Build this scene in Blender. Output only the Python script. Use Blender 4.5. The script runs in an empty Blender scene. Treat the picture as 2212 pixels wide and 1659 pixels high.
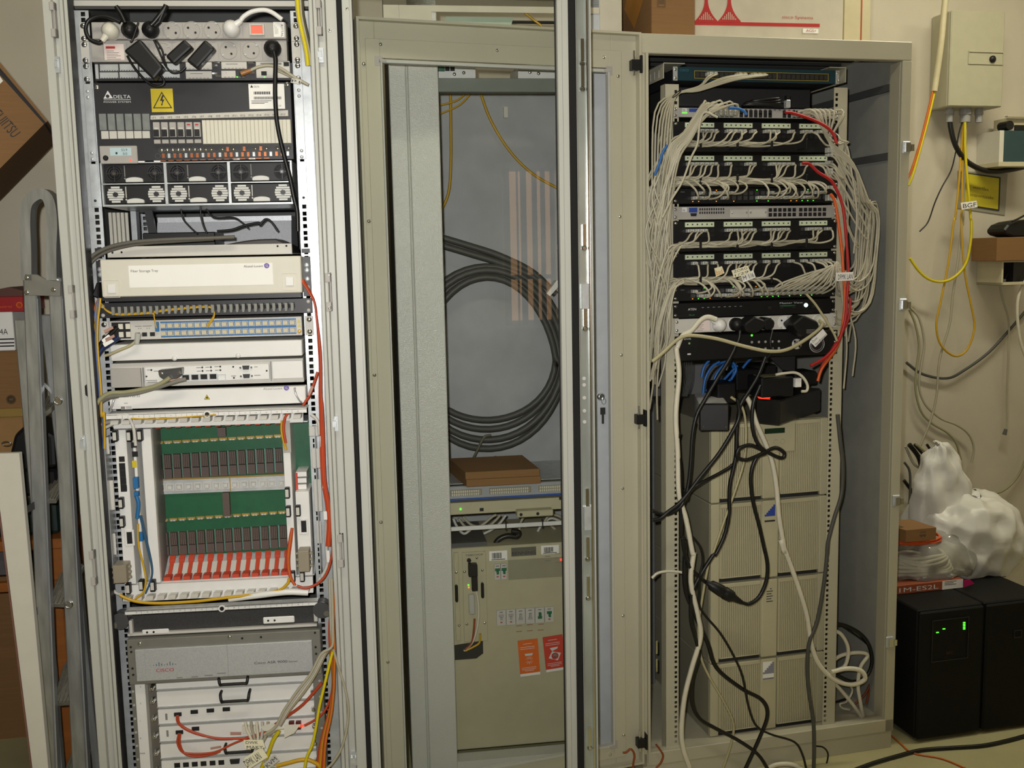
import bpy, bmesh, math, random
from mathutils import Vector, Matrix
random.seed(7)
SC = bpy.context.scene
COL = SC.collection
# ------------------------------------------------------------------ camera
FPX, PITCH, ROLL, CAMH = 2202.14, math.radians(7.2026), math.radians(-1.16834), 1.4925
def cam_rot():
    cp, sp, cr, sr = math.cos(PITCH), math.sin(PITCH), math.cos(ROLL), math.sin(ROLL)
    B = Matrix(((1,0,0),(0,0,-1),(0,1,0)))
    P = Matrix(((1,0,0),(0,cp,-sp),(0,sp,cp)))
    Q = Matrix(((cr,-sr,0),(sr,cr,0),(0,0,1)))
    return Q @ P @ B                      # world -> camera (x right, y down, z forward)
RC = cam_rot(); RCT = RC.transposed()
CAM = Vector((0, 0, CAMH))
cd = bpy.data.cameras.new('camera'); co = bpy.data.objects.new('camera', cd); COL.objects.link(co)
cd.sensor_fit = 'HORIZONTAL'; cd.sensor_width = 36.0; cd.lens = FPX*36/2212; cd.clip_start = .02
rx, ry, rz = RCT.col[0], -RCT.col[1], -RCT.col[2]
co.matrix_world = Matrix(((rx[0],ry[0],rz[0],0),(rx[1],ry[1],rz[1],0),(rx[2],ry[2],rz[2],CAMH),(0,0,0,1)))
SC.camera = co
# ------------------------------------------------------------------ world, light, exposure
w = bpy.data.worlds.new('world'); SC.world = w; w.use_nodes = True
w.node_tree.nodes['Background'].inputs[0].default_value = (.75, .78, .7, 1)
w.node_tree.nodes['Background'].inputs[1].default_value = .12
SC.view_settings.view_transform = 'Standard'; SC.view_settings.look = 'None'
SC.view_settings.gamma = 1; SC.view_settings.use_curve_mapping = False
SC.view_settings.exposure = 0.0
FLASH_W, ROOM_W = 165.0, 13.0
def area(name, loc, target, sx, sy, watt, col):
    l = bpy.data.lights.new(name, 'AREA'); l.shape = 'RECTANGLE'; l.size = sx; l.size_y = sy
    l.energy = watt; l.color = col
    o = bpy.data.objects.new(name, l); COL.objects.link(o); o.location = loc
    o.rotation_euler = (Vector(target)-Vector(loc)).to_track_quat('-Z', 'Y').to_euler()
    return o
# the camera's own flash, just above the lens: a small reflector with a soft-edged beam
fl_ = bpy.data.lights.new('camera_flash', 'SPOT'); fl_.energy = FLASH_W; fl_.color = (1, .985, .955); fl_.spot_size = math.radians(92); fl_.spot_blend = 1; fl_.shadow_soft_size = .016
fo_ = bpy.data.objects.new('camera_flash', fl_); COL.objects.link(fo_); fo_.location = (-.045, 0, CAMH+.05)
fo_.rotation_euler = (Vector((-.42, 2.4, 1.52))-fo_.location).to_track_quat('-Z', 'Y').to_euler()
# ------------------------------------------------------------------ frames: pixel -> point on a plane of known depth
class Fr:
    def __init__(s, o, yaw):
        s.yaw = math.radians(yaw); c, n = math.cos(s.yaw), math.sin(s.yaw)
        s.o = Vector(o); s.U = Vector((c, n, 0)); s.D = Vector((-n, c, 0))
        s.M = Matrix.Translation(s.o) @ Matrix.Rotation(s.yaw, 4, 'Z')
    def pt(s, p): return s.o + s.U*p[0] + s.D*p[1] + Vector((0, 0, p[2]))
    def at(s, xy, d=0):
        v = RCT @ Vector(((xy[0]-1106)/FPX, (xy[1]-829.5)/FPX, 1))
        t = (s.o + s.D*d - CAM).dot(s.D) / v.dot(s.D)
        p = CAM + v*t - s.o
        return (p.dot(s.U), p.z)
    def p3(s, xy, d=0):
        u, w_ = s.at(xy, d); return (u, d, w_)
    def rect(s, tl, br, d=0):
        a, b = s.at(tl, d), s.at(br, d)
        return (a[0], b[0], b[1], a[1])           # u0,u1,w0,w1
    def sub(s, p, yaw): return Fr(s.pt(p), math.degrees(s.yaw)+yaw)
def crop(x0, y0, x1, y1):
    k = min(2212/(x1-x0), 1659/(y1-y0))
    return lambda cx, cy: (x0+cx/k, y0+cy/k)
A = crop(100,0,760,500); B = crop(100,400,760,900); C = crop(150,800,760,1300); E = crop(180,1250,780,1659)
D1 = crop(660,0,1420,560); D2 = crop(660,500,1420,1060); D3 = crop(900,960,1420,1460); D4 = crop(660,1100,1420,1659)
R1 = crop(1360,80,1960,480); R2 = crop(1360,400,1960,800); R3 = crop(1360,740,1960,1200); R4 = crop(1360,1160,1960,1659)
S1 = crop(1860,0,2212,500); S2 = crop(1860,450,2212,1000); S3 = crop(1860,940,2212,1659); T1 = crop(1240,0,1960,180)
X1 = crop(0,0,260,830); X2 = crop(0,830,260,1659)
L = Fr((-.70337, 2.36930, 0), 5.3)            # left rack, plane of its 19 inch rails
R = Fr((.34516, 2.71458, 0), 13.541)             # right rack, front plane, u = 0 at its left edge
RD = Fr((.34516, 2.71458, 0), 19.0)              # right rack's door, swung open to the left
M = Fr((-.35, 2.70, 0), 8.0)                     # middle rack
W = R.sub((0, .88, 0), 0)                        # back wall
LD = L.sub((.306, -.08, 0), 6.3)                 # left rack's glass door, swung open to the right
# ------------------------------------------------------------------ materials
def lin(c): 
    c /= 255; return c/12.92 if c <= .04045 else ((c+.055)/1.055)**2.4
MATS = {}
def mat(name, rgb, rough=.5, metal=0, var=.05, scale=25, bump=0, bscale=300, emit=0, spec=.5, alpha=None, coat=0, stretch=None):
    if name in MATS: return MATS[name]
    m = bpy.data.materials.new(name); m.use_nodes = True; nt = m.node_tree; b = nt.nodes['Principled BSDF']
    c = [lin(v) for v in rgb]
    b.inputs['Roughness'].default_value = rough; b.inputs['Metallic'].default_value = metal
    b.inputs['Specular IOR Level'].default_value = spec
    if coat: b.inputs['Coat Weight'].default_value = coat
    tc = nt.nodes.new('ShaderNodeTexCoord'); n = nt.nodes.new('ShaderNodeTexNoise'); n.inputs['Scale'].default_value = scale
    n.inputs['Detail'].default_value = 4
    src = tc.outputs['Object']
    if stretch:
        mp = nt.nodes.new('ShaderNodeMapping'); mp.inputs['Scale'].default_value = stretch
        nt.links.new(src, mp.inputs[0]); src = mp.outputs[0]
    nt.links.new(src, n.inputs['Vector'])
    r = nt.nodes.new('ShaderNodeValToRGB')
    r.color_ramp.elements[0].position = .3; r.color_ramp.elements[1].position = .7
    r.color_ramp.elements[0].color = [max(0, x*(1-var)) for x in c]+[1]; r.color_ramp.elements[1].color = [min(1, x*(1+var)) for x in c]+[1]
    nt.links.new(n.outputs['Fac'], r.inputs[0]); nt.links.new(r.outputs[0], b.inputs['Base Color'])
    if bump:
        n2 = nt.nodes.new('ShaderNodeTexNoise'); n2.inputs['Scale'].default_value = bscale
        bp = nt.nodes.new('ShaderNodeBump'); bp.inputs['Strength'].default_value = bump; bp.inputs['Distance'].default_value = .002
        nt.links.new(src, n2.inputs['Vector']); nt.links.new(n2.outputs['Fac'], bp.inputs['Height']); nt.links.new(bp.outputs[0], b.inputs['Normal'])
    if emit:
        b.inputs['Emission Color'].default_value = c+[1]; b.inputs['Emission Strength'].default_value = emit
    if alpha is not None: b.inputs['Alpha'].default_value = alpha
    MATS[name] = m; return m
def glass(name, tint, refl=1.0, rough=0.0, opacity=.0):
    """thin sheet: straight-through transparency plus Fresnel reflection"""
    m = bpy.data.materials.new(name); m.use_nodes = True; nt = m.node_tree; nt.nodes.clear()
    o = nt.nodes.new('ShaderNodeOutputMaterial'); t = nt.nodes.new('ShaderNodeBsdfTransparent'); g = nt.nodes.new('ShaderNodeBsdfGlossy')
    x = nt.nodes.new('ShaderNodeMixShader'); f = nt.nodes.new('ShaderNodeFresnel'); f.inputs[0].default_value = 1.45
    mu = nt.nodes.new('ShaderNodeMath'); mu.operation = 'MULTIPLY'; mu.inputs[1].default_value = refl
    g.inputs['Roughness'].default_value = rough; t.inputs[0].default_value = [lin(v) for v in tint]+[1]
    nt.links.new(f.outputs[0], mu.inputs[0]); nt.links.new(mu.outputs[0], x.inputs[0]); nt.links.new(t.outputs[0], x.inputs[1]); nt.links.new(g.outputs[0], x.inputs[2])
    out = x
    if opacity:
        d = nt.nodes.new('ShaderNodeBsdfDiffuse'); d.inputs[0].default_value = (.75,.76,.72,1)
        y = nt.nodes.new('ShaderNodeMixShader'); y.inputs[0].default_value = opacity
        nt.links.new(x.outputs[0], y.inputs[1]); nt.links.new(d.outputs[0], y.inputs[2]); out = y
    nt.links.new(out.outputs[0], o.inputs[0]); return m
m_wall = mat('wall_plaster', (196,188,168), .9, var=.07, scale=3, bump=.15, bscale=60)
m_floor = mat('floor_lino', (176,170,128), .45, var=.08, scale=6)
m_ceil = mat('ceiling_paint', (222,216,196), .9)
m_rackL = mat('light_grey_paint', (184,184,176), .42, var=.02, scale=8, bump=.05, bscale=900)
m_rackR = mat('pebble_grey_paint', (185,180,158), .45, var=.03, scale=6, bump=.08, bscale=700)
m_rackM = mat('cool_grey_paint', (206,206,196), .24, var=.02, scale=8, bump=.6, bscale=380)
m_inner = mat('inside_grey', (84,85,84), .7, var=.06)
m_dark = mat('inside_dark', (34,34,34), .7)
m_zinc = mat('galvanised_steel', (204,208,210), .34, .5, var=.12, scale=40)
m_alu = mat('brushed_aluminium', (196,198,200), .3, .55, var=.10, scale=30, stretch=(8,8,.6))
m_chrome = mat('bright_steel', (225,226,226), .18, 1, var=.03)
m_black = mat('black_plastic', (20,20,21), .45, var=.1, spec=.4)
m_blackm = mat('black_metal', (38,38,41), .42, var=.06)
m_rubber = mat('black_rubber', (12,12,13), .6)
m_grey = mat('grey_plastic', (168,164,158), .5, var=.03)
m_lgrey = mat('light_grey_plastic', (196,193,185), .45, var=.02)
m_white = mat('white_paint', (226,225,221), .4, var=.02)
m_cream = mat('cream_plastic', (212,208,193), .5, var=.02)
m_beige = mat('beige_plastic', (200,192,160), .5, var=.03)
m_paper = mat('white_label', (238,236,230), .6, var=.01)
m_ink = mat('dark_print', (52,50,52), .8)
m_inkgrey = mat('grey_print', (130,128,126), .8)
m_inkwhite = mat('white_print', (214,214,214), .6)
m_red = mat('red_print', (178,40,38), .6)
m_yellow = mat('warning_yellow', (206,184,30), .45)
m_card = mat('brown_cardboard', (134,98,58), .8, var=.06, scale=12, stretch=(1,1,20))
m_carddk = mat('cardboard_shaded_side', (120,86,46), .85, var=.06, scale=12)
m_cabgrey = mat('grey_cable', (170,164,142), .45, var=.05)
m_cabdk = mat('dark_grey_cable', (74,74,70), .5)
m_cabwhite = mat('white_cable', (214,208,188), .45)
m_cabblack = mat('black_cable', (16,16,17), .4, spec=.5)
m_cabyel = mat('yellow_fibre', (198,156,28), .4)
m_cabyel2 = mat('bright_yellow_cable', (214,196,24), .4)
m_caborg = mat('orange_fibre', (178,66,36), .45)
m_caborg2 = mat('light_orange_fibre', (204,112,36), .45)
m_cabred = mat('red_cable', (172,28,30), .45)
m_cabblue = mat('blue_cable', (44,104,176), .4)
m_blue = mat('blue_plastic', (34,104,160), .45)
m_green = mat('circuit_green', (30,88,58), .4, var=.08, scale=60)
m_brown = mat('connector_brown', (86,72,66), .55, var=.15, scale=120, stretch=(30,1,1))
m_gold = mat('gold_contact', (206,170,92), .3, .7)
m_copper = mat('copper', (206,126,84), .3, .8)
m_redpl = mat('red_plastic', (186,66,40), .55)
m_plug = mat('clear_plug', (180,180,172), .25, var=.1, spec=.7)
m_port = mat('port_hole', (14,14,14), .7)
m_ledg = mat('green_led', (90,255,60), emit=1.5); m_ledr = mat('red_led', (255,50,30), emit=3); m_leda = mat('amber_led', (255,150,40), emit=1.2)
m_ledc = mat('white_green_led', (190,255,225), emit=4)
# ------------------------------------------------------------------ mesh builder
class MB:
    def __init__(s, F): s.F = F; s.v = []; s.f = []; s.sm = []
    def add(s, vs, fs, smooth=False):
        n = len(s.v); s.v += [tuple(x) for x in vs]; s.f += [[i+n for i in f] for f in fs]; s.sm += [smooth]*len(fs); return s
    def box(s, u0, u1, d0, d1, w0, w1):
        if u1 < u0: u0, u1 = u1, u0
        if d1 < d0: d0, d1 = d1, d0
        if w1 < w0: w0, w1 = w1, w0
        return s.add([(u0,d0,w0),(u1,d0,w0),(u1,d1,w0),(u0,d1,w0),(u0,d0,w1),(u1,d0,w1),(u1,d1,w1),(u0,d1,w1)],
            [(0,3,2,1),(4,5,6,7),(0,1,5,4),(1,2,6,5),(2,3,7,6),(3,0,4,7)])
    def cbox(s, u, w, su, sw, d0, d1): return s.box(u-su/2, u+su/2, d0, d1, w-sw/2, w+sw/2)
    def rbox(s, r, d0, d1, m=0): return s.box(r[0]+m, r[1]-m, d0, d1, r[2]+m, r[3]-m)
    def prism(s, poly, d0, d1):
        """polygon of (u,w), counter-clockwise seen from the front, between depths d0 < d1"""
        n = len(poly)
        return s.add([(p[0], d0, p[1]) for p in poly]+[(p[0], d1, p[1]) for p in poly],
            [list(range(n)), list(range(2*n-1, n-1, -1))]+[[i, i+n, (i+1) % n+n, (i+1) % n] for i in range(n)])
    def hexa(s, p8): return s.add(p8, [(0,3,2,1),(4,5,6,7),(0,1,5,4),(1,2,6,5),(2,3,7,6),(3,0,4,7)])
    def cyl(s, c, ax, r, l, n=14, r2=None, cap=True):
        """from point c along axis vector ax, length l"""
        ax = {'d': (0,1,0), '-d': (0,-1,0), 'u': (1,0,0), 'w': (0,0,1)}.get(ax, ax) if isinstance(ax, str) else ax
        a = Vector(ax).normalized(); t = a.orthogonal().normalized(); b = a.cross(t); c = Vector(c); r2 = r if r2 is None else r2
        v = []
        for k, rr in ((0, r), (l, r2)):
            for i in range(n):
                q = 2*math.pi*i/n; v.append(c+a*k+(t*math.cos(q)+b*math.sin(q))*rr)
        s.add(v, [[i, (i+1) % n, (i+1) % n+n, i+n] for i in range(n)], True)
        if cap: s.add(v, [list(range(n-1, -1, -1)), list(range(n, 2*n))])
        return s
    def lathe(s, c, ax, prof, n=16):
        a = Vector({'d': (0,1,0), '-d': (0,-1,0), 'u': (1,0,0), 'w': (0,0,1)}.get(ax, ax) if isinstance(ax, str) else ax).normalized()
        t = a.orthogonal().normalized(); b = a.cross(t); c = Vector(c); v = []
        for k, rr in prof:
            for i in range(n):
                q = 2*math.pi*i/n; v.append(c+a*k+(t*math.cos(q)+b*math.sin(q))*rr)
        f = [[j*n+i, j*n+(i+1) % n, (j+1)*n+(i+1) % n, (j+1)*n+i] for j in range(len(prof)-1) for i in range(n)]
        s.add(v, f, True); m = len(prof)-1
        s.add([v[i] for i in range(n)], [list(range(n-1, -1, -1))]); s.add([v[m*n+i] for i in range(n)], [list(range(n))]); return s
    def tube(s, pts, r, n=6, closed=False, taper=None):
        P = [Vector(p) for p in pts]; m = len(P); v = []; prev = None
        for i in range(m):
            a = P[(i+1) % m] if (closed or i < m-1) else P[i]; b = P[i-1] if (closed or i > 0) else P[i]
            t = (a-b); t = t.normalized() if t.length > 1e-9 else Vector((0,0,1))
            if prev is None: x = t.orthogonal().normalized()
            else:
                x = prev - t*prev.dot(t); x = x.normalized() if x.length > 1e-6 else t.orthogonal().normalized()
            prev = x; y = t.cross(x); rr = r*(taper[i] if taper else 1)
            for k in range(n):
                q = 2*math.pi*k/n; v.append(P[i]+(x*math.cos(q)+y*math.sin(q))*rr)
        f = [[i*n+k, i*n+(k+1) % n, ((i+1) % m)*n+(k+1) % n, ((i+1) % m)*n+k] for i in range(m if closed else m-1) for k in range(n)]
        s.add(v, f, True)
        if not closed: s.add([v[k] for k in range(n)], [list(range(n-1,-1,-1))]); s.add([v[(m-1)*n+k] for k in range(n)], [list(range(n))])
        return s
    def frame(s, r, t, d0, d1):
        """rectangular frame, outer rect r=(u0,u1,w0,w1), thickness t (or (left,right,bottom,top))"""
        if not isinstance(t, (tuple, list)): t = (t,)*4
        u0, u1, w0, w1 = r
        s.box(u0, u0+t[0], d0, d1, w0, w1); s.box(u1-t[1], u1, d0, d1, w0, w1)
        if t[2]: s.box(u0+t[0], u1-t[1], d0, d1, w0, w0+t[2])
        if t[3]: s.box(u0+t[0], u1-t[1], d0, d1, w1-t[3], w1)
        return s
def smoothpath(pts, k=5):
    P = [Vector(p) for p in pts]
    if len(P) < 3: return P
    out = []; Q = [P[0]*2-P[1]]+P+[P[-1]*2-P[-2]]
    for i in range(1, len(Q)-2):
        a, b, c, d = Q[i-1:i+3]
        for j in range(k):
            t = j/k; out.append(.5*((2*b)+(c-a)*t+(2*a-5*b+4*c-d)*t*t+(3*b-a-3*c+d)*t*t*t))
    out.append(P[-1]); return out
def textmesh(s, cache={}):
    if s in cache: return cache[s]
    cu = bpy.data.curves.new('t', 'FONT'); cu.body = s; cu.size = 1; cu.resolution_u = 3
    o = bpy.data.objects.new('t', cu); COL.objects.link(o)
    dg = bpy.context.evaluated_depsgraph_get(); me = o.evaluated_get(dg).to_mesh()
    vs = [(v.co.x, v.co.y) for v in me.vertices]; fs = [list(p.vertices) for p in me.polygons]
    o.evaluated_get(dg).to_mesh_clear(); COL.objects.unlink(o); bpy.data.objects.remove(o); bpy.data.curves.remove(cu)
    cache[s] = (vs, fs); return cache[s]
def text(mb, s, u, w, h, d, width=None, rot=0, slant=0, ax=None):
    """flat lettering: left end of the baseline at (u,w), cap height h, facing the viewer; slant = rise per unit run"""
    vs, fs = textmesh(s)
    if not vs: return mb
    x0 = min(v[0] for v in vs); x1 = max(v[0] for v in vs); k = h/.7; kx = (width/(x1-x0)) if width else k
    c, n = math.cos(rot), math.sin(rot); out = []
    for x, y in vs:
        x = (x-x0)*kx; y = y*k
        out.append((u+x*c-y*n, d, w+x*n+y*c+slant*x))
    mb.add(out, [f if True else f for f in fs]); return mb
# ------------------------------------------------------------------ things and parts
THINGS = []
class T:
    def __init__(s, name, F, label=None, cat=None, group=None, kind=None):
        s.name, s.F, s.label, s.cat, s.group, s.kind = name, F, label, cat, group, kind; s.parts = []; THINGS.append(s)
    def part(s, name, mb, m, parent=None, bev=0, label=None, kind=None, seg=1, subd=0, solid=0, disp=0):
        s.parts.append(dict(name=name, mb=mb, m=m, parent=parent, bev=bev, label=label, locs=None, kind=kind or ('stuff' if name in ('fine_print', 'barcode', 'bracket_slot') else None), seg=seg, subd=subd, solid=solid, disp=disp)); return len(s.parts)-1
    def many(s, name, mb, m, locs, parent=None, bev=0, label=None):
        s.parts.append(dict(name=name, mb=mb, m=m, parent=parent, bev=bev, label=label, locs=locs, kind=None, seg=1, subd=0, solid=0)); return len(s.parts)-1
    def mb(s): return MB(s.F)
def mkmesh(name, vs, fs, sm, m):
    me = bpy.data.meshes.new(name); me.from_pydata(vs, [], fs); me.materials.append(m)
    me.polygons.foreach_set('use_smooth', sm); me.update()
    bm = bmesh.new(); bm.from_mesh(me); bmesh.ops.recalc_face_normals(bm, faces=bm.faces); bm.to_mesh(me); bm.free()
    return me
def mods(o, p):
    if p.get('solid'): q = o.modifiers.new('solid', 'SOLIDIFY'); q.thickness = p['solid']
    if p.get('subd'): q = o.modifiers.new('sub', 'SUBSURF'); q.levels = p['subd']; q.render_levels = p['subd']
    if p.get('disp'):
        tx = bpy.data.textures.get('crumple') or bpy.data.textures.new('crumple', 'VORONOI'); tx.noise_scale = .07; tx.noise_intensity = 1.2
        q = o.modifiers.new('crumple', 'DISPLACE'); q.texture = tx; q.strength = p['disp']; q.mid_level = .5; q.texture_coords = 'LOCAL'
    if p.get('bev'):
        q = o.modifiers.new('bevel', 'BEVEL'); q.width = p['bev']; q.segments = p['seg']; q.limit_method = 'ANGLE'; q.harden_normals = False
def props(o, t):
    if t.label: o['label'] = t.label
    if t.cat: o['category'] = t.cat
    if t.group: o['group'] = t.group
    if t.kind: o['kind'] = t.kind
def finish_all():
    for t in THINGS:
        Fi = t.F.M.inverted(); pw = []
        for p in t.parts:
            Tm = None if p['mb'].F is t.F else Fi @ p['mb'].F.M
            vs = [Vector(v) for v in p['mb'].v]
            if Tm and p['locs'] is None: vs = [Tm @ v for v in vs]
            pw.append(vs)
        allv = [v for p, vs in zip(t.parts, pw) if p['locs'] is None for v in vs]
        if not allv: allv = [Vector(l) for p in t.parts for l in p['locs']]
        lo = [min(v[i] for v in allv) for i in range(3)]; hi = [max(v[i] for v in allv) for i in range(3)]
        base = Vector(((lo[0]+hi[0])/2, (lo[1]+hi[1])/2, lo[2]))
        objs = []
        single = len(t.parts) == 1 and t.parts[0]['locs'] is None
        if not single:
            root = bpy.data.objects.new(t.name, None); root.empty_display_size = .05; COL.objects.link(root)
            root.matrix_world = t.F.M @ Matrix.Translation(base); props(root, t)
        for p, vs in zip(t.parts, pw):
            if p['locs'] is None:
                me = mkmesh(p['name'], [v-base for v in vs], p['mb'].f, p['mb'].sm, p['m'])
                o = bpy.data.objects.new(t.name if single else p['name'], me); COL.objects.link(o)
                if single: o.matrix_world = t.F.M @ Matrix.Translation(base); props(o, t)
                elif p['parent'] is None: o.parent = root
                else: o.parent = objs[p['parent']][0]
                if p['label'] and not single: o['label'] = p['label']
                if p['kind']: o['kind'] = p['kind']
                mods(o, p); objs.append([o])
            else:
                me = mkmesh(p['name'], vs, p['mb'].f, p['mb'].sm, p['m']); lst = []
                for l in p['locs']:
                    o = bpy.data.objects.new(p['name'], me); COL.objects.link(o)
                    o.parent = root if p['parent'] is None else objs[p['parent']][0]
                    o.location = Vector(l)-base
                    if p['label']: o['label'] = p['label']
                    mods(o, p); lst.append(o)
                objs.append(lst)
def solo(name, F, mb, m, label=None, cat=None, group=None, kind=None, **k):
    t = T(name, F, label, cat, group, kind); t.part(name, mb, m, **k); return t
def cable(name, F, pts, r, m, label, cat='cable', group=None, ends=None, k=5, n=6, endmat=None, endname='plug', endr=None):
    """pts: ((px,py),depth) or (u,d,w) triples"""
    P = [F.p3(p[0], p[1]) if len(p) == 2 else p for p in pts]
    S = smoothpath(P, k); t = T(name, F, label, cat, group)
    mb = t.mb(); mb.tube(S, r, n); t.part('cord', mb, m)
    if ends:
        for e in ends:
            q = P[0] if e == 0 else P[-1]; nx = S[1] if e == 0 else S[-2]
            ax = Vector(nx)-Vector(q); ax = ax if ax.length > 1e-6 else Vector((0,-1,0))
            g = t.mb(); g.cyl(Vector(q)-ax.normalized()*.004, ax, endr or r*2.2, .024, 6, (endr or r*2.2)*.75); t.part(endname, g, endmat or m_plug)
    return t
def screws(t, locs, r=.0045, m=None, parent=None, name='screw'):
    mb = t.mb(); mb.lathe((0,0,0), '-d', [(0, r), (.0012, r), (.0024, r*.7), (.0028, r*.25)], 10)
    return t.many(name, mb, m or m_chrome, locs, parent)
# ------------------------------------------------------------------ the room
def plane(name, F, mb, m): solo(name, F, mb, m, kind='structure')
WX0, WX1, WD0, H = -2.6, 2.3, -6.0, 2.95
mb = MB(W); mb.box(WX0, WX1, WD0, .1, -.1, 0); plane('floor', W, mb, m_floor)
mb = MB(W); mb.box(WX0, WX1, WD0, .1, H, H+.1); plane('ceiling', W, mb, m_ceil)
mb = MB(W); mb.box(WX0, WX1, 0, .1, 0, H); plane('wall_back', W, mb, m_wall)
mb = MB(W); mb.box(WX0-.1, WX0, WD0, .1, 0, H); plane('wall_left', W, mb, m_wall)
mb = MB(W); mb.box(WX1, WX1+.1, WD0, .1, 0, H); plane('wall_right', W, mb, m_wall)
mb = MB(W); mb.box(WX0, WX1, WD0-.1, WD0, 0, H); plane('wall_front', W, mb, m_wall)
# two fluorescent ceiling fittings
m_tube = mat('lit_tube', (255,244,214), emit=6)
for i, (u, d) in enumerate(((-.9,-2.2),(1.35,-1.0))):
    t = T('ceiling_light', W, 'long fluorescent ceiling fitting above the '+('left rack' if i == 0 else 'right rack'), 'lamp', 'fluorescent ceiling fittings')
    mb = t.mb(); mb.box(u-.62, u+.62, d-.09, d+.09, H-.05, H-.001); hs = t.part('housing', mb, m_white)
    for q in (-.04, .04):
        mb = t.mb(); mb.cyl((u-.58, d+q, H-.072), 'u', .013, 1.16, 10); t.part('tube', mb, m_tube, hs)
    p = W.pt((u, d, H-.1)); area('ceiling_light_glow', p, p-Vector((0,0,1)), 1.2, .16, ROOM_W*(1 if i == 0 else 1.5), (1, .95, .76))
# ------------------------------------------------------------------ left rack: cabinet
def row(F, a, b, n, d):
    return [F.at((a[0]+(b[0]-a[0])*i/max(1, n-1), a[1]+(b[1]-a[1])*i/max(1, n-1)), d) for i in range(n)]
def poly(F, pts, d): return [F.at(p, d) for p in pts]
def rail(F, u0, u1, d, w0, w1, hole_u, hw=.0095, pitch=.04445, back=.03):
    """mounting rail with real square holes"""
    mb = MB(F); a, b = hole_u-hw/2, hole_u+hw/2
    mb.box(u0, a, d, d+.002, w0, w1); mb.box(b, u1, d, d+.002, w0, w1)
    w = w0; hs = []
    k = 0
    while w < w1:
        for off in (.00635, .0222, .0381): hs.append(w+off)
        w += pitch
    z = w0
    for h in hs:
        if h+hw/2 > w1: break
        mb.box(a, b, d, d+.002, z, h-hw/2); z = h+hw/2
    mb.box(a, b, d, d+.002, z, w1)
    e = u0 if abs(hole_u-u0) > abs(hole_u-u1) else u1-.002
    mb.box(e, e+.002, d, d+back, w0, w1); return mb
cab = T('server_rack', L, 'tall light grey server rack packed with power, optical and router equipment', 'rack')
LW0, LW1, LDF, LDB = .06, 2.2, -.08, .62
mb = MB(L); mb.box(-.292,-.274,LDF,-.04,LW0,LW1); mb.box(-.274,-.257,LDF+.014,-.04,LW0,LW1); mb.box(-.257,-.2495,LDF,-.04,LW0,LW1); mb.box(-.2485,-.241,LDF+.003,-.04,LW0,LW1); pl = cab.part('front_post', mb, m_rackL, bev=.0015)
mb = MB(L); mb.box(.269,.2775,LDF+.002,-.04,LW0,LW1); mb.box(.2785,.287,LDF,-.04,LW0,LW1); mb.box(.287,.303,LDF+.014,-.04,LW0,LW1); pr_ = cab.part('front_post', mb, m_rackL, bev=.0015)
mb = MB(L); mb.box(-.292,-.287,-.04,LDB,LW0,LW1); cab.part('side_panel', mb, m_inner)
mb = MB(L); mb.box(.298,.303,-.04,LDB,LW0,LW1); cab.part('side_panel', mb, m_inner)
mb = MB(L); mb.box(-.287,.298,LDB-.004,LDB,LW0,LW1); cab.part('back_panel', mb, m_inner)
mb = MB(L); mb.box(-.292,.303,LDF,LDB,LW1,LW1+.01); cab.part('roof', mb, m_rackL)
mb = MB(L); mb.box(-.292,.303,LDF,LDB,LW0-.01,LW0); cab.part('bottom_plate', mb, m_rackL)
mb = MB(L); mb.box(-.292,.303,LDF+.01,LDB-.01,0,LW0-.01); cab.part('plinth', mb, m_rackL)
r = L.rect(A(255,2), A(1780,45), .05); mb = MB(L); mb.box(-.287,.298,.05,.08,r[2],r[3]); cab.part('cross_bar', mb, m_lgrey)
for nm, uu in (('mounting_rail', (-.262,-.2205,-.2325)), ('mounting_rail', (.2205,.262,.2325))):
    cab.part(nm, rail(L, uu[0], uu[1], .001, .08, 2.05, uu[2]), m_zinc)
for uu in (-.268, .238):                                           # rear rails seen through the open bay
    cab.part('rear_rail', rail(L, uu, uu+.03, .5, .08, 2.05, uu+.015), m_zinc)
# dark side flange of the left post
mb = MB(L); mb.box(-.241,-.239,-.075,-.04,LW0,LW1); cab.part('edge_seal', mb, m_blackm, pl)
# latch plates and clips let into the posts
def latch(par, x0, y0, x1, y1, kind):
    r = L.rect((x0,y0),(x1,y1), LDF)
    m_ = (r[3]-r[2])
    mb = MB(L)
    if kind:
        mb.box(r[0],r[1],LDF-.003,LDF+.013,r[3]-m_*.24,r[3]); mb.box(r[0],r[1],LDF-.003,LDF+.013,r[2],r[2]+m_*.24)
        mb.box(r[0]+(r[1]-r[0])*.75,r[1],LDF-.003,LDF+.013,r[2],r[3]); mb.box(r[0]+(r[1]-r[0])*.3,r[0]+(r[1]-r[0])*.6,LDF+.004,LDF+.013,r[2],r[3])
        cab.part('latch_plate', mb, m_grey, par, bev=.0008)
    else:
        mb.box(r[0],r[1],LDF+.004,LDF+.014,r[2],r[3]); mb.box(r[0]+.001,r[1]-.003,LDF-.004,LDF+.01,r[2]+m_*.3,r[2]+m_*.7)
        mb.cyl(((r[0]+r[1])/2, LDF+.002, r[3]-m_*.2), '-d', .003, .005, 8); cab.part('latch_clip', mb, m_zinc, par)
for q in ((106,4,123,80,1),(117,121,128,156,0),(147,616,163,687,1),(171,942,184,974,0),(192,1190,209,1264,1)): latch(pl, *q)
for q in ((681,0,697,75,1),(685,102,699,134,0),(702,590,718,672,1),(717,900,731,932,0),(728,1155,744,1225,1),(757,1628,772,1655,0)): latch(pr_, *q)
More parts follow.
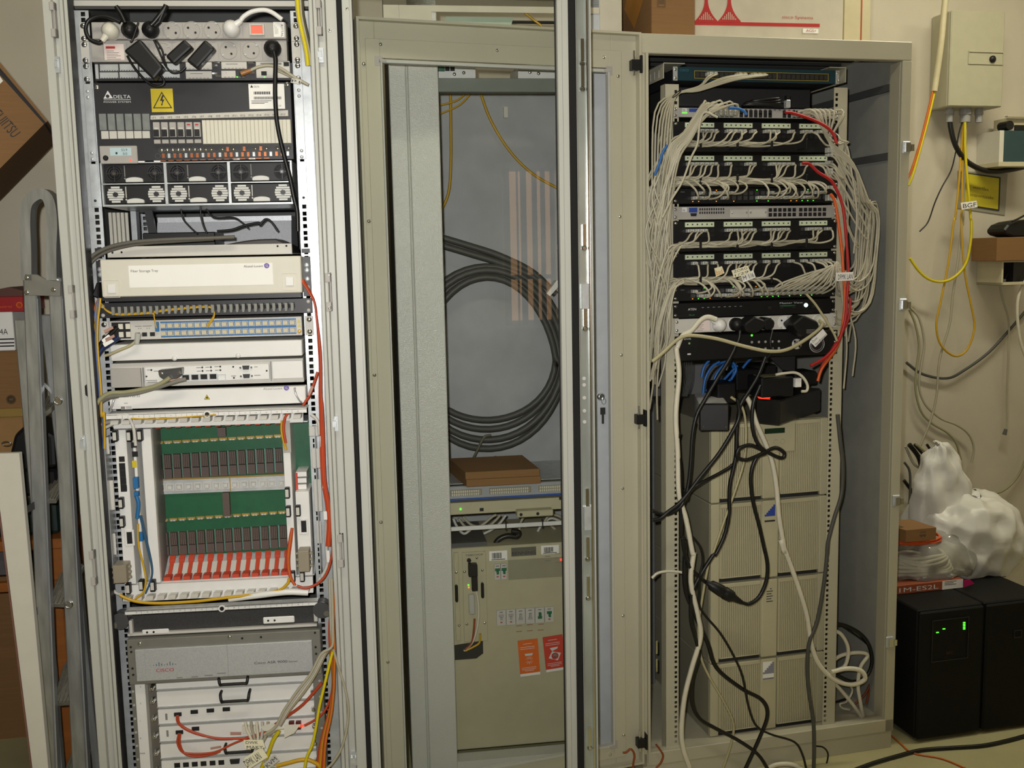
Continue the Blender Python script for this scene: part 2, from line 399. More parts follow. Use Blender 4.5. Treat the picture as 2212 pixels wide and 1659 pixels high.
# ------------------------------------------------------------------ left rack: equipment
def ears(t, w0, w1, m, d=-.004, u=.2413, inner=.2225, parent=None):
    for s_ in (-1, 1):
        mb = t.mb(); a, b = sorted((s_*u, s_*inner)); mb.box(a, b, d, d+.003, w0, w1); t.part('mounting_ear', mb, m, parent, bev=.0005)
def earscrews(t, ws, d=-.004, u=.2325, m=None, r=.0062):
    screws(t, [(s_*u, d, w_) for s_ in (-1, 1) for w_ in ws], r, m)
def sockets(t, pts, d, r=.0185, m=None, rot=.6):
    mb = t.mb(); mb.lathe((0,0,0), '-d', [(-.001, r*1.04), (.0015, r*1.04), (.0015, r*.95), (.0002, r*.92)], 20); t.many('socket', mb, m or m_lgrey, [(p[0], d, p[1]) for p in pts])
    mb = t.mb(); mb.cyl((0,0,0), '-d', .0026, .0012, 8)
    t.many('pin_hole', mb, m_port, [(p[0]+s_*.0093*math.cos(rot), d-.0001, p[1]-s_*.0093*math.sin(rot)) for p in pts for s_ in (-1, 1)])
    mb = t.mb(); mb.box(-.002,.002,-.003,0,-.0015,.0015)
    t.many('earth_clip', mb, m_zinc, [(p[0]+s_*.0165*math.sin(rot), d, p[1]+s_*.0165*math.cos(rot)) for p in pts for s_ in (-1, 1)])
def ports(t, locs, w=.0125, h=.011, m=None, parent=None, name='port'):
    """modular sockets: dark box with a small rim"""
    mb = t.mb(); mb.box(-w/2,w/2,-.0008,.0004,-h/2,h/2); t.many(name, mb, m or m_port, locs, parent)
# power strip 1
d = -.02; r1 = L.rect(A(320,158), A(1720,278), d)
p1 = T('power_strip', L, 'grey power strip with glowing red rocker switch at top of left rack', 'power strip')
mb = p1.mb(); mb.box(r1[0],r1[1],d,.02,r1[2],r1[3]); b_ = p1.part('body', mb, m_grey, bev=.0015)
ears(p1, r1[2]-.002, r1[3]+.001, m_lgrey); earscrews(p1, [r1[2]+.004, r1[3]-.005])
S7 = [L.at(A(x, y), d) for x, y in ((470,228),(610,225),(757,222),(902,219),(1043,217),(1190,216),(1332,214))]
sockets(p1, S7, d, m=m_grey)
for x in (420,545,690,832,975,1115,1262,1405):
    q = L.rect(A(x,165), A(x+1,272), d); mb = p1.mb(); mb.box(q[0]-.0002,q[0]+.0003,d-.0003,d,q[2],q[3]); p1.part('seam', mb, m_inkgrey, b_)
q = L.rect(A(1455,173), A(1567,257), d); mb = p1.mb(); mb.frame(q, .004, d-.006, d); sw = p1.part('switch_frame', mb, m_lgrey, bev=.0008)
mb = p1.mb(); mb.box(q[0]+.004,q[1]-.004,d-.004,d,q[2]+.004,q[3]-.004); p1.part('rocker', mb, mat('red_lit_rocker', (226,110,88), .3, emit=.35), sw, label='glowing red rocker switch')
q = L.rect(A(1626,158), A(1707,265), d); mb = p1.mb(); mb.box(q[0],q[1],d-.0006,d,q[2],q[3]); lb = p1.part('label_sticker', mb, m_paper)
mb = p1.mb(); text(mb, 'RITTAL', q[1]-.007, q[3]-.006, .005, d-.0009, width=.026, rot=-math.pi/2); p1.part('lettering', mb, m_ink, lb)
mb = p1.mb()
for i in range(3): mb.box(q[0]+.003+i*.003, q[0]+.0038+i*.003, d-.0008, d, q[2]+.006, q[3]-.006-.004*i)
p1.part('fine_print', mb, m_inkgrey, lb)
# power strip 2
r2 = L.rect(A(315,298), A(1728,440), -.012); d = -.012
p2_ = T('power_strip', L, 'grey power strip with red and white rating sticker, second from top of left rack', 'power strip')
mb = p2_.mb(); mb.box(r2[0],r2[1],d,.02,r2[2],r1[2]-.001); b_ = p2_.part('body', mb, m_grey, bev=.001)
ears(p2_, r2[2], r1[2]-.003, m_lgrey); earscrews(p2_, [r2[2]+.005, r1[2]-.009])
S2p = [L.at(A(x, y), d) for x, y in ((835,368),(990,366),(1150,364),(1307,362),(1468,358),(1627,356))]
sockets(p2_, S2p, d, .019, m_grey, .9)
for x in (405,575,735,900,1065,1230,1390,1545,1710):
    q = L.rect(A(x,308), A(x+1,432), d); mb = p2_.mb(); mb.box(q[0]-.0002,q[0]+.0003,d-.0003,d,q[2],q[3]); p2_.part('seam', mb, m_inkgrey, b_)
q = L.rect(A(412,316), A(562,430), d); mb = p2_.mb(); mb.box(q[0],q[1],d-.0006,d,q[2],q[3]); lb = p2_.part('label_sticker', mb, mat('pale_label', (222,206,200), .6))
mb = p2_.mb(); mb.box(q[0]+.004,q[0]+.024,d-.0009,d,q[3]-.010,q[3]-.005); p2_.part('brand_mark', mb, m_red, lb)
mb = p2_.mb()
for i, ln in enumerate((.016,.027,.024,.03,.02,.03)): mb.box(q[0]+.005,q[0]+.005+ln,d-.0008,d,q[3]-.0155-i*.0035,q[3]-.0143-i*.0035)
p2_.part('fine_print', mb, m_inkgrey, lb)
# router with blank slots
d = -.006; q = L.rect(A(345,455), A(1765,574), d)
rt = T('network_router', L, 'slim silver router with blank module slots under the two power strips', 'router')
mb = rt.mb(); mb.box(q[0],q[1],d,.3,q[2],q[3]); rb = rt.part('chassis', mb, m_blackm)
ears(rt, q[2], q[3], m_zinc); earscrews(rt, [q[3]-.006, q[2]+.004])
def plate(x0, y0, x1, y1, m=m_zinc, dd=-.0095, nm='blank_plate'):
    z = L.rect(A(x0,y0), A(x1,y1), d); mb = rt.mb(); mb.box(z[0],z[1],dd,d,z[2],z[3]); return rt.part(nm, mb, m, rb, bev=.0006), z
for x0, x1 in ((385,520),(526,660),(668,800),(806,960)):
    for y0, y1 in ((462,512),(520,565)):
        pi_, z = plate(x0,y0-(x0-385)*.012,x1,y1-(x0-385)*.012); mb = rt.mb()
        for k in range(7): mb.box(z[0]+.003+k*.0056,z[0]+.006+k*.0056,-.0098,-.0095,z[2]+.0005,z[2]+.0018)
        rt.part('vent_slots', mb, m_port, pi_)
plate(350,462,380,568)
for x0, x1, y0, y1 in ((1000,1190,447,500),(1000,1190,512,566),(1255,1440,444,496),(1255,1360,508,560),(1502,1750,440,560)):
    pi_, z = plate(x0,y0,x1,y1, m_lgrey, nm='module_plate'); mb = rt.mb()
    if x0 < 1400:
        for k in range(6): mb.box(z[0]+.006+k*.008,z[0]+.011+k*.008,-.0098,-.0095,z[2]+.001,z[2]+.0022)
        mb.box(z[0]+.01, z[1]-.02, -.0098,-.0095, z[3]-.006, z[3]-.0045)
    else:
        mb.box(z[0]+.01, z[1]-.035, -.0098,-.0095, z[3]-.007, z[3]-.004); mb.box(z[0]+.05, z[1]-.018, -.0098,-.0095, z[3]-.008, z[3]-.004)
    rt.part('fine_print', mb, m_inkgrey, pi_)
for x, y in ((1212,470),(1228,450),(1212,530),(1240,545),(1470,450),(1478,520)):
    plate(x-22,y-8,x+20,y+8, m_chrome, -.013, 'thumbscrew')
ports(rt, [(u_, -.0097, w_) for u_, w_ in (L.at(A(1562,528), d), L.at(A(1722,462), d), L.at(A(1405,535), d))], .012, .009)
mb = rt.mb()
for x, y in ((1566,556),(1370,553)):
    u_, w_ = L.at(A(x,y), d); mb.box(u_-.0015,u_+.0015,-.0102,d,w_-.001,w_+.001)
rt.part('status_light', mb, m_ledg, rb)
# Delta DC power system
d = -.012; q = L.rect(A(335,595), A(1775,1142), d); DQ = q
dl = T('dc_power_system', L, 'black rack power system with yellow shock warning sign and breaker row', 'power supply')
mb = dl.mb(); mb.box(q[0],q[1],d,.25,q[2],q[3]); db = dl.part('front_panel', mb, m_blackm, bev=.001)
ears(dl, q[2]+.001, q[3], m_zinc, -.003)
screws(dl, [(L.at(A(x,y), d)[0], d, L.at(A(x,y), d)[1]) for x, y in ((360,627),(1727,605))], .006)
screws(dl, [(s_*.2325, -.003, q[2]+z) for s_ in (-1,1) for z in (.155,.142,.02,.006)], .004, m_zinc)
P = lambda x, y: L.at(A(x,y), d)
mb = dl.mb(); a_, b_, c_ = P(410,708), P(478,705), P(440,650); mb.prism([a_, b_, c_], d-.0004, d)
text(mb, 'DELTA', P(483,706)[0], P(483,706)[1], .0075, d-.0004, width=P(605,700)[0]-P(483,706)[0])
z0, z1 = P(412,716), P(605,712); mb.box(z0[0],z1[0],d-.0004,d,z0[1]-.0005,z0[1]+.0005)
text(mb, 'POWER SYSTEM', P(412,737)[0], P(412,737)[1], .0032, d-.0004, width=z1[0]-z0[0]); dl.part('lettering', mb, m_inkwhite, db)
mb = dl.mb(); i_ = P(440,690); mb.cyl((i_[0], d-.0003, i_[1]), '-d', .004, .0005, 10); dl.part('logo_dot', mb, m_blackm, db)
z = L.rect(A(747,636), A(915,803), d); mb = dl.mb(); mb.box(z[0],z[1],d-.0006,d,z[2],z[3]); ys = dl.part('warning_sign', mb, m_yellow, db, label='yellow electric shock warning sign')
cx, cw = (z[0]+z[1])/2, (z[2]+z[3])/2; sz = (z[1]-z[0])
def tri_ring(mb, cx, cw, s, d0, d1, inner=.84):
    o = [(cx-s*.44, cw-s*.36), (cx+s*.44, cw-s*.36), (cx, cw+s*.40)]; g = (cx, cw-s*.107)
    i = [(g[0]+(p[0]-g[0])*inner, g[1]+(p[1]-g[1])*inner) for p in o]
    for k in range(3): mb.prism([o[k], o[(k+1)%3], i[(k+1)%3], i[k]], d0, d1)
mb = dl.mb(); tri_ring(mb, cx, cw, sz, d-.001, d-.0005)
mb.prism([(cx+.001,cw+.012),(cx-.005,cw-.001),(cx-.0005,cw-.001),(cx-.001,cw-.009),(cx+.005,cw+.002),(cx+.0005,cw+.002),(cx+.004,cw+.010)], d-.001, d-.0005)
mb.prism([(cx-.003,cw-.007),(cx+.0015,cw-.0075),(cx-.002,cw-.0125)], d-.001, d-.0005); dl.part('bolt_symbol', mb, m_ink, ys)
z = L.rect(A(1448,602), A(1712,780), d); mb = dl.mb(); mb.box(z[0],z[1],d-.0006,d,z[2],z[3]); ws = dl.part('rating_label', mb, m_paper, db)
mb = dl.mb(); mb.prism([(z[0]+.004,z[3]-.008),(z[0]+.0105,z[3]-.008),(z[0]+.007,z[3]-.002)], d-.001, d); text(mb, 'DELTA', z[0]+.012, z[3]-.008, .004, d-.001, width=.012)
for k in range(22): mb.box(z[0]+.011+k*.0017, z[0]+.0118+k*.0017+.0004*(k%3), d-.001, d, z[3]-.023, z[3]-.017)
for k in range(34): mb.box(z[0]+.011+k*.0018, z[0]+.0118+k*.0018+.0004*(k%2), d-.001, d, z[3]-.034, z[3]-.028)
for k in range(3): mb.box(z[0]+.005, z[0]+.05-k*.008, d-.001, d, z[3]-.0375-k*.003, z[3]-.0365-k*.003)
text(mb, 'CE', z[1]-.014, z[2]+.005, .0035, d-.001); dl.part('lettering', mb, m_ink, ws)
# blank windows left, white strip
m_smoke = mat('smoky_cover', (128,132,130), .25, var=.12, scale=50)
for k in range(6):
    z = L.rect(A(377+k*62,816), A(377+k*62+59,934), d); mb = dl.mb(); mb.box(z[0],z[1],d-.002,d,z[2],z[3]); dl.part('cover_window', mb, m_smoke, db, bev=.0004)
    z = L.rect(A(394+k*59,940), A(394+k*59+57,997-k*1), d); mb = dl.mb(); mb.box(z[0],z[1],d-.003,d,z[2],z[3]); dl.part('blank_cap', mb, m_lgrey, db, bev=.0004)
# label rail 1F1-1F17
za, zb = P(757,862), P(1738,838); zt = P(757,826), P(1738,788)
mb = dl.mb(); mb.hexa([(za[0],d-.012,za[1]),(zb[0],d-.012,zb[1]+.0005),(zb[0],d,zb[1]),(za[0],d,za[1]),(za[0],d-.010,zt[0][1]-.002),(zb[0],d-.010,zt[1][1]-.002),(zb[0],d,zt[1][1]),(za[0],d,zt[0][1])]); lr = dl.part('label_rail', mb, m_lgrey, db)
mb = dl.mb()
for k in range(17):
    c_ = P(768+k*57.3, 856-k*1.45); text(mb, '1F%d' % (k+1), c_[0], c_[1], .0042, d-.0128, width=.0085 if k < 9 else .0105)
dl.part('lettering', mb, m_ink, lr)
for k in range(6):                                                  # six breakers with black toggles
    z = L.rect(A(764+k*58.3,876), A(764+k*58.3+57,1030-k*.8), d-.01); mb = dl.mb(); mb.box(z[0],z[1],d-.012,d,z[2],z[3]); bk = dl.part('breaker', mb, m_grey, db, bev=.0006)
    mb = dl.mb(); mb.box(z[0]+.003,z[1]-.003,d-.0125,d-.011,z[2]+.012,z[3]-.012); dl.part('breaker_face', mb, m_lgrey, bk)
    mb = dl.mb(); c_ = (z[0]+z[1])/2; h_ = z[2]+(z[3]-z[2])*.36; mb.box(c_-.005,c_+.005,d-.02,d-.012,h_-.002,h_+.013); mb.box(c_-.008,c_+.008,d-.014,d-.012,h_-.008,h_-.003); dl.part('toggle', mb, m_black, bk)
    if k > 3:
        mb = dl.mb(); mb.box(c_-.004,c_+.003,d-.0128,d-.012,z[3]-.007,z[3]-.004); dl.part('rating_print', mb, m_red, bk)
mb = dl.mb(); z = L.rect(A(1115,862), A(1757,1026), d-.01); mb.box(z[0],z[1],d-.01,d,z[2],z[3]); bp = dl.part('blank_backing', mb, m_beige, db)
n_ = 22; wd = (z[1]-z[0])/n_
for k in range(n_):
    mb = dl.mb(); mb.box(z[0]+k*wd+.0004, z[0]+(k+1)*wd-.0004, d-.013, d-.01, z[2], z[3]); dl.part('blank_plate', mb, m_cream, bp, bev=.0005)
# display module
z = L.rect(A(378,1046), A(656,1172), d-.006); mb = dl.mb(); mb.box(z[0],z[1],d-.006,d,z[2],z[3]); dm = dl.part('display_module', mb, m_grey, db, bev=.0015)
zz = L.rect(A(455,1060), A(611,1115), d-.006); mb = dl.mb(); mb.box(zz[0],zz[1],d-.0065,d-.005,zz[2],zz[3]); lc = dl.part('screen', mb, mat('lcd', (176,196,200), .25, emit=.12), dm)
mb = dl.mb(); text(mb, '53.9', zz[0]+.025, zz[3]-.0075, .0055, d-.0068); text(mb, '0.0', zz[0]+.028, zz[2]+.0015, .0055, d-.0068); mb.box(zz[0]+.012,zz[0]+.016,d-.0068,d-.006,zz[2]+.003,zz[2]+.008); dl.part('digits', mb, m_ink, lc)
c_ = L.at(A(427,1133), d-.006); mb = dl.mb(); mb.lathe((c_[0], d-.006, c_[1]), '-d', [(0,.0058),(.003,.0058),(.004,.004)], 14); dl.part('button', mb, m_black, dm)
c_ = L.at(A(605,1147), d-.006); mb = dl.mb(); mb.box(c_[0]-.0022,c_[0]+.0022,d-.0072,d-.006,c_[1]-.0014,c_[1]+.0014); dl.part('alarm_light', mb, m_ledr, dm)
# two rows of round terminal windows with screws and copper behind
ring = dl.mb(); ring.lathe((0,0,0), '-d', [(-.0005,.0062),(.0006,.0062),(.0006,.0052),(-.0004,.0052)], 12)
scr = dl.mb(); scr.lathe((0,0,0), '-d', [(0,.0045),(.0008,.0042),(.0012,.001)], 8)
cop = dl.mb(); cop.box(-.0028,.0028,-.0012,0,-.0048,.0048)
top_ = [L.at(A(825+k*39.6, 1078-k*.75), d) for k in range(24)]; bot_ = [L.at(A(800+k*40.5, 1118-k*.75), d) for k in range(24)]
dl.many('terminal_window', ring, m_inner, [(u_, d, w_) for u_, w_ in top_+bot_], db)
random.seed(3)
dl.many('terminal_screw', scr, m_chrome, [(u_, d-.0003, w_) for i, (u_, w_) in enumerate(top_) if i < 9 or i % 2], db)
dl.many('copper_bar', cop, m_copper, [(u_, d-.0003, w_) for i, (u_, w_) in enumerate(bot_) if i % 3 != 2 and i > 0]+[(u_, d-.0003, w_) for i, (u_, w_) in enumerate(top_) if i in (12,15,18,22)], db)
dl.many('steel_tab', cop, m_zinc, [(u_, d-.0003, w_) for i, (u_, w_) in enumerate(bot_) if i % 3 == 2], db)
mb = dl.mb(); z = L.rect(A(660,1150), A(1770,1156), d)
for k in range(14):
    c_ = L.at(A(840+k*57, 1153-k*1.4), d); mb.box(c_[0]-.006,c_[0]+.006,d-.004,d,c_[1]-.0008,c_[1]+.0008)
dl.part('copper_strip', mb, m_copper, db)
for x, y in ((685,1160),(797,1157),(1365,1141),(1478,1138)):
    c_ = L.at(A(x,y), d); mb = dl.mb(); mb.box(c_[0]-.007,c_[0]+.007,d-.004,d,c_[1]-.0015,c_[1]+.0015); dl.part('marker_tab', mb, m_paper, db)
# rectifier shelf: six modules, each its own thing
sh = T('rectifier_shelf', L, 'bright steel shelf frame holding six black fan modules', 'shelf')
z = L.rect(A(385,1172), A(1772,1448), -.01); z = (max(z[0],-.2195), min(z[1],.2195), z[2], min(z[3], DQ[2]-.004)); SHZ = z
mb = sh.mb(); mb.box(z[0],z[1],-.012,.3,z[2]-.004,z[2]); mb.box(z[0],z[1],-.012,.3,(z[2]+z[3])/2-.0012,(z[2]+z[3])/2+.0012); mb.box(z[0],z[1],-.01,.3,z[3],z[3]+.002); sh.part('shelf_plate', mb, m_zinc)
for a_ in (z[0], z[1]-.004):
    mb = sh.mb(); mb.box(a_,a_+.004,-.012,.3,z[2],z[3]); sh.part('side_wall', mb, m_zinc)
ears(sh, z[2]-.004, z[3], m_zinc, -.003); earscrews(sh, [z[2]+.01], m=m_blackm, r=.003)
colx = [L.at(A(x,1300), -.01)[0] for x in (412,852,866,1306,1322,1760)]
for k in (1, 2):
    mb = sh.mb(); a_ = (colx[2*k-1]+colx[2*k])/2; mb.box(a_-.003,a_+.003,-.014,.3,z[2],z[3]); sh.part('divider', mb, m_zinc)
m_fanw = mat('flash_white_grille_pale_handle', (205,205,200), .4)  # lower grilles carry the flash reflection as pale colour; handles are pale themselves
for rrow in (0, 1):
    w1_ = z[3]-.002 if rrow == 0 else (z[2]+z[3])/2-.003; w0_ = (z[2]+z[3])/2+.003 if rrow == 0 else z[2]+.002
    for k in range(3):
        u0, u1 = colx[2*k]+.001, colx[2*k+1]-.001; cw = (w0_+w1_)/2
        mo = T('rectifier_module', L, ('black rectifier module with dark fan grilles in upper shelf row, ' if rrow == 0 else 'black rectifier module with flash-whitened slotted fan grilles in lower shelf row, ')+('beside the left rail','in the middle','beside the right rail')[k], 'module', 'rectifier modules')
        mb = mo.mb(); mb.box(u0,u1,-.008,.25,w0_,w1_); bb = mo.part('body', mb, m_black, bev=.001)
        for uc in (u0+.023, u1-.020):
            mb = mo.mb(); R0 = .0185
            if rrow == 0:
                for rr in (.0185,.0135,.0085):
                    mb.lathe((uc,-.008,cw), '-d', [(0,rr),(.002,rr),(.002,rr-.0018),(0,rr-.002)], 18)
                mb.box(uc-.018,uc+.018,-.0105,-.008,cw-.001,cw+.001); mb.box(uc-.001,uc+.001,-.0105,-.008,cw-.018,cw+.018)
                g = mo.part('fan_grille', mb, m_blackm, bb); hub = m_chrome
            else:
                for s_ in range(-3, 4):
                    h_ = s_*.0053; hw = math.sqrt(max(0, R0*R0-h_*h_)); hw2 = hw
                    mb.prism([(uc-hw,cw+h_-.0021),(uc+hw,cw+h_-.0021),(uc+hw,cw+h_+.0021),(uc-hw,cw+h_+.0021)], -.010, -.008)
                g = mo.part('fan_grille', mb, m_fanw, bb); hub = m_blackm
            mb = mo.mb(); mb.cyl((uc,-.008,cw), '-d', .0062, .0045, 6); mo.part('fan_hub', mb, m_blackm, g)
            if rrow == 0:
                mb = mo.mb(); mb.box(uc-.003,uc+.002,-.0135,-.0125,cw-.003,cw+.002); mo.part('hub_glint', mb, m_chrome, g)
        mb = mo.mb(); hx0, hx1 = u0+.048, u0+.086; n_ = 10
        mb.prism([(hx0,w0_+.0005),(hx1,w0_+.0005)]+[(hx1-(hx1-hx0)*i/n_, w0_+.007+.0045*math.sin(math.pi*i/n_)**.6) for i in range(n_+1)], -.016, -.008); mo.part('pull_handle', mb, m_fanw, bb, bev=.001)
        mb = mo.mb(); mb.box(u0+.0445,u0+.0465,-.0085,-.008,w0_+.013,w1_-.003); mb.cyl((u0+.0455,-.008,w0_+.009), '-d', .002, .001, 8)
        mo.part('light_strip', mb, m_lgrey if rrow else m_inkgrey, bb)
# open bay: rear shelf, small boxes, adapter, sagging wires
sp = T('storage_shelf', L, 'pale steel shelf tray in the open bay above the fibre tray', 'shelf')
zz = L.rect(B(435,440), B(1762,470), -.012); zl = L.at(B(435,520), -.012)[1]; zt_ = L.at(B(435,442), -.012)[1]
mb = sp.mb(); mb.box(zz[0],zz[1],-.014,-.011,zl,zt_); sp.part('front_lip', mb, m_lgrey, bev=.001)
mb = sp.mb(); mb.box(zz[0],zz[1],-.011,.42,zl,zl+.003); sp.part('tray', mb, m_lgrey)
mb = sp.mb(); mb.cyl((0,0,0), '-d', .0024, .0008, 10); sp.many('hole', mb, m_port, [(L.at(B(x,y), -.014)[0], -.0141, L.at(B(x,y), -.014)[1]) for x, y in ((475,484),(540,481),(1658,437),(1721,435))])
mb = sp.mb(); mb.box(-.2413,-.222,-.004,.0,zl+.002,zl+.022); mb.box(.222,.2413,-.004,0,zl+.002,zl+.012); sp.part('mounting_bracket', mb, m_blackm)
SHT = zl+.003
m_sil = mat('sparkling_silver_paint', (204,206,210), .4, .25, var=.25, scale=900)
bx = T('steel_box', L, 'silver speckled steel housing standing behind the wires in the open bay', 'housing')
q = L.rect(B(790,130), B(1762,345), .24); mb = bx.mb(); mb.box(q[0],min(q[1],.219),.24,.36,SHT+.0,SHZ[2]-.02)
mid = L.at(B(1200,262), .24)[1]; q = (q[0],min(q[1],.219),q[2],q[3])
mb2 = bx.mb(); mb2.hexa([(q[0],.21,SHT),(q[1],.21,SHT),(q[1],.24,SHT),(q[0],.24,SHT),(q[0],.235,mid),(q[1],.235,mid),(q[1],.24,mid),(q[0],.24,mid)])
bx.part('body', mb, m_sil); bx.part('front_flange', mb2, m_sil)
sw_ = T('ethernet_switch', L, 'small black switch with tiny green light lying on bay shelf', 'switch')
q = L.rect(B(690,352), B(1210,380), .1); mb = sw_.mb(); mb.box(q[0],q[1],.1,.22,SHT,q[3]+.003); bb = sw_.part('case', mb, m_black, bev=.002)
mb = sw_.mb(); [mb.box(q[0]+.02+k*.012,q[0]+.026+k*.012,.0995,.1,SHT+.006,SHT+.013) for k in range(6)]; sw_.part('port', mb, m_zinc, bb)
mb = sw_.mb(); mb.box(q[0]+.105,q[0]+.108,.099,.1,SHT+.012,SHT+.015); sw_.part('status_light', mb, m_ledg, bb)
# crumpled dark cloth-like converter pile at right
cv = T('media_converter', L, 'dark brown low humped converter box beside the small black switch', 'converter')
q0, q1 = L.at(B(1215,380), .08), L.at(B(1770,385), .08); n_ = 14; top = []
for i in range(n_+1):
    x_ = i/n_; top.append((q0[0]+(q1[0]-q0[0])*x_, SHT+.004+.030*(.45+.55*math.sin(min(1, x_*1.5)*math.pi/2))*(1 if x_ < .8 else 1-(x_-.8)*3.2)))
mb = cv.mb(); mb.prism([(q0[0],SHT),(q1[0],SHT)]+top[::-1], .06, .2); cv.part('case', mb, mat('dark_brown_case', (54,48,46), .5), bev=.003)
mb = cv.mb()
for x_ in (.12,.17,.55,.62,.7): mb.cyl((q0[0]+(q1[0]-q0[0])*x_,.06,SHT+.014), '-d', .006, .006, 10)
cv.part('connector', mb, m_zinc)
for i, pts in enumerate((((965,170),(980,240),(1030,300),(1085,350)),((1105,140),(1108,220),(1125,290),(1150,345)),((1145,170),(1200,230),(1340,232),(1400,265),(1450,310)),((1225,330),(1330,320),(1420,290),(1520,270),(1530,285),(1570,245),(1610,260),(1660,330)))):
    cable('wire', L, [(B(*p), .05) for p in pts], .0022 if i != 3 else .003, m_cabblack, ('thick black wire slanting down left of the open bay','thin black wire dropping down middle of the open bay','thin black wire with a long flat bend in the open bay','black wire hump over the dark converter')[i], 'wire')
# side brackets in the bay
fl = T('cable_tray_channel', L, 'vertical pale steel channel seen inside the open bay', 'channel')
q = L.rect(B(598,135), B(655,400), .2); mb = fl.mb(); mb.box(q[0],q[1],.2,.23,SHT,SHZ[2]-.005); fl.part('channel', mb, m_zinc)
q = L.rect(B(440,140), B(590,400), .25); mb = fl.mb()
for k in range(5): mb.box(q[0]+k*.009,q[0]+.007+k*.009,.25+k*.004,.27,SHT,SHZ[2]-.005)
fl.part('ribbed_plate', mb, m_cream)
q = L.rect(B(700,140), B(790,390), .15); mb = fl.mb(); mb.prism([(q[0],SHZ[2]-.005),(q[0]+.018,SHZ[2]-.005),(q[1]+.006,SHT),(q[1]-.012,SHT)], .15, .16); fl.part('black_strap', mb, m_blackm)
# fibre storage tray
ft = T('fibre_storage_tray', L, 'beige fibre storage tray drawer with long white label', 'tray')
d = -.045; q = L.rect(B(382,535), B(1835,770), d); mb = ft.mb(); mb.box(q[0],q[1],d,0,q[2],q[3]); fb = ft.part('cover', mb, m_cream, bev=.002)
mb = ft.mb(); mb.box(-.218,.218,-.03,.2,q[2]-.011,q[2]); ft.part('drawer', mb, m_blackm)
ears(ft, q[2]-.01, q[3]-.002, m_blackm, -.004); earscrews(ft, [q[2]+.01,q[2]+.03,q[2]+.05,q[2]+.062], m=m_zinc)
z = L.rect(B(588,578), B(1628,712), d); mb = ft.mb(); mb.box(z[0],z[1],d-.0008,d,z[2],z[3]); lb = ft.part('label_sticker', mb, m_paper, fb)
mb = ft.mb(); a_, b_ = L.at(B(607,625), d), L.at(B(802,620), d); text(mb, 'Fiber Storage Tray', a_[0], a_[1], .0055, d-.001, width=b_[0]-a_[0])
a_, b_ = L.at(B(1416,590), d), L.at(B(1553,588), d); text(mb, 'Alcatel-Lucent', a_[0], a_[1], .0055, d-.001, width=b_[0]-a_[0]); ft.part('lettering', mb, m_ink, lb)
m_purple = mat('purple_print', (104,80,168), .5)
def al_logo(t, px, d, par, r=.006):
    c_ = L.at(px, d); mb = t.mb(); mb.cyl((c_[0],d,c_[1]), '-d', r, .001, 20); i = t.part('round_logo', mb, m_purple, par, label='round purple emblem with white squiggle')
    mb = t.mb(); mb.tube([(c_[0]-.004,d-.0012,c_[1]-.001),(c_[0]-.001,d-.0012,c_[1]+.003),(c_[0]-.001,d-.0012,c_[1]-.003),(c_[0]+.001,d-.0012,c_[1]-.003),(c_[0]+.001,d-.0012,c_[1]+.004),(c_[0]+.002,d-.0012,c_[1]-.0035),(c_[0]+.004,d-.0012,c_[1]-.002)], .0006, 4); t.part('squiggle', mb, m_inkwhite, i)
al_logo(ft, B(1580,577), d, lb)
for x0,y0,x1,y1 in ((410,680,530,805),(1687,630,1802,750)):
    z = L.rect(B(x0,y0), B(x1,y1), d); mb = ft.mb(); mb.frame(z, .0008, d-.0012, d); lt = ft.part('latch_plate', mb, m_cream, fb)
    c_ = ((z[0]+z[1])/2, (z[2]+z[3])/2); mb = ft.mb(); mb.cbox(c_[0], c_[1], .018, .02, d-.003, d); ft.part('latch_button', mb, m_white, lt, bev=.0008)
# black cable duct panel with comb teeth
dp = T('cable_duct_panel', L, 'black one-unit panel with a slotted grey cable comb and yellow fibres', 'panel')
d = -.006; z = L.rect(B(372,845), B(1897,916), d); bl = L.at(B(372,985), d)[1]
mb = dp.mb(); mb.box(-.2413,.2413,d,0,z[2],z[3]); pb = dp.part('panel', mb, m_blackm, bev=.001)
screws(dp, [(s_*.2325,d,w_) for s_ in (-1,1) for w_ in (z[2]+.0065,z[3]-.008)], .0045, m_lgrey)
a_, b_ = L.at(B(500,905), d), L.at(B(1770,862), d); n_ = 30; wm = (z[2]+z[3])/2
m_comb = mat('grey_comb', (128,128,122), .5)
tooth = dp.mb(); tooth.box(-.0034,.0034,-.022,0,-.0075,.0075); tooth.box(-.0026,.0026,-.024,-.022,-.011,-.004)
dp.many('comb_tooth', tooth, m_comb, [(a_[0]+(b_[0]-a_[0])*k/(n_-1), d-.001, wm+.001) for k in range(n_)], pb)
mb = dp.mb(); mb.box(a_[0]-.004,b_[0]+.004,d-.004,d,wm-.004,wm+.004); dp.part('comb_back', mb, m_port, pb)
for i, (x0,x1) in enumerate(((375,760),(780,1210))):
    pts = [(375,805),(420,885),(500,920),(620,918),(755,912),(770,940),(785,1015)] if i == 0 else [(770,905),(860,890),(960,880),(1080,868),(1180,872),(1200,930),(1150,1010)]
    for j in range(3):
        cable('fibre_patch_cord', L, [(B(x+j*2,y+j*5), d-.013-.003*j) for x, y in pts], .0014, m_cabyel, 'yellow fibre cord '+('entering the grey comb from the left rail' if i == 0 else 'looping out of the grey comb above the blue ports'), 'fibre cord', 'yellow fibres in the comb panel')
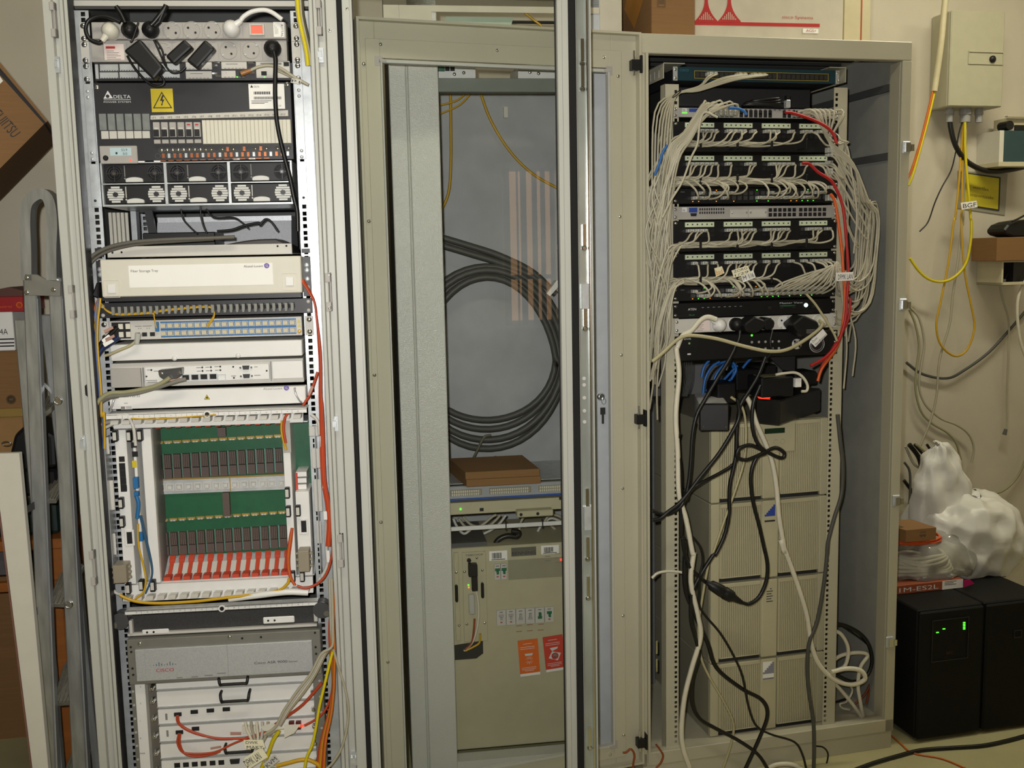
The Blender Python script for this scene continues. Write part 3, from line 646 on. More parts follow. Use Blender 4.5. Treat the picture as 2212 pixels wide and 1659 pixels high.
# blue fibre port panel
d = -.008; z = L.rect(B(437,1003), B(1835,1072), d); wA, wB = L.at(B(437,1105), d)[1], L.at(B(1140,967), d)[1]
bpn = T('fibre_port_panel', L, 'white one-unit panel with two rows of blue framed fibre ports', 'panel')
w0_ = L.at(B(1140,1095), d)[1]; w1_ = L.at(B(1140,958), d)[1]
mb = bpn.mb(); mb.box(max(z[0],-.2195),min(z[1],.2195),d,.2,w0_,w1_); pb = bpn.part('body', mb, m_lgrey, bev=.001)
ears(bpn, w0_, w1_, m_lgrey); earscrews(bpn, [w0_+.008,w1_-.008])
pt_u = [L.at(B(842+k*48.7, 1000), d)[0] for k in range(20)]; ph = (w1_-w0_)
mb = bpn.mb(); mb.box(pt_u[0]-.0075,pt_u[-1]+.0075,d-.001,d,w0_+.004,w1_-.004); bl_ = bpn.part('blue_strip', mb, m_blue, pb)
m_cap = mat('ivory_dust_cap', (196,186,156), .5)
for kk, wv in enumerate((w0_+ph*.30, w0_+ph*.70)):
    mb = bpn.mb(); mb.frame((-.0068,.0068,-.006,.006), .0012, -.002, 0); bpn.many('port_frame', mb, m_lgrey, [(u_, d-.001, wv) for u_ in pt_u], bl_)
    mb = bpn.mb(); mb.box(-.0052,.0046,-.005,0,-.0042,.0042); bpn.many('dust_cap', mb, m_cap, [(u_, d-.001, wv) for u_ in pt_u], bl_)
mb = bpn.mb(); q = L.rect(B(470,1005), B(608,1100), d); mb.box(q[0],q[1],d-.003,d,w0_+.004,w1_-.003); bk = bpn.part('power_terminal', mb, m_black, pb)
for k in range(4):
    mb = bpn.mb(); mb.cbox(q[1]-.004-(k%2)*.016, w0_+ph*(.3+.42*(k//2)), .010, .012, d-.006, d-.003); bpn.part('terminal_screw', mb, m_cream, bk)
ports(bpn, [(L.at(B(x,1072), d)[0], d-.0006, w0_+.012) for x in (656,705,762)], .011, .009)
mb = bpn.mb()
for x in (662,678,722,738): mb.cyl((L.at(B(x,1022), d)[0], d-.0002, w0_+.026), '-d', .0012, .0008, 6)
for x0,x1 in ((635,682),(690,755)): mb.box(L.at(B(x0,1007), d)[0],L.at(B(x1,1007), d)[0],d-.0006,d,w0_+.0305,w0_+.032)
bpn.part('fine_print', mb, m_inkgrey, pb)
mb = bpn.mb(); mb.box(L.at(B(784,1020), d)[0],L.at(B(810,1020), d)[0],d-.006,d,w0_+.018,w1_-.004); bpn.part('blue_connector', mb, m_blue, pb)
mb = bpn.mb(); c_ = L.at(B(1812,1000), d)
for k in range(2):
    h_ = w1_-.014-k*.010; mb.prism([(c_[0]-.004,h_),(c_[0]+.004,h_),(c_[0],h_+.007)], d-.001, d)
bpn.part('laser_warning', mb, m_yellow, pb)
mb = bpn.mb(); mb.lathe((c_[0],d,w0_+.010), '-d', [(0,.0045),(.006,.0045),(.006,.003),(0,.003)], 12); bpn.part('ground_jack', mb, m_gold, pb)
# ------------------------------------------------------------------ left rack: optical chassis
def cl(q, m=.2195): return (max(q[0],-m), min(q[1],m), q[2], q[3])
oc = T('optical_chassis', L, 'large white optical transport chassis with open green backplane slots', 'chassis')
d = -.03
q = cl(L.rect(B(455,1147), B(1835,1222), d)); mb = oc.mb(); mb.box(q[0],q[1],d,.3,q[2],q[3]); tc = oc.part('top_cover', mb, m_white, bev=.0015)
OCT = q[3]
for x, y in ((920,1240),(1375,1220)):
    c_ = L.at(B(x,y), d); mb = oc.mb(); mb.lathe((c_[0],d,c_[1]), '-d', [(0,.006),(.002,.006),(.004,.004),(.0045,.001)], 14); oc.part('thumbscrew', mb, m_white, tc)
# control row
q = cl(L.rect(B(448,1300), B(1845,1398), -.02)); mb = oc.mb(); mb.box(q[0],q[1],-.018,.3,q[2]-.004,q[3]+.006); cr = oc.part('control_shelf', mb, m_lgrey)
def panel(t, C_, a, b, m, nm, par, dd=-.026, back=-.018, bev=.0008, F=L):
    z = F.rect(C_(*a), C_(*b), dd); mb = MB(F); mb.box(z[0],z[1],dd,back,z[2],z[3]); return t.part(nm, mb, m, par, bev=bev), z
panel(oc, B, (457,1318), (683,1447), m_grey, 'blank_plate', cr)
cp, z = panel(oc, B, (705,1306), (1600,1390), m_white, 'control_card', cr)
panel(oc, B, (1617,1264), (1842,1382), m_white, 'blank_plate', cr)
panel(oc, B, (685,1308), (700,1450), m_alu, 'divider', cr, -.03); panel(oc, B, (1601,1265), (1614,1405), m_alu, 'divider', cr, -.03)
ports(oc, [(L.at(B(x,y), -.026)[0], -.0265, L.at(B(x,y), -.026)[1]) for x, y in ((1000,1378),(1066,1376),(1130,1373),(1196,1371))], .0145, .0115, m_port, cp)
mb = oc.mb(); mb.frame((-.0095,.0095,-.0075,.0075), .0018, -.002, 0)
oc.many('port_rim', mb, m_zinc, [(L.at(B(x,y), -.026)[0], -.026, L.at(B(x,y), -.026)[1]) for x, y in ((1000,1378),(1066,1376),(1130,1373),(1196,1371),(1258,1377))], cp)
for x, y in ((1432,1306),(1436,1367)):
    c_ = L.at(B(x,y), -.026); mb = oc.mb(); mb.prism([(c_[0]-.008,c_[1]+.0045),(c_[0]-.0065,c_[1]-.0045),(c_[0]+.0065,c_[1]-.0045),(c_[0]+.008,c_[1]+.0045)], -.031, -.026); i_ = oc.part('serial_port', mb, m_blackm, cp)
    mb = oc.mb(); [mb.cyl((c_[0]+s_*.0125,-.026,c_[1]), '-d', .0025, .004, 8) for s_ in (-1,1)]; oc.part('jack_screw', mb, m_chrome, i_)
mb = oc.mb()
for x, y in ((753,1325),(1118,1306),(1180,1304),(1247,1300),(1120,1331),(1182,1329),(1248,1326),(1340,1302),(1345,1381),(718,1371),(1580,1330)):
    c_ = L.at(B(x,y), -.026); mb.cyl((c_[0],-.026,c_[1]), '-d', .0022, .001, 8)
oc.part('indicator', mb, m_ink, cp)
mb = oc.mb()
for x0, x1, y in ((722,745,1325),(770,815,1333),(1075,1108,1308),(1140,1170,1305),(1205,1238,1301),(1080,1108,1333),(1145,1172,1330),(1210,1238,1327),(1325,1360,1368),(1490,1515,1303),(1490,1535,1363),(715,795,1400),(725,795,1412)):
    a_, b_ = L.at(B(x0,y), -.026), L.at(B(x1,y), -.026); mb.box(a_[0],b_[0],-.0266,-.026,a_[1]-.0007,a_[1]+.0007)
oc.part('fine_print', mb, m_inkgrey, cp)
# D-sub connector plugged into the control card
pc = T('serial_plug', L, 'chunky metal D-shaped plug in the control card with pink tag', 'plug')
a_ = L.rect(B(818,1310), B(992,1372), -.03); mb = pc.mb(); mb.prism([(a_[0],a_[3]-.003),(a_[0]+.002,a_[2]+.004),(a_[0]+.012,a_[2]-.004),(a_[1]-.012,a_[2]-.002),(a_[1]-.002,a_[2]+.006),(a_[1],a_[3]+.001)], -.055, -.027); b_ = pc.part('hood', mb, mat('smoked_metal', (96,96,94), .3, .6), bev=.002)
mb = pc.mb()
for s_ in (.12,.88): mb.cyl((a_[0]+(a_[1]-a_[0])*s_,-.027,(a_[2]+a_[3])/2), '-d', .004, .034, 10)
pc.part('jack_screw', mb, m_chrome, b_)
mb = pc.mb(); z = L.rect(B(868,1375), B(955,1400), -.05); mb.box(z[0],z[1],-.052,-.049,z[2],z[3]); pc.part('tag', mb, mat('pink_tag', (196,150,136), .6), b_)
# lower cover
d = -.034; q = cl(L.rect(B(440,1484), B(1862,1562), d), .224); mb = oc.mb(); mb.box(q[0],q[1],d,-.005,q[2],q[3]); lc = oc.part('lower_cover', mb, m_white, bev=.0015)
mb = oc.mb(); a_, b_ = L.at(B(1556,1468), d), L.at(B(1692,1465), d); text(mb, 'Alcatel-Lucent', a_[0], a_[1], .0055, d-.0006, width=b_[0]-a_[0]); oc.part('lettering', mb, m_inkgrey, lc)
mb = oc.mb(); a_, b_ = L.at(B(545,1521), d), L.at(B(672,1515), d); text(mb, '1830 PSS-32', a_[0], a_[1], .005, d-.0006, width=b_[0]-a_[0]); a_ = L.at(B(560,1568), d); text(mb, 'FAN', a_[0], a_[1], .003, d-.0006); oc.part('lettering', mb, m_ink, lc)
al_logo(oc, B(1721,1453), d, lc)
c_ = L.at(B(1152,1520), d); mb = oc.mb(); mb.prism([(c_[0]-.0065,c_[1]-.005),(c_[0]+.0065,c_[1]-.005),(c_[0],c_[1]+.0065)], d-.0008, d); wt = oc.part('static_warning', mb, m_yellow, lc)
mb = oc.mb(); tri_ring(mb, c_[0], c_[1]+.0004, .0145, d-.0012, d-.0008, .8); mb.box(c_[0]-.002,c_[0]+.002,d-.0012,d-.0008,c_[1]-.003,c_[1]+.001); oc.part('symbol', mb, m_ink, wt)
z = L.rect(B(535,1585), B(617,1606), d); mb = oc.mb(); mb.box(z[0],z[1],d-.0006,d,z[2],z[3]); sb = oc.part('serial_sticker', mb, m_paper, lc)
mb = oc.mb(); mb.box(z[0],z[0]+.009,d-.0009,d,z[2]+.0005,z[3]-.0005)
for k in range(4): mb.box(z[0]+.011,z[1]-.001,d-.0009,d,z[2]+.001+k*.0018,z[2]+.0018+k*.0018)
oc.part('fine_print', mb, m_inkgrey, sb)
for pts in (((505,1515),(490,1570),(470,1615)),((1785,1455),(1800,1500),(1830,1550))):
    P_ = [L.at(B(*p), d) for p in pts]; mb = oc.mb(); mb.tube(smoothpath([(P_[0][0],d,P_[0][1]),(P_[0][0],d-.016,P_[0][1]),(P_[1][0],d-.02,P_[1][1]),(P_[2][0],d-.016,P_[2][1]),(P_[2][0],d,P_[2][1])], 4), .0022, 6); oc.part('pull_handle', mb, m_alu, lc)
# numbered strips and combs, top and bottom
def numstrip(a, b, n, nm, F=L, d=-.06):
    z = L.rect(a, b, d); z = (max(z[0],-.238), min(z[1],.238), z[3]-.0082, z[3]); mb = oc.mb(); mb.box(z[0],z[1],d,d+.003,z[2],z[3]); i_ = oc.part('numbered_strip', mb, m_white)
    wd = (z[1]-z[0])/(n+.9); mb = oc.mb()
    for k in range(n):
        u_ = z[0]+wd*(k+.95)+ (wd*.5 if True else 0)
        text(mb, nm(k), u_-wd*.45, (z[2]+z[3])/2-.0012, .0026, d-.0004)
        if k: mb.box(u_-wd*.95-.0002,u_-wd*.95+.0002,d-.0003,d,z[2],z[3])
    oc.part('lettering', mb, m_ink, i_); mb = oc.mb(); mb.lathe(((z[0]+z[1])/2,d+.001,(z[2]+z[3])/2), '-d', [(0,.0085),(.004,.0085),(.004,.005),(0,.005)], 16); j_ = oc.part('centre_clip', mb, m_white, i_)
    mb = oc.mb(); mb.cyl(((z[0]+z[1])/2,d,(z[2]+z[3])/2), '-d', .005, .0035, 12); oc.part('clip_pin', mb, m_black, j_)
    return z
zs1 = numstrip(C(262,326), C(1700,284), 18, lambda k: str(k+1))
zs2 = numstrip(E(330,262), E(1865,190), 17, lambda k: str(19+k), d=-.05)
mb = oc.mb(); mb.box(zs1[0],zs1[1],-.058,.0,zs1[3]+.001,zs1[3]+.0025); oc.part('strip_shelf', mb, m_white)
fz0 = L.at(C(660,1525), d)[1]; ctop = L.at(C(1000,402), d)[1]
tooth = oc.mb(); tooth.add([(-.009,-.02,.006),(.008,-.02,.006),(.010,0,.006),(-.007,0,.006),(-.011,-.02,-.004),(.006,-.02,-.004),(.008,0,-.004),(-.009,0,-.004)], [(0,3,2,1),(4,5,6,7),(0,1,5,4),(1,2,6,5),(2,3,7,6),(3,0,4,7)])
cu0, cu1 = L.at(C(340,380), -.04)[0], L.at(C(1640,320), -.04)[0]; cwt = L.at(C(1000,348), -.04)[1]
oc.many('comb_tooth', tooth, m_lgrey, [(cu0+(cu1-cu0)*k/16, -.035, cwt) for k in range(17)], None)
mb = oc.mb(); mb.box(cu0-.01,cu1+.01,-.034,-.02,ctop+.002,cwt+.014); oc.part('comb_rail', mb, m_white)
cwb = L.at(E(1100,115), -.04)[1]
oc.many('comb_tooth', tooth, m_lgrey, [(cu0+(cu1-cu0)*k/16, -.035, cwb) for k in range(17)], None)
mb = oc.mb(); mb.box(cu0-.01,cu1+.015,-.034,-.02,cwb-.012,fz0-.002); oc.part('comb_rail', mb, m_white)
mb = oc.mb(); mb.box(zs2[0],zs2[1],-.05,-.02,zs2[3]-.002,zs2[3]); oc.part('fibre_trough', mb, m_white)
# interior
lo, hi = 0, .6
for _ in range(40):
    md = (lo+hi)/2
    if L.at(C(760,1328), md)[1] > fz0: lo = md
    else: hi = md
DB = .055; fzb = L.at(C(760,1328), DB)[1]      # the slot floor slopes up towards the backplane
iu0, iu1 = L.at(C(655,1545), d)[0], L.at(C(1620,1480), d)[0]
def slope(mb, u0, u1, d0, d1, h0, h1):
    f = lambda x: fz0+(fzb-fz0)*max(0, min(1, x/DB))
    return mb.hexa([(u0,d0,f(d0)+h0),(u1,d0,f(d0)+h0),(u1,d1,f(d1)+h0),(u0,d1,f(d1)+h0),(u0,d0,f(d0)+h1),(u1,d0,f(d0)+h1),(u1,d1,f(d1)+h1),(u0,d1,f(d1)+h1)])
mb = oc.mb(); slope(mb,-.2195,.2195,-.0,DB,-.003,0); mb.box(-.2195,.2195,-.02,0,fz0-.003,fz0); oc.part('floor_sheet', mb, m_zinc)
mb = oc.mb(); mb.box(-.2195,.2195,-.02,DB+.02,ctop,ctop+.003); oc.part('ceiling_sheet', mb, m_zinc)
mb = oc.mb(); mb.box(iu0-.004,iu0,-.02,DB,fz0,ctop); oc.part('inner_wall', mb, mat('dull_steel', (120,120,116), .5, .3))
mb = oc.mb(); mb.box(-.2195,.2195,DB,DB+.004,fz0,ctop); bpb = oc.part('backplane', mb, m_green)
def bk(x, y): return L.at(C(x,y), DB)
for (x0,y0,x1,y1,n) in ((642,518,1495,470,14),(680,1073,1525,1016,14)):      # small gold framed connectors
    mb = oc.mb(); mb.box(-.0095,.0095,-.002,0,-.0025,.0035); P_ = [bk(x0+(x1-x0)*k/(n-1), y0+(y1-y0)*k/(n-1)) for k in range(n)]
    oc.many('key_connector', mb, m_gold, [(p[0], DB, p[1]) for p in P_], bpb)
    mb = oc.mb(); mb.box(-.006,-.0005,-.006,-.002,-.002,.001); mb.box(.001,.006,-.006,-.002,-.002,.001); oc.many('guide_pin', mb, m_zinc, [(p[0], DB, p[1]-.001) for p in P_], bpb)
for (x0,y0,x1,y1,n,h0,h1) in ((645,690,1505,640,14,85,88),(690,1240,1535,1185,14,80,80)):
    P_ = [bk(x0+(x1-x0)*k/(n-1), y0+(y1-y0)*k/(n-1)) for k in range(n)]; hh = (bk(x0,y0-h0)[1]-bk(x0,y0+h1)[1])/2
    mb = oc.mb()
    for k in range(4): mb.box(-.0088+k*.0044,-.0088+k*.0044+.0036,-.012,0,-hh*.1,hh)
    mb.box(-.0088,.0088,-.010,0,-hh,-hh*.18); oc.many('slot_connector', mb, m_brown, [(p[0], DB, p[1]) for p in P_], bpb)
    mb = oc.mb(); mb.box(-.0012,.0012,-.001,0,-hh,hh); wd = (P_[1][0]-P_[0][0])/2; oc.many('trace_strip', mb, mat('pale_trace', (110,150,140), .5), [(p[0]+wd, DB, p[1]) for p in P_], bpb)
for a, b in (((1068,405),(1128,468)),((1102,872),(1160,1035))):
    z = L.rect(C(*a), C(*b), DB); mb = oc.mb(); mb.box(z[0],z[1],DB-.014,DB,z[2],z[3]); oc.part('tall_connector', mb, m_brown, bpb)
z = L.rect(C(635,790), C(1545,832), DB); wm = bk(1090,818)[1]; mb = oc.mb(); mb.box(iu0,iu1,DB-.006,DB,wm-.017,wm+.017); mp = oc.part('power_bus', mb, m_zinc, bpb)
mb = oc.mb(); mb.box(iu0,iu1,DB-.007,DB-.005,wm+.0175,wm+.021); mb.box(iu0+(iu1-iu0)*.5,iu0+(iu1-iu0)*.5+.002,DB-.008,DB-.006,wm-.017,wm+.017); oc.part('gold_edge', mb, m_gold, mp)
mb = oc.mb(); mb.frame((-.009,.009,-.009,.009), .002, -.003, 0); mb.box(-.004,.004,-.006,0,-.004,.004); P_ = [bk(662+k*66.3, 838-k*3.5) for k in range(14)]
oc.many('bus_button', mb, m_lgrey, [(p[0], DB-.006, wm) for p in P_], mp)
for k in range(13):                                                  # red guides along the slot floor and ceiling
    fu = L.at(C(690+k*70.5, 1518-k*4), d)[0]
    mb = oc.mb(); slope(mb,fu-.0045,fu+.0045,0,DB-.006,0,.004); mb.box(fu-.008,fu+.008,-.02,.006,fz0,fz0+.009); slope(mb,fu-.0065,fu+.0065,DB-.018,DB-.006,0,.008); oc.part('card_guide', mb, m_redpl)
    mb = oc.mb(); mb.box(fu-.006,fu+.006,-.012,DB-.02,ctop-.004,ctop); oc.part('card_guide', mb, m_redpl)
for k in range(13):
    fu = L.at(C(725+k*70.5, 1505-k*4), d)[0]; mb = oc.mb(); slope(mb,fu-.006,fu+.006,.01,DB-.02,0,.0015); oc.part('vent_sheet', mb, m_lgrey)
# plug-in cards left
def card(a, b, m=m_white, nm='line_card', dd=-.034):
    z = L.rect(C(*a), C(*b), dd); mb = oc.mb(); mb.box(z[0],z[1],dd,.2,fz0+.001,ctop-.001); return oc.part(nm, mb, m, bev=.001), z
c1, z1 = card((318,425),(482,1590)); c2, z2 = card((446,425),(545,1580)); c3, z3 = card((508,412),(655,1545), nm='filler_card')
def latchb(x, y, m=m_black, par=None, w_=.011, h_=.026):
    c_ = L.at(C(x,y), -.036); mb = oc.mb(); mb.box(c_[0]-w_/2,c_[0]+w_/2,-.05,-.034,c_[1]-h_/2,c_[1]+h_/2); i_ = oc.part('ejector_latch', mb, m, par, bev=.0015)
    if m is m_black and h_ < .03:
        mb = oc.mb(); mb.box(c_[0]-.004,c_[0]+.0035,-.051,-.05,c_[1]-.009,c_[1]+.009); oc.part('latch_label', mb, m_lgrey, i_)
for x, y, p in ((336,466,c1),(436,466,c2),(378,945,c1),(385,1080,c1),(430,1555,c1),(524,1530,c2),(1565,872,None),(1572,1005,None),(1642,1000,None),(1604,1470,None),(1672,1468,None)): latchb(x, y, m_black, p)
latchb(512,460,m_black,c3,.012,.028); latchb(605,1535,m_black,c3,.012,.028)
ports(oc, [(L.at(C(x,y), -.034)[0], -.0345, L.at(C(x,y), -.034)[1]) for x, y in ((378,690),(383,740),(388,790),(393,842),(470,600),(462,535),(376,636))], .0125, .0125, m_port, c1, 'card_port')
mb = oc.mb(); mb.box(L.at(C(355,670), -.034)[0],L.at(C(413,870), -.034)[0],-.0343,-.034,L.at(C(395,870), -.034)[1],L.at(C(370,665), -.034)[1]); oc.part('port_bezel', mb, m_blackm, c1)
z = L.rect(C(448,648), C(483,697), -.0345); mb = oc.mb(); mb.box(z[0],z[1],-.0348,-.034,z[2],z[3]); oc.part('laser_sticker', mb, m_yellow, c2)
for x, y in ((432,1200),(1680,1118)):
    c_ = L.at(C(x,y), -.034); mb = oc.mb(); mb.frame((c_[0]-.011,c_[0]+.011,c_[1]-.019,c_[1]+.019), .005, -.037, -.03); i_ = oc.part('card_handle', mb, m_white, c1, bev=.001)
    mb = oc.mb(); mb.box(c_[0]-.006,c_[0]+.006,-.0355,-.034,c_[1]-.014,c_[1]+.014); oc.part('handle_recess', mb, m_port, i_)
for x, y, w_, h_ in ((484,800,.011,.026),(489,880,.010,.012),(518,1185,.011,.02)):
    c_ = L.at(C(x,y), -.034); mb = oc.mb(); mb.box(c_[0]-w_/2,c_[0]+w_/2,-.048,-.034,c_[1]-h_/2,c_[1]+h_/2); oc.part('transceiver', mb, m_blue, c2, bev=.0008)
for x, y, w_, h_ in ((395,1425,.03,.042),(1692,1335,.026,.05)):
    c_ = L.at(C(x,y), -.034); mb = oc.mb(); mb.box(c_[0]-w_/2,c_[0]+w_/2,-.075,-.034,c_[1]-h_/2,c_[1]+h_/2); [mb.cyl((c_[0]-w_/2-.006,-.055,c_[1]+s_*h_*.3), 'u', .0035, w_+.012, 8) for s_ in (-1,0,1)]; oc.part('power_plug', mb, mat('putty_metal', (150,140,122), .45, .2), None, bev=.002)
# right cards
cA, zA = card((1520,362),(1628,1495)); mb = oc.mb(); z = L.rect(C(1520,362), C(1590,590), -.036); mb.box(z[0],z[1],-.0365,-.034,z[2],z[3]); oc.part('port_face', mb, m_grey, cA)
z = L.rect(C(1612,872), C(1745,1500), -.034); mb = oc.mb(); mb.box(z[0]+.002,min(z[1],.2195),-.034,.2,fz0+.001,z[3]); cB = oc.part('power_card', mb, m_white, bev=.001)
for y0, y1 in ((385,470),(490,660),(655,720)):
    z = L.rect(C(1597,y0), C(1655,y1), .12); mb = oc.mb(); [mb.box(z[0]+k*.005,z[0]+k*.005+.004,.1,.12,z[2],z[3]) for k in range(4)]; oc.part('slot_connector', mb, m_brown)
z = L.rect(C(1590,380), C(1698,725), .122); mb = oc.mb(); mb.box(z[0],min(z[1],.219),.12,.124,z[2],ctop); oc.part('riser_board', mb, m_green)
for y in (730,775,820,862):
    z = L.rect(C(1622,y), C(1700,y+30), -.01); mb = oc.mb(); mb.box(z[0],min(z[1],.219),-.01,.1,z[2],z[3]); oc.part('card_guide', mb, m_white)
z = L.rect(C(1618,735), C(1640,870), -.012); mb = oc.mb(); mb.box(z[0],z[1],-.012,-.008,z[2],z[3]); oc.part('guide_edge', mb, m_redpl)
# fibre guides either side
for sd in (0, 1):
    gd = T('fibre_guide', L, 'white tabbed fibre guide with bent steel rod on the '+('left' if sd == 0 else 'right')+' flank of the optical chassis', 'cable guide')
    if sd == 0:
        rod = [(300,380),(220,420),(200,480),(205,570),(300,700),(330,1000),(350,1300),(280,1500),(330,1590),(380,1610)]
        rod = [(310,385),(225,430),(200,490),(210,560),(240,600)]; tabs = [(195,600,250,640),(205,930,235,980),(222,1120,250,1165),(245,1420,275,1475)]
        plates = [(215,480,290,600),(250,790,330,1000),(290,1170,340,1320)]; rod2 = [(285,1480),(300,1560),(345,1600),(380,1600)]
    else:
        rod = [(1730,315),(1770,350),(1790,400),(1792,460)]; tabs = [(1795,470,1825,550),(1812,780,1840,845),(1820,1010,1850,1070),(1840,1290,1870,1375)]
        plates = [(1715,400,1790,470),(1735,560,1800,700),(1750,780,1815,1010),(1770,1080,1810,1240)]; rod2 = [(1845,1060),(1842,1280),(1850,1380),(1825,1450),(1790,1500)]
    z = L.rect(C(*((235,470) if sd == 0 else (1740,400))), C(*((360,1500) if sd == 0 else (1850,1500))), -.02)
    mb = gd.mb(); uu = (-.2385,-.2365) if sd == 0 else (.2365,.2385); mb.box(uu[0],uu[1],-.05,-.006,z[2],z[3]); base_ = gd.part('guide_plate', mb, m_alu)
    for a in plates:
        z = L.rect(C(a[0],a[1]), C(a[2],a[3]), -.03); mb = gd.mb(); mb.box(z[0],z[1],-.032,-.029,z[2],z[3]); gd.part('bracket', mb, m_lgrey, base_, bev=.001)
    for a in tabs:
        z = L.rect(C(a[0],a[1]), C(a[2],a[3]), -.05); mb = gd.mb(); mb.box(z[0],z[1],-.053,-.05,z[2],z[3]); gd.part('tab', mb, m_white, base_, bev=.001)
    for rd in (rod, rod2):
        mb = gd.mb(); mb.tube(smoothpath([L.p3(C(*p), -.045) for p in rd], 4), .004, 8); gd.part('rod', mb, m_lgrey, base_)
# ------------------------------------------------------------------ fan tray and big router
fn = T('fan_tray', L, 'dark front fan tray with two pale tabs between chassis and big router', 'fan tray')
d = -.03; q = cl(L.rect(E(352,300), E(1862,338), d), .222); w0_ = L.at(E(392,425), d)[1]; w1_ = min(q[3], zs2[2]-.001)
mb = fn.mb(); mb.box(q[0],q[1],d,.2 if False else -.004,w0_,w1_); fb = fn.part('grille', mb, mat('charcoal_foam', (58,57,56), .9, var=.2, scale=400), bev=.001)
mb = fn.mb(); mb.box(q[0],q[1],d-.01,d,w0_-.006,w0_); fn.part('bottom_lip', mb, m_lgrey, fb)
for a, b in (((465,410),(682,438)),((1430,310),(1682,350))):
    z = L.rect(E(*a), E(*b), d-.012); mb = fn.mb(); mb.box(z[0],z[1],d-.012,d-.008,z[2],z[3]); tb = fn.part('pull_tab', mb, m_white, fb, bev=.002)
    c_ = (z[2]+z[3])/2
    mb = fn.mb(); [mb.cyl((z[0]+.012+k*.015,d-.0118,c_), '-d', .0026, .001, 8) for k in range(2)]; fn.part('tab_hole', mb, m_port, tb)
for a, b in (((362,335),(395,440)),((1832,225),(1868,340))):
    z = L.rect(E(*a), E(*b), d-.012); mb = fn.mb(); mb.box(z[0],z[1],d-.014,d,z[2],z[3]); fn.part('corner_bracket', mb, m_lgrey, fb, bev=.001)
for s_ in (-1, 1):                                                   # dark round cable spools at the sides
    c_ = L.at(E(300,330) if s_ < 0 else E(1900,240), -.05); mb = fn.mb(); mb.lathe((c_[0],-.06,c_[1]), 'd', [(0,.02),(.004,.02),(.004,.014),(.03,.014),(.03,.02),(.034,.02)], 16); sp_ = fn.part('cable_spool', mb, mat('smoky_plastic', (70,70,72), .3), fb)
    mb = fn.mb(); mb.cyl((c_[0]+s_*.012,-.064,c_[1]-.008), 'd', .007, .02, 10); fn.part('spool_knob', mb, mat('olive_knob', (92,90,78), .5), sp_)
ci = T('modular_router', L, 'tall grey modular router with brushed silver bezel bearing a bridge logo', 'router')
d = -.055; q = L.rect(E(342,490), E(1900,733), d); CU0, CU1 = q[0], q[1]
m_cisco = mat('warm_grey_metal', (122,120,112), .5, .2)
wtop = L.at(E(342,490), d)[1]; wbot = L.at(E(370,848), d)[1]
mb = ci.mb(); mb.box(CU0,CU1,d,-.006,wbot,wtop); hb = ci.part('hood', mb, m_cisco, bev=.0015)
m_bez = mat('silver_bezel', (188,190,192), .42, .35, var=.10, scale=350)
zz = L.rect(E(418,566), E(1832,724), d-.006); BZ = zz; wbz0 = L.at(E(418,828), d-.006)[1]
for a, b in ((418,488),(492,1148),(1152,1826)):
    u0, u1 = L.at(E(a,700), d-.006)[0], L.at(E(b,600), d-.006)[0]; mb = ci.mb(); mb.box(u0+.0003,u1-.0003,d-.008,d,wbz0+.003,zz[3]); bz = ci.part('bezel', mb, m_bez, hb, bev=.001)
dd = d-.0086; mb = ci.mb(); a_, b_ = L.at(E(580,745), dd), L.at(E(722,740), dd); text(mb, 'CISCO', a_[0], a_[1], .008, dd, width=b_[0]-a_[0], slant=0); ci.part('lettering', mb, m_red, bz)
mb = ci.mb(); u0, wv = L.at(E(560,700), dd); sp = (L.at(E(735,690), dd)[0]-u0)/8
for k, h in enumerate((.0018,.0045,.0095,.0045,.0018,.0045,.0095,.0045,.0018)): mb.box(u0+k*sp-.0008,u0+k*sp+.0008,dd-.0003,dd,wv+.0022-h*.18,wv+.0022+h*.8)
ci.part('bridge_logo', mb, mat('teal_print', (60,92,104), .5), bz, label='teal bridge made of upright bars')
mb = ci.mb(); a_, b_ = L.at(E(1362,682), dd), L.at(E(1625,668), dd); text(mb, 'Cisco ASR 9000', a_[0], a_[1], .006, dd, width=b_[0]-a_[0]); c_ = L.at(E(1705,660), dd); text(mb, 'Series', b_[0]+.003, a_[1], .004, dd, width=c_[0]-b_[0]-.003); ci.part('lettering', mb, m_ink, bz)
mb = ci.mb()
for x0, x1, y in ((745,790,790),(862,915,783),(965,1030,772),(1065,1135,755)): a_, b_ = L.at(E(x0,y), dd), L.at(E(x1,y), dd); mb.box(a_[0],b_[0],dd-.0002,dd,a_[1]-.0012,a_[1]+.0012)
ci.part('fine_print', mb, m_inkgrey, bz)
mb = ci.mb(); mb.cyl((0,0,0), '-d', .0028, .0008, 8); ci.many('hole', mb, m_port, [(L.at(E(x,y), d)[0], d-.0002, L.at(E(x,y), d)[1]) for x, y in ((378,545),(382,583),(392,715),(398,765),(1845,430),(1850,545),(1855,598),(1858,650),(1265,475),(1415,465))])
screws(ci, [(L.at(E(x,y), d)[0], d, L.at(E(x,y), d)[1]) for x, y in ((450,518),(1165,465))], .005)
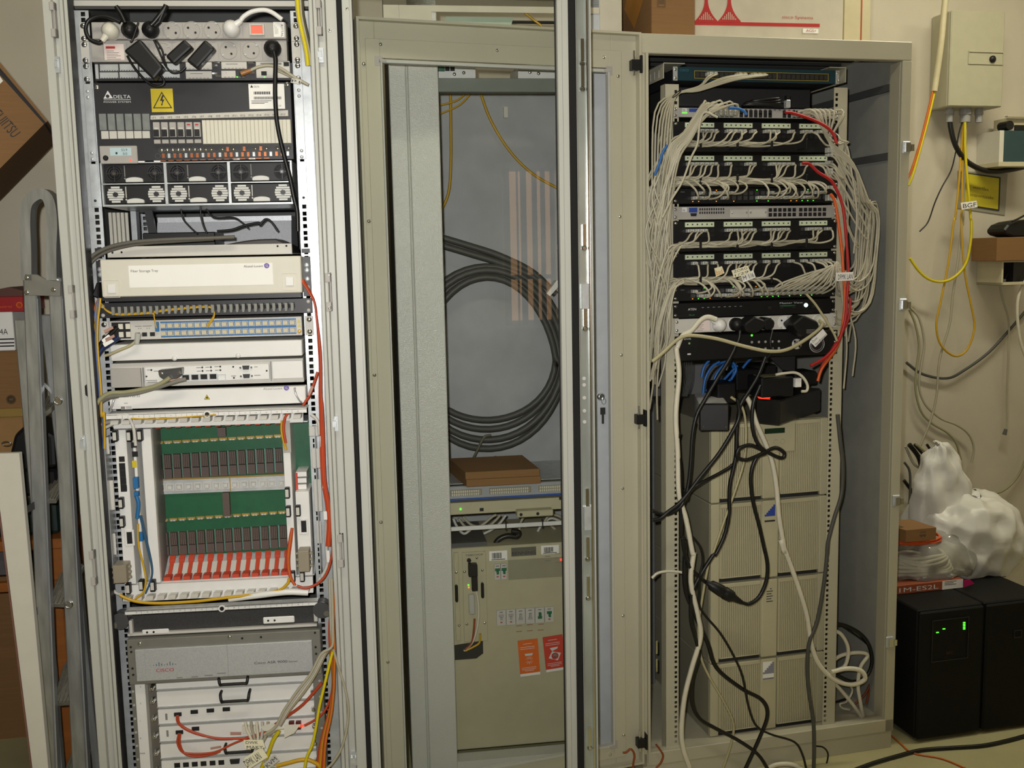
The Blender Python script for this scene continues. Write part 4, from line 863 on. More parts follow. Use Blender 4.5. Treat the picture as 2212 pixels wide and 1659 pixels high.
# lower card cage
lowz = .12
uL0, uL1, uL2, uL3 = [L.at(E(x,900), -.04)[0] for x in (352,418,497,580)]; uR0 = L.at(E(1832,830), -.04)[0]
mb = ci.mb(); mb.box(CU0,uL1,-.045,-.004,lowz,wbot); ci.part('side_frame', mb, m_cisco)
mb = ci.mb(); mb.box(uL1,uL2,-.044,-.004,lowz,wbot); st_ = ci.part('slot_label_strip', mb, m_white)
mb = ci.mb()
for ch, y in (('3',868),('2',1000),('1',1140),('0',1278),('PWR',1400)): c_ = L.at(E(452,y), -.0445); text(mb, ch, c_[0], c_[1], .004, -.0445)
ci.part('lettering', mb, m_ink, st_)
mb = ci.mb(); mb.box(uL2,uL3,-.02,-.004,lowz,wbot); ci.part('shadow_gap_plate', mb, mat('taupe_metal', (104,98,88), .6))
mb = ci.mb(); mb.box(uR0,CU1,-.045,-.004,lowz,wbot); ci.part('side_frame', mb, m_cisco)
mb = ci.mb(); mb.box(-.2195,.2195,0,.45,lowz,wtop); ci.part('chassis', mb, m_cisco)
mb = ci.mb(); mb.cyl((0,0,0), '-d', .003, .0012, 8); ci.many('frame_screw', mb, m_zinc, [((CU0+uL1)/2, -.045, wbot-.02-k*.034) for k in range(14)]+[((CU1+uR0)/2+.004, -.045, wbot-.02-k*.04) for k in range(12)])
cardY = ((834,892,738,800),(900,1032,808,940),(1042,1168,948,1080),(1180,1308,1090,1205),(1320,1440,1230,1335),(1452,1590,1345,1480))
ck = []
for k, (l0,l1,r0,r1) in enumerate(cardY):
    wa, wb_ = L.at(E(585,l0), -.038)[1], L.at(E(585,l1), -.038)[1]
    mb = ci.mb(); mb.box(uL3,uR0,-.038,-.004,wb_+.0012,wa-.0012); ck.append((ci.part('line_card', mb, m_white, bev=.001), wb_, wa))
    mb = ci.mb(); mb.box(uL3,uR0,-.041,-.038,wb_+.0012,wb_+.004); ci.part('card_edge', mb, m_zinc, ck[-1][0])
    for s_, uc in ((0,uL3-.008),(1,uR0-.002)):
        mb = ci.mb(); mb.lathe((uc,-.03,(wa+wb_)/2), '-d', [(0,.007),(.008,.007),(.012,.005),(.02,.005),(.022,.003)], 10); ci.part('captive_screw', mb, m_chrome, ck[-1][0])
for k, (a, b, y) in enumerate(((1088,1318,(775,825)),(1100,1328,(905,960)),(1135,1360,(1325,1365)))):
    a_, b_ = L.at(E(a,y[1]), -.045), L.at(E(b,y[1]-12), -.045); tp = L.at(E(a,y[0]), -.045)[1]; cw = a_[1]
    mb = ci.mb(); mb.tube(smoothpath([(a_[0],-.038,tp),(a_[0],-.055,tp-.002),(a_[0]+.003,-.06,cw),(a_[0]+.01,-.06,cw),(b_[0]-.01,-.06,cw),(b_[0]-.003,-.06,cw),(b_[0],-.055,tp-.002),(b_[0],-.038,tp)], 3), .0035, 8); ci.part('card_handle', mb, m_black, ck[(0,1,4)[k]][0])
mb = ci.mb(); mb.box(-.0085,.0085,-.004,0,-.0042,.0042)
ci.many('optics_port', mb, m_port, [(L.at(E(x,y), -.038)[0], -.038, L.at(E(x,y), -.038)[1]) for x, y in ((754,1078),(885,1058),(1013,1047),(1140,1037),(895,1192),(767,1220))], ck[2][0])
ports(ci, [(L.at(E(x,1482-k*2), -.038)[0], -.0385, ck[5][2]-.014) for k, x in enumerate((748,818,888,958,1030,1100))], .0135, .0115, m_port, ck[5][0])
c_ = L.at(E(1210,1468), -.038); mb = ci.mb(); mb.prism([(c_[0]-.012,ck[5][2]-.007),(c_[0]-.010,ck[5][2]-.018),(c_[0]+.010,ck[5][2]-.018),(c_[0]+.012,ck[5][2]-.007)], -.043, -.038); ci.part('serial_port', mb, m_blackm, ck[5][0])
for x in (1290,1335,1380,1660,1715):
    c_ = L.at(E(x,1180 if x < 1500 else 1150), -.04); mb = ci.mb(); mb.box(c_[0]-.006,c_[0]+.006,-.05,-.038,c_[1]-.012,c_[1]+.006); ci.part('cable_jack', mb, m_cream if x < 1500 else mat('dark_red_plastic', (90,20,22), .4), ck[3][0])
c_ = L.at(E(1715,1158), -.04); mb = ci.mb(); [mb.box(c_[0]-.012+k*.007,c_[0]-.008+k*.007,-.0515,-.05,c_[1]-.003,c_[1]+.003) for k in range(4)]; ci.part('red_display', mb, m_ledr, ck[3][0], label='small lit red dot display')
mb = ci.mb(); c_ = L.at(E(660,1100), -.038); mb.box(c_[0]-.002,c_[0]+.003,-.0385,-.038,c_[1]-.008,c_[1]+.008); mb.box(c_[0]-.002,c_[0]+.003,-.0385,-.038,c_[1]-.05,c_[1]-.034); ci.part('fine_print', mb, m_inkgrey, ck[2][0])
# ------------------------------------------------------------------ left rack's open glass door
m_glass = glass('door_glass', (250,251,250), .6)
m_gask = mat('foam_gasket', (16,16,16), .85, bump=.3, bscale=600)
def ldu(x, y=829): return LD.at((x,y), 0)[0]
a0, a1, a2, a3 = 0.0, ldu(727,40), ldu(739,40), ldu(761,40)
b0, b1, b2, b3 = ldu(1206,200), ldu(1228,200), ldu(1244,200), ldu(1247,200); b4 = ldu(1272,200); b5 = ldu(1275,200)
DW0, DW1 = .06, 2.19; dtop = min(LD.at((980,-14), 0)[1], 2.18)
mb = MB(LD); mb.box(a0,a3,0,.018,DW0,DW1); dr = cab.part('glass_door', mb, m_rackL, bev=.001, label='light grey glazed door swung fully open')
mb = MB(LD); mb.box(b0,b3,0,.018,DW0,DW1); mb.box(b4,b5,-.012,.018,DW0,DW1); cab.part('door_stile', mb, m_rackL, dr, bev=.001)
mb = MB(LD); mb.box(b3,b4,.012,.018,DW0,DW1); cab.part('lock_channel', mb, m_rackL, dr)
mb = MB(LD); mb.box(a3,b0,0,.018,dtop,DW1); cab.part('top_rail', mb, m_rackL, dr)
mb = MB(LD); mb.box(a3,b0,0,.018,DW0,DW0+.06); cab.part('bottom_rail', mb, m_rackL, dr)
for x in (a1, b1): mb = MB(LD); mb.box(x,(a2 if x is a1 else b2),-.008,0,DW0+.02,DW1-.02); cab.part('gasket', mb, m_gask, dr, bev=.003)
mb = MB(LD); mb.box(a2+(a3-a2)*.75,a2+(a3-a2)*.76+.0004,-.0006,0,DW0,DW1); mb.box(b0+(b1-b0)*.42,b0+(b1-b0)*.42+.0006,-.0006,0,DW0,DW1); cab.part('bead_line', mb, m_inkgrey, dr)
mb = MB(LD); mb.box(a3-.004,b0+.004,.016,.0195,DW0+.05,dtop+.01); cab.part('glass_pane', mb, m_glass, dr)
mb = MB(LD); mb.box(a3,a3+.0025,.014,.0205,DW0+.05,dtop); mb.box(b0-.0025,b0,.014,.0205,DW0+.05,dtop); cab.part('glass_seal', mb, m_rubber, dr)
# rod lock inside the free stile
mb = MB(LD); uc = (b3+b4)/2; mb.box(b3+.002,b4-.003,.006,.012,.1,2.15); rl = cab.part('lock_rod', mb, mat('rod_steel', (176,182,176), .25, .5, var=.2, scale=14, stretch=(1,1,.4)), dr)
mb = MB(LD); mb.box(b4-.006,b4-.001,-.004,.01,.1,2.15); cab.part('rod_edge', mb, m_chrome, rl)
for y in (105,160,505,680,1075,1180,1265,1590):
    w_ = LD.at((1262,y), 0)[1]; mb = MB(LD); mb.box(uc-.005,uc+.003,-.002,.006,w_-.028,w_+.022); mb.lathe((uc-.001,.004,w_-.034), '-d', [(0,.0065),(.004,.0065),(.006,.004)], 10); cab.part('rod_guide', mb, m_chrome, rl)
for y in (640,1120):
    w_ = LD.at((1265,y), 0)[1]; mb = MB(LD); mb.box(b3+.004,b4-.006,-.003,.006,w_-.03,w_+.03); cab.part('gear_box', mb, m_zinc, rl, bev=.001)
mb = MB(LD); mb.cyl((0,0,0), '-d', .0045, .001, 10); cab.many('rod_hole', mb, m_lgrey, [(LD.pt((uc,.0055,LD.at((1263,y), 0)[1]))) for y in (818,832,860,875,888,912,922)], rl) if False else None
mb = MB(LD)
for y in (818,832,860,888,912): mb.cyl((uc-.004,.0058,LD.at((1263,y), 0)[1]), '-d', .0045, .001, 10)
cab.part('rod_hole', mb, m_lgrey, rl)
mb = MB(LD)
for y in (18,66,592,665): mb.lathe((LD.at((712 if y != 18 else 749,y), 0)[0],0,LD.at((712,y), 0)[1]), '-d', [(0,.004),(.0015,.004),(.0015,.002),(.0005,.002)], 10)
cab.part('rivet', mb, m_chrome, dr)
# ------------------------------------------------------------------ right rack: cabinet and door
rk = T('server_rack', R, 'wide pebble grey rack stuffed with patch cables, its front door wide open', 'rack')
RW, RH0, RH1, RDP = .8, .053, 2.053, .82
us = R.at((1946,300), 0)[0]; hw = R.at((1390,112), 0)[1]; hw = RH1-.05; sillw = R.at((1402,1627), 0)[1]
mb = MB(R); mb.box(0,RW,0,.03,hw,RH1); fr_ = rk.part('header', mb, m_rackR, bev=.002)
mb = MB(R); mb.box(0,.017,0,.03,RH0,hw); lp = rk.part('hinge_stile', mb, m_rackR, bev=.002)
mb = MB(R); mb.box(.017,.024,-.004,.012,RH0+.01,hw); rk.part('door_stop', mb, m_rackR, lp)
mb = MB(R); mb.box(us,RW,0,.012,RH0,hw); mb.box(us,us+.003,.012,.06,RH0,hw); rp = rk.part('latch_stile', mb, m_rackR, bev=.002)
mb = MB(R); mb.box(0,RW,0,.03,RH0,sillw); rk.part('sill', mb, m_rackR, bev=.002)
mb = MB(R); mb.box(.004,RW-.004,.004,RDP,0,RH0-.001); mb.box(.03,.034,.0035,.004,.01,.012); rk.part('plinth', mb, m_rackR)
mb = MB(R); mb.box(0,.004,.03,RDP,RH0,RH1); rk.part('side_panel', mb, m_inner)
mb = MB(R); mb.box(RW-.02,RW-.016,.03,RDP,RH0,RH1); sd = rk.part('side_panel', mb, mat('side_wall_grey', (158,158,150), .6))
for w_ in (1.93,1.74):
    mb = MB(R); mb.box(RW-.03,RW-.02,.06,RDP,w_,w_+.02); rk.part('side_rail', mb, m_inner, sd)
mb = MB(R); mb.box(.004,RW-.02,RDP-.004,RDP,RH0,RH1); rk.part('back_panel', mb, mat('mid_grey_paint', (120,120,118), .6))
mb = MB(R); mb.box(.0,RW,.03,RDP,RH1-.012,RH1); rf = rk.part('roof', mb, m_rackR)
for k in range(9):
    mb = MB(R); mb.box(.06,RW-.06,.12+k*.07,.14+k*.07,RH1-.02,RH1-.012); rk.part('roof_vent_rib', mb, m_dark, rf)
mb = MB(R); mb.box(.004,RW-.02,.03,RDP-.02,sillw-.02,sillw-.012); rk.part('floor_plate', mb, m_rackR)
ru = [R.at((x,900), .02)[0] for x in (1437,1466,1789,1817)]
rk.part('mounting_rail', rail(R, ru[0], ru[1], .02, sillw-.01, 1.93, ru[1]-.008, .008), m_rackR)
rk.part('mounting_rail', rail(R, ru[2], ru[3], .02, sillw-.01, 1.93, ru[2]+.008, .008), m_rackR)
for uu in (ru[0], ru[3]-.002):                                      # slotted depth brackets at the top
    mb = MB(R); w_ = 1.958
    mb.box(uu,uu+.002,.03,.7,w_-.012,w_+.028); mb.box(uu,uu+.06 if uu == ru[0] else uu-.05,.028,.16,w_+.026,w_+.028); bi = rk.part('depth_bracket', mb, m_rackR)
    mb = MB(R); [mb.box(uu-.0006,uu+.0026,.06+k*.03,.066+k*.03,w_-.005,w_+.014) for k in range(18)]; rk.part('bracket_slot', mb, m_lgrey if uu == ru[0] else m_dark, bi)
for x, y in ((1960,319),(1953,658),(1938,1081),(1924,1386)):        # cam catches
    c_ = R.at((x-4,y), 0); mb = MB(R); mb.box(c_[0]-.012,c_[0]+.012,-.006,.0,c_[1]-.017,c_[1]+.017); ct = rk.part('cam_catch', mb, m_zinc, rp, bev=.002)
    mb = MB(R); mb.box(c_[0]-.006,c_[0]+.008,-.013,-.006,c_[1]-.012,c_[1]+.012); mb.box(c_[0]+.010,c_[0]+.02,-.012,0,c_[1]-.010,c_[1]+.008); rk.part('roller', mb, m_chrome, ct)
# door (open leaf, inside seen): pressed frame round a glazed window
def rect_rd(tl, br, d=0): return RD.rect(tl, br, d)
DU0 = RD.at((765,35), 0)[0]; RDH0, RDH1 = .075, 2.05
oW = rect_rd(D1(380,305), (1331,1606)); oW = (oW[0], oW[1], RD.at((1331,1608), 0)[1], RD.at((792,110), 0)[1])
iu0, iu1 = RD.at((822,150), 0)[0], RD.at((1311,200), 0)[0]; iw1 = RD.at((1000,141), 0)[1]; iw0 = RD.at((1300,1615), 0)[1]+.004
mb = MB(RD); mb.frame((DU0,-.004,RDH0,RDH1), (iu0-DU0-.012, -.004-iu1-.012, iw0-RDH0-.012, RDH1-iw1-.012), 0, .02); dl_ = rk.part('door_leaf', mb, m_rackR, bev=.0015, label='open pebble grey door leaf with window cut-out')
mb = MB(RD); mb.frame((DU0,-.004,RDH0,RDH1), .006, -.022, 0); rk.part('door_flange', mb, m_rackR, dl_)
tW = (iu0-.035, iu1+.04, iw0-.04, iw1+.052)
mb = MB(RD); mb.frame(tW, (.034,.036,.038,.044), -.004, 0); rk.part('window_trim', mb, m_rackR, dl_, bev=.0008)
mb = MB(RD); mb.frame((iu0-.002,iu1+.004,iw0-.002,iw1+.004), (.004,.006,.006,.008), -.012, .004); rk.part('glazing_bead', mb, m_rackL, dl_, bev=.0006)
mb = MB(RD); mb.box(iu0-.001,iu1+.001,.004,.007,iw0-.001,iw1+.001); rk.part('glass_pane', mb, glass('clear_glass', (253,253,253), .12), dl_)
mb = MB(RD); mb.frame((iu0-.003,iu1+.003,iw0-.003,iw1+.003), .003, .001, .004); rk.part('glass_seal', mb, m_rubber, dl_)
for cu, cw in ((iu0,iw1),(iu1,iw1),(iu1,iw0)):
    mb = MB(RD); sx = -1 if cu == iu0 else 1; sy = 1 if cw == iw1 else -1
    mb.box(cu-sx*.004,cu+sx*.014,-.0055,-.004,cw-sy*.01,cw+sy*.012); mb.box(cu-sx*.012,cu+sx*.004,-.014,-.004,cw-sy*.002,cw+sy*.004); rk.part('corner_clip', mb, m_grey, dl_)
mb = MB(RD); mb.lathe((0,0,0), '-d', [(0,.0045),(.0015,.0045),(.003,.003),(.0034,.001)], 10)
scr_px = [(822,96),(1074,109),(1304,124),(786,138),(797,478),(809,810),(823,1128),(838,1430),(1335,165),(1339,468),(1342,767),(1345,1055),(1346,1330),(1347,1588),(1318,1630)]
for x, y in scr_px:
    c_ = RD.at((x,y), -.004); m2 = MB(RD); m2.add([(v[0]+c_[0], v[1]-.004, v[2]+c_[1]) for v in mb.v], mb.f, True); rk.part('trim_screw', m2, m_chrome, dl_)
# key lock of the middle cabinet is built with it below; hinges
for x, y in ((1376,141),(1386,905),(1388,1603)):
    c_ = R.at((x,y), -.02); mb = MB(R); mb.box(c_[0]-.017,c_[0]+.006,-.03,-.008,c_[1]-.013,c_[1]+.013); mb.box(c_[0]+.006,c_[0]+.012,-.03,.0,c_[1]-.02,c_[1]+.024); hg = rk.part('hinge', mb, m_black, lp, bev=.001)
    mb = MB(R); mb.cyl((c_[0]-.008,-.02,c_[1]-.026), 'w', .003, .062, 8); rk.part('hinge_pin', mb, m_chrome, hg)
# ------------------------------------------------------------------ middle rack
mk = T('server_rack', M, 'cool grey rack between the other two, seen through the open glass doors', 'rack')
MD = .42
x0 = M.at((828,700), 0)[0]
pu = [M.at((x,130), 0)[0] for x in (829,866,869,936)]; pu2 = [M.at((x,1500), 0)[0] for x in (895,930,934,993)]
PU0, PU1, PU2, PU3 = [(a+b)/2 for a, b in zip(pu, pu2)]
MT = 2.25; mb0 = M.at((1000,1645), 0)[1]
mb = MB(M); mb.box(PU0,PU1-.001,.004,.05,.02,MT); mb.box(PU2,PU3,0,.05,.02,MT); mb.box(PU1-.001,PU2,.008,.05,.02,MT); mk.part('front_post', mb, m_rackM, bev=.002)
hwA, hwB = M.at((1070,166), .02)[1], M.at((1070,196), .02)[1]
MR0, MR1, MRH = M.at((1282,800), .0)[0], M.at((1318,30), .0)[0], M.at((1342,30), .0)[0]
mb = MB(M); mb.box(PU3,MR0,.04,.07,hwB,hwA); mk.part('cross_beam', mb, mat('grey_green_steel', (116,122,112), .5), bev=.001)
mb = MB(M); mb.box(MR0-.02,MR1,0,.05,.02,MT); rpM = mk.part('right_post', mb, mat('pale_blue_grey_paint', (190,194,196), .45), bev=.002)
mb = MB(M); mb.box(PU3,MR0,.0,.05,.02,mb0); mk.part('bottom_rail', mb, m_rackM)
mb = MB(M); mb.box(PU0,MR1,MD,MD+.004,.02,2.02); mk.part('back_panel', mb, mat('panel_grey', (170,171,172), .55, var=.10, scale=9), bev=0)
mb = MB(M); mb.box(PU0,PU0+.004,.05,MD,.02,MT); mk.part('side_panel', mb, m_inner)
mb = MB(M); mb.box(MR1-.004,MR1,.05,MD,.02,MT); mk.part('side_panel', mb, m_inner)
# header above, with an open slot
hz0 = M.at((1000,64), 0)[1]; so = M.rect((932,26),(1225,60), 0)
u_l = M.at((862,20), 0)[0]; hzT = M.at((1000,13), 0)[1]
mb = MB(M); mb.box(M.at((828,30),0)[0],MRH-.06,.0,.01,hzT+.0005,MT); mk.part('upper_panel', mb, mat('dark_olive_panel', (104,98,78), .6))
for a, b, c_, e_ in ((M.at((828,30),0)[0],u_l-.001,hz0-.08,hzT),(u_l,so[0],hz0-.08,hzT),(so[0],MRH-.06,so[3],hzT),(so[0],MRH-.06,hz0-.08,so[2]-.03),(MRH-.059,MRH,hz0-.08,MT)):
    mb = MB(M); mb.box(a,b,-.004 if b > so[0]+.01 else -.003,.0 if False else -.0005,c_,e_); mk.part('header_panel', mb, m_cream if False else mat('ivory_paint', (198,192,172), .5))
# key lock
c_ = M.at((1298,857), -.001); mb = MB(M); mb.lathe((c_[0],0,c_[1]), '-d', [(0,.011),(.003,.011),(.005,.008),(.006,.008),(.006,.005),(.004,.004)], 18); lk = mk.part('lock_cylinder', mb, m_chrome, rpM)
mb = MB(M); ring = [(c_[0]+.006+.006*math.cos(a_), -.010, c_[1]-.012+.008*math.sin(a_)) for a_ in [k*math.pi/6 for k in range(12)]]; mb.tube(ring, .0007, 5, True); mk.part('key_ring', mb, m_chrome, lk)
mb = MB(M); k0 = M.at((1302,892), -.01); mb.box(k0[0]-.007,k0[0]+.007,-.012,-.009,k0[1]-.004,k0[1]+.015); mb.box(k0[0]-.003,k0[0]+.003,-.0115,-.0095,k0[1]-.03,k0[1]-.004); mk.part('key', mb, mat('dark_key', (70,72,70), .35, .7), lk)
# contents of the middle rack
d = .06
bn = T('battery_power_rack', M, 'big beige power rack front with green breakers and orange cards behind the glass', 'power rack')
tl = M.at(D3(262,757), d); tr = M.at(D3(1070,690), d); btop = max(tl[1], tr[1])-.004
mb = bn.mb(); mb.box(PU3+.001,MR0-.03,d,.35,mb0+.004,btop); m_ben = mat('olive_beige_paint', (182,176,146), .5, var=.03)
bb = bn.part('cabinet_front', mb, m_ben, bev=.002)
Q = lambda x, y, dd=d: M.at(D3(x,y), dd)
mb = bn.mb(); z = M.rect(D3(262,640), D3(505,735), .15); mb.box(PU3+.001,Q(505,700)[0],d+.01,.3,btop,btop+.012); bn.part('vent_top', mb, m_inner, bb)
for a, b in ((262,318),(322,505)):
    z = M.rect(D3(a,765), D3(b+ (8 if b > 400 else 0),1405), d-.004); mb = bn.mb(); mb.box(z[0]+.001,z[1]-.001,d-.006,d,z[2],z[3]-.004); mo_ = bn.part('plug_in_module', mb, m_ben, bb, bev=.001)
u0_, w_ = Q(348,797); mb = bn.mb(); text(mb, 'TEBECHOP', u0_, w_, .005, d-.0068, width=Q(475,790)[0]-u0_); bn.part('lettering', mb, m_ink, mo_)
for x, y, sx, sy in ((283,1057,.008,.05),(468,1035,.008,.045)):
    c_ = Q(x,y); mb = bn.mb(); mb.box(c_[0]-sx/2,c_[0]+sx/2,d-.02,d-.006,c_[1]-sy/2,c_[1]+sy/2); bn.part('pull_handle', mb, m_black, mo_, bev=.003)
c_ = Q(373,825); mb = bn.mb(); mb.cyl((c_[0],d-.006,c_[1]), '-d', .006, .006, 12); bn.part('knob', mb, m_black, mo_)
mb = bn.mb(); z = M.rect(D3(372,865), D3(438,950), d-.03); mb.box(z[0],z[1],d-.03,d-.006,z[2],z[3]); z = M.rect(D3(395,950), D3(440,1055), d-.03); mb.box(z[0],z[1],d-.028,d-.01,z[2],z[3]); bn.part('power_plug', mb, m_black, mo_, bev=.002)
z = M.rect(D3(372,1080), D3(420,1220), d-.02); mb = bn.mb(); mb.box(z[0],z[1],d-.022,d-.006,z[2],z[3]); bn.part('clear_connector', mb, m_plug, mo_, bev=.003)
for x, y, mm in ((370,1003,m_ledg),(372,1020,m_leda)):
    c_ = Q(x,y); mb = bn.mb(); mb.box(c_[0]-.002,c_[0]+.002,d-.0075,d-.006,c_[1]-.002,c_[1]+.002); bn.part('status_light', mb, mm, mo_)
screws(bn, [(Q(x,y)[0], d-.006, Q(x,y)[1]) for x, y in ((283,912),(342,907),(470,896),(303,1292),(358,1282),(487,1273),(430,808),(453,1355))], .004)
for a, b, tx in (((520,765),(650,830),0),((892,725),(1020,783),0),((678,740),(857,796),'BENNING')):
    z = M.rect(D3(*a), D3(*b), d-.001); mb = bn.mb(); mb.box(z[0],z[1],d-.0012,d,z[2]+.001,z[3]-.001)
    if tx:
        i_ = bn.part('name_plate', mb, mat('grey_plate', (96,94,84), .5), bb); mb = bn.mb(); text(mb, tx, z[0]+.002, z[2]+.005, .0095, d-.0016, width=z[1]-z[0]-.004); bn.part('lettering', mb, m_ink, i_)
    else:
        i_ = bn.part('inventory_label', mb, m_paper, bb); mb = bn.mb(); [mb.box(z[0]+.008+k*.003,z[0]+.0095+k*.003+.0004*(k%3),d-.0016,d-.0012,z[2]+.007,z[3]-.006) for k in range(9)]; mb.box(z[0]+.006,z[1]-.006,d-.0016,d-.0012,z[2]+.003,z[2]+.005); bn.part('barcode', mb, m_ink, i_)
def brk(x0, y0, x1, y1, n, cols):
    z = M.rect(D3(x0,y0), D3(x1,y1), d-.005); wd = (z[1]-z[0])/n
    for k in range(n):
        mb = bn.mb(); mb.box(z[0]+k*wd+.0006,z[0]+(k+1)*wd-.0006,d-.008,d,z[2],z[3]); i_ = bn.part('breaker', mb, m_lgrey, bb, bev=.0008); cu = z[0]+(k+.5)*wd; hh = z[3]-z[2]
        m_ = {'g': mat('breaker_green', (20,104,66), .4), 'w': m_grey}[cols[k].lower()]
        mb = bn.mb(); up = cols[k].isupper()
        if up: mb.box(cu-.007,cu+.007,d-.011,d-.008,z[2]+hh*.58,z[2]+hh*.74); mb.box(cu-.003,cu+.003,d-.018,d-.008,z[2]+hh*.42,z[2]+hh*.6)
        else: mb.box(cu-.006,cu+.006,d-.011,d-.008,z[2]+hh*.3,z[2]+hh*.45); mb.box(cu-.0035,cu+.0035,d-.018,d-.008,z[2]+hh*.45,z[2]+hh*.72)
        bn.part('toggle', mb, m_, i_)
        mb = bn.mb(); mb.box(cu-.005,cu+.005,d-.0086,d-.008,z[3]-.007,z[3]-.004); bn.part('fine_print', mb, m_inkgrey, i_)
        if up: mb = bn.mb(); mb.box(cu-.003,cu+.003,d-.0086,d-.008,z[2]+.008,z[2]+.011); bn.part('red_mark', mb, m_red, i_)
brk(554,858,650,965,2,'GG'); brk(570,1190,985,1270,6,'WWwwgG')
mb = bn.mb()
for x, y in ((735,1300),(812,1292),(893,1288),(735,1340),(812,1335),(890,1330)): c_ = Q(x,y); mb.box(c_[0]-.009,c_[0]+.008,d-.0006,d,c_[1]-.0008,c_[1]+.0008)
bn.part('red_print', mb, mat('dull_red_print', (150,82,62), .6), bb)
c_ = Q(1034,825); mb = bn.mb(); mb.cyl((c_[0],d,c_[1]), '-d', .003, .003, 8); bn.part('alarm_light', mb, m_ledr, bb)
mb = bn.mb(); z = M.rect(D3(655,830), D3(1070,945), d); mb.box(z[0],z[1],d-.0008,d,z[2],z[3]); mm = bn.part('mimic_panel', mb, mat('mimic_grey', (146,142,118), .5), bb)
mb = bn.mb(); [mb.box(Q(905+(k%2)*75,0)[0],Q(945+(k%2)*75,0)[0],d-.0012,d-.0008,Q(0,828+k*16)[1]-.001,Q(0,828+k*16)[1]+.001) for k in range(6)]; bn.part('fine_print', mb, m_inkgrey, mm)
mb = bn.mb(); z = M.rect(D3(290,1420), D3(478,1530), d); mb.prism([(z[0]-.02,z[2]),(z[1]-.02,z[2]),(z[1],z[2]+.014),(z[1],z[3]),(z[0]-.02,z[3]-.008)], d-.001, d+.001); bn.part('cable_cutout', mb, m_dark, bb)
for col, pts in ((m_cabwhite,((425,1040),(440,1120),(445,1220),(430,1330),(400,1420),(340,1480))),(mat('brown_red_wire',(150,70,44),.5),((415,1250),(410,1330),(395,1420),(345,1475))),(m_cabyel,((455,1360),(450,1420),(410,1450),(350,1480)))):
    cable('module_wire', M, [(D3(*p), d-.02) for p in pts], .003, col, {id(m_cabwhite):'white wire',id(m_cabyel):'yellow wire'}.get(id(col),'brown red wire')+' from beige module into dark cut-out behind the glass', 'wire')
for (a, b, rot, mm_, nm) in (((722,1400),(888,1655),-.055,mat('orange_card',(224,104,32),.5),'orange'),((905,1372),(1068,1622),-.085,mat('red_card',(204,58,44),.5),'red')):
    ca = T('safety_card', M, nm+' safety instruction card stuck on the beige power rack', 'card')
    za, zb = M.at(D3(*a), d-.002), M.at(D3(*b), d-.002); cu, cw = (za[0]+zb[0])/2, (za[1]+zb[1])/2; hw_, hh = (M.at(D3(884,1500), d)[0]-M.at(D3(738,1500), d)[0])/2*.98, abs(za[1]-zb[1])/2*.96
    def RT(x, y): c, n = math.cos(-rot), math.sin(-rot); return (cu+x*c-y*n, cw+x*n+y*c)
    def quad(mb, x0, y0, x1, y1, da, db): mb.prism([RT(x0,y0),RT(x1,y0),RT(x1,y1),RT(x0,y1)], da, db)
    mb = ca.mb(); quad(mb,-hw_,-hh,hw_,hh,d-.003,d-.0005); cb = ca.part('sheet', mb, mm_)
    mb = ca.mb(); quad(mb,-hw_,-hh,hw_,-hh*.86,d-.0034,d-.003); ca.part('white_band', mb, m_paper, cb)
    mb = ca.mb()
    if nm == 'orange':
        mb.prism([RT(-.012,hh*.24),RT(-.010,hh*.12),RT(.010,hh*.12),RT(.012,hh*.24)], d-.0034, d-.003)
        for k in range(12):
            a_ = k*math.pi/6; mb.prism([RT(.0045*math.cos(a_)-.0006,-hh*.14+.0045*math.sin(a_)),RT(.0045*math.cos(a_)+.0006,-hh*.14+.0045*math.sin(a_)),RT(.012*math.cos(a_)+.0006,-hh*.14+.012*math.sin(a_)),RT(.012*math.cos(a_)-.0006,-hh*.14+.012*math.sin(a_))], d-.0034, d-.003)
        ca.part('pictogram', mb, m_inkwhite, cb)
    else:
        mb.prism([RT(-.012,hh*.34),RT(-.006,hh*.16),RT(.010,hh*.26),RT(.012,hh*.36)], d-.0034, d-.003); mb.prism([RT(-.018,-hh*.22),RT(-.006,hh*.14),RT(.019,-hh*.02),RT(.008,-hh*.42)], d-.0034, d-.003); i_ = ca.part('pictogram', mb, m_inkwhite, cb)
        c_ = RT(.001,-hh*.14); mb = ca.mb(); mb.lathe((c_[0],d-.0034,c_[1]), '-d', [(0,.0105),(.0004,.0105),(.0004,.0075),(0,.0075)], 16); ca.part('seal_ring', mb, mm_, i_)
    mb = ca.mb()
    for y_, l_ in ((.78,.5),(.6,.8),(.5,.8),(-.55,.8),(-.64,.8),(-.72,.5)): quad(mb,-hw_*l_,hh*y_,hw_*l_*.8,hh*y_+.0012,d-.0034,d-.003)
    ca.part('fine_print', mb, m_inkwhite, cb)
# shelf, patch strip, one-unit box, adapter, bar
sf = T('steel_shelf', M, 'thin zinc shelf plate holding two flat cardboard boxes behind the glass', 'shelf')
ws_ = M.at(D3(640,290), .0)[1]; mb = sf.mb(); mb.box(PU3+.001,MR0-.03,.045,.3,ws_-.0015,ws_); sf.part('plate', mb, m_zinc)
ps = T('patch_strip', M, 'grey patch strip with cream comb connectors and blue lower edge', 'patch panel')
z = M.rect(D3(242,310), D3(1060,340), .03); w0_ = M.at(D3(640,372), .03)[1]; w1_ = M.at(D3(640,280), .03)[1]-.002; mb = ps.mb(); mb.box(PU3+.002,MR0-.03,.03,.042,w0_,w1_); pb = ps.part('panel', mb, mat('strip_grey', (158,160,162), .45), bev=.001)
mb = ps.mb(); mb.box(PU3+.002,MR0-.03,.028,.042,w0_-.004,w0_-.0002); ps.part('blue_edge', mb, mat('royal_blue', (40,84,168), .5), pb)
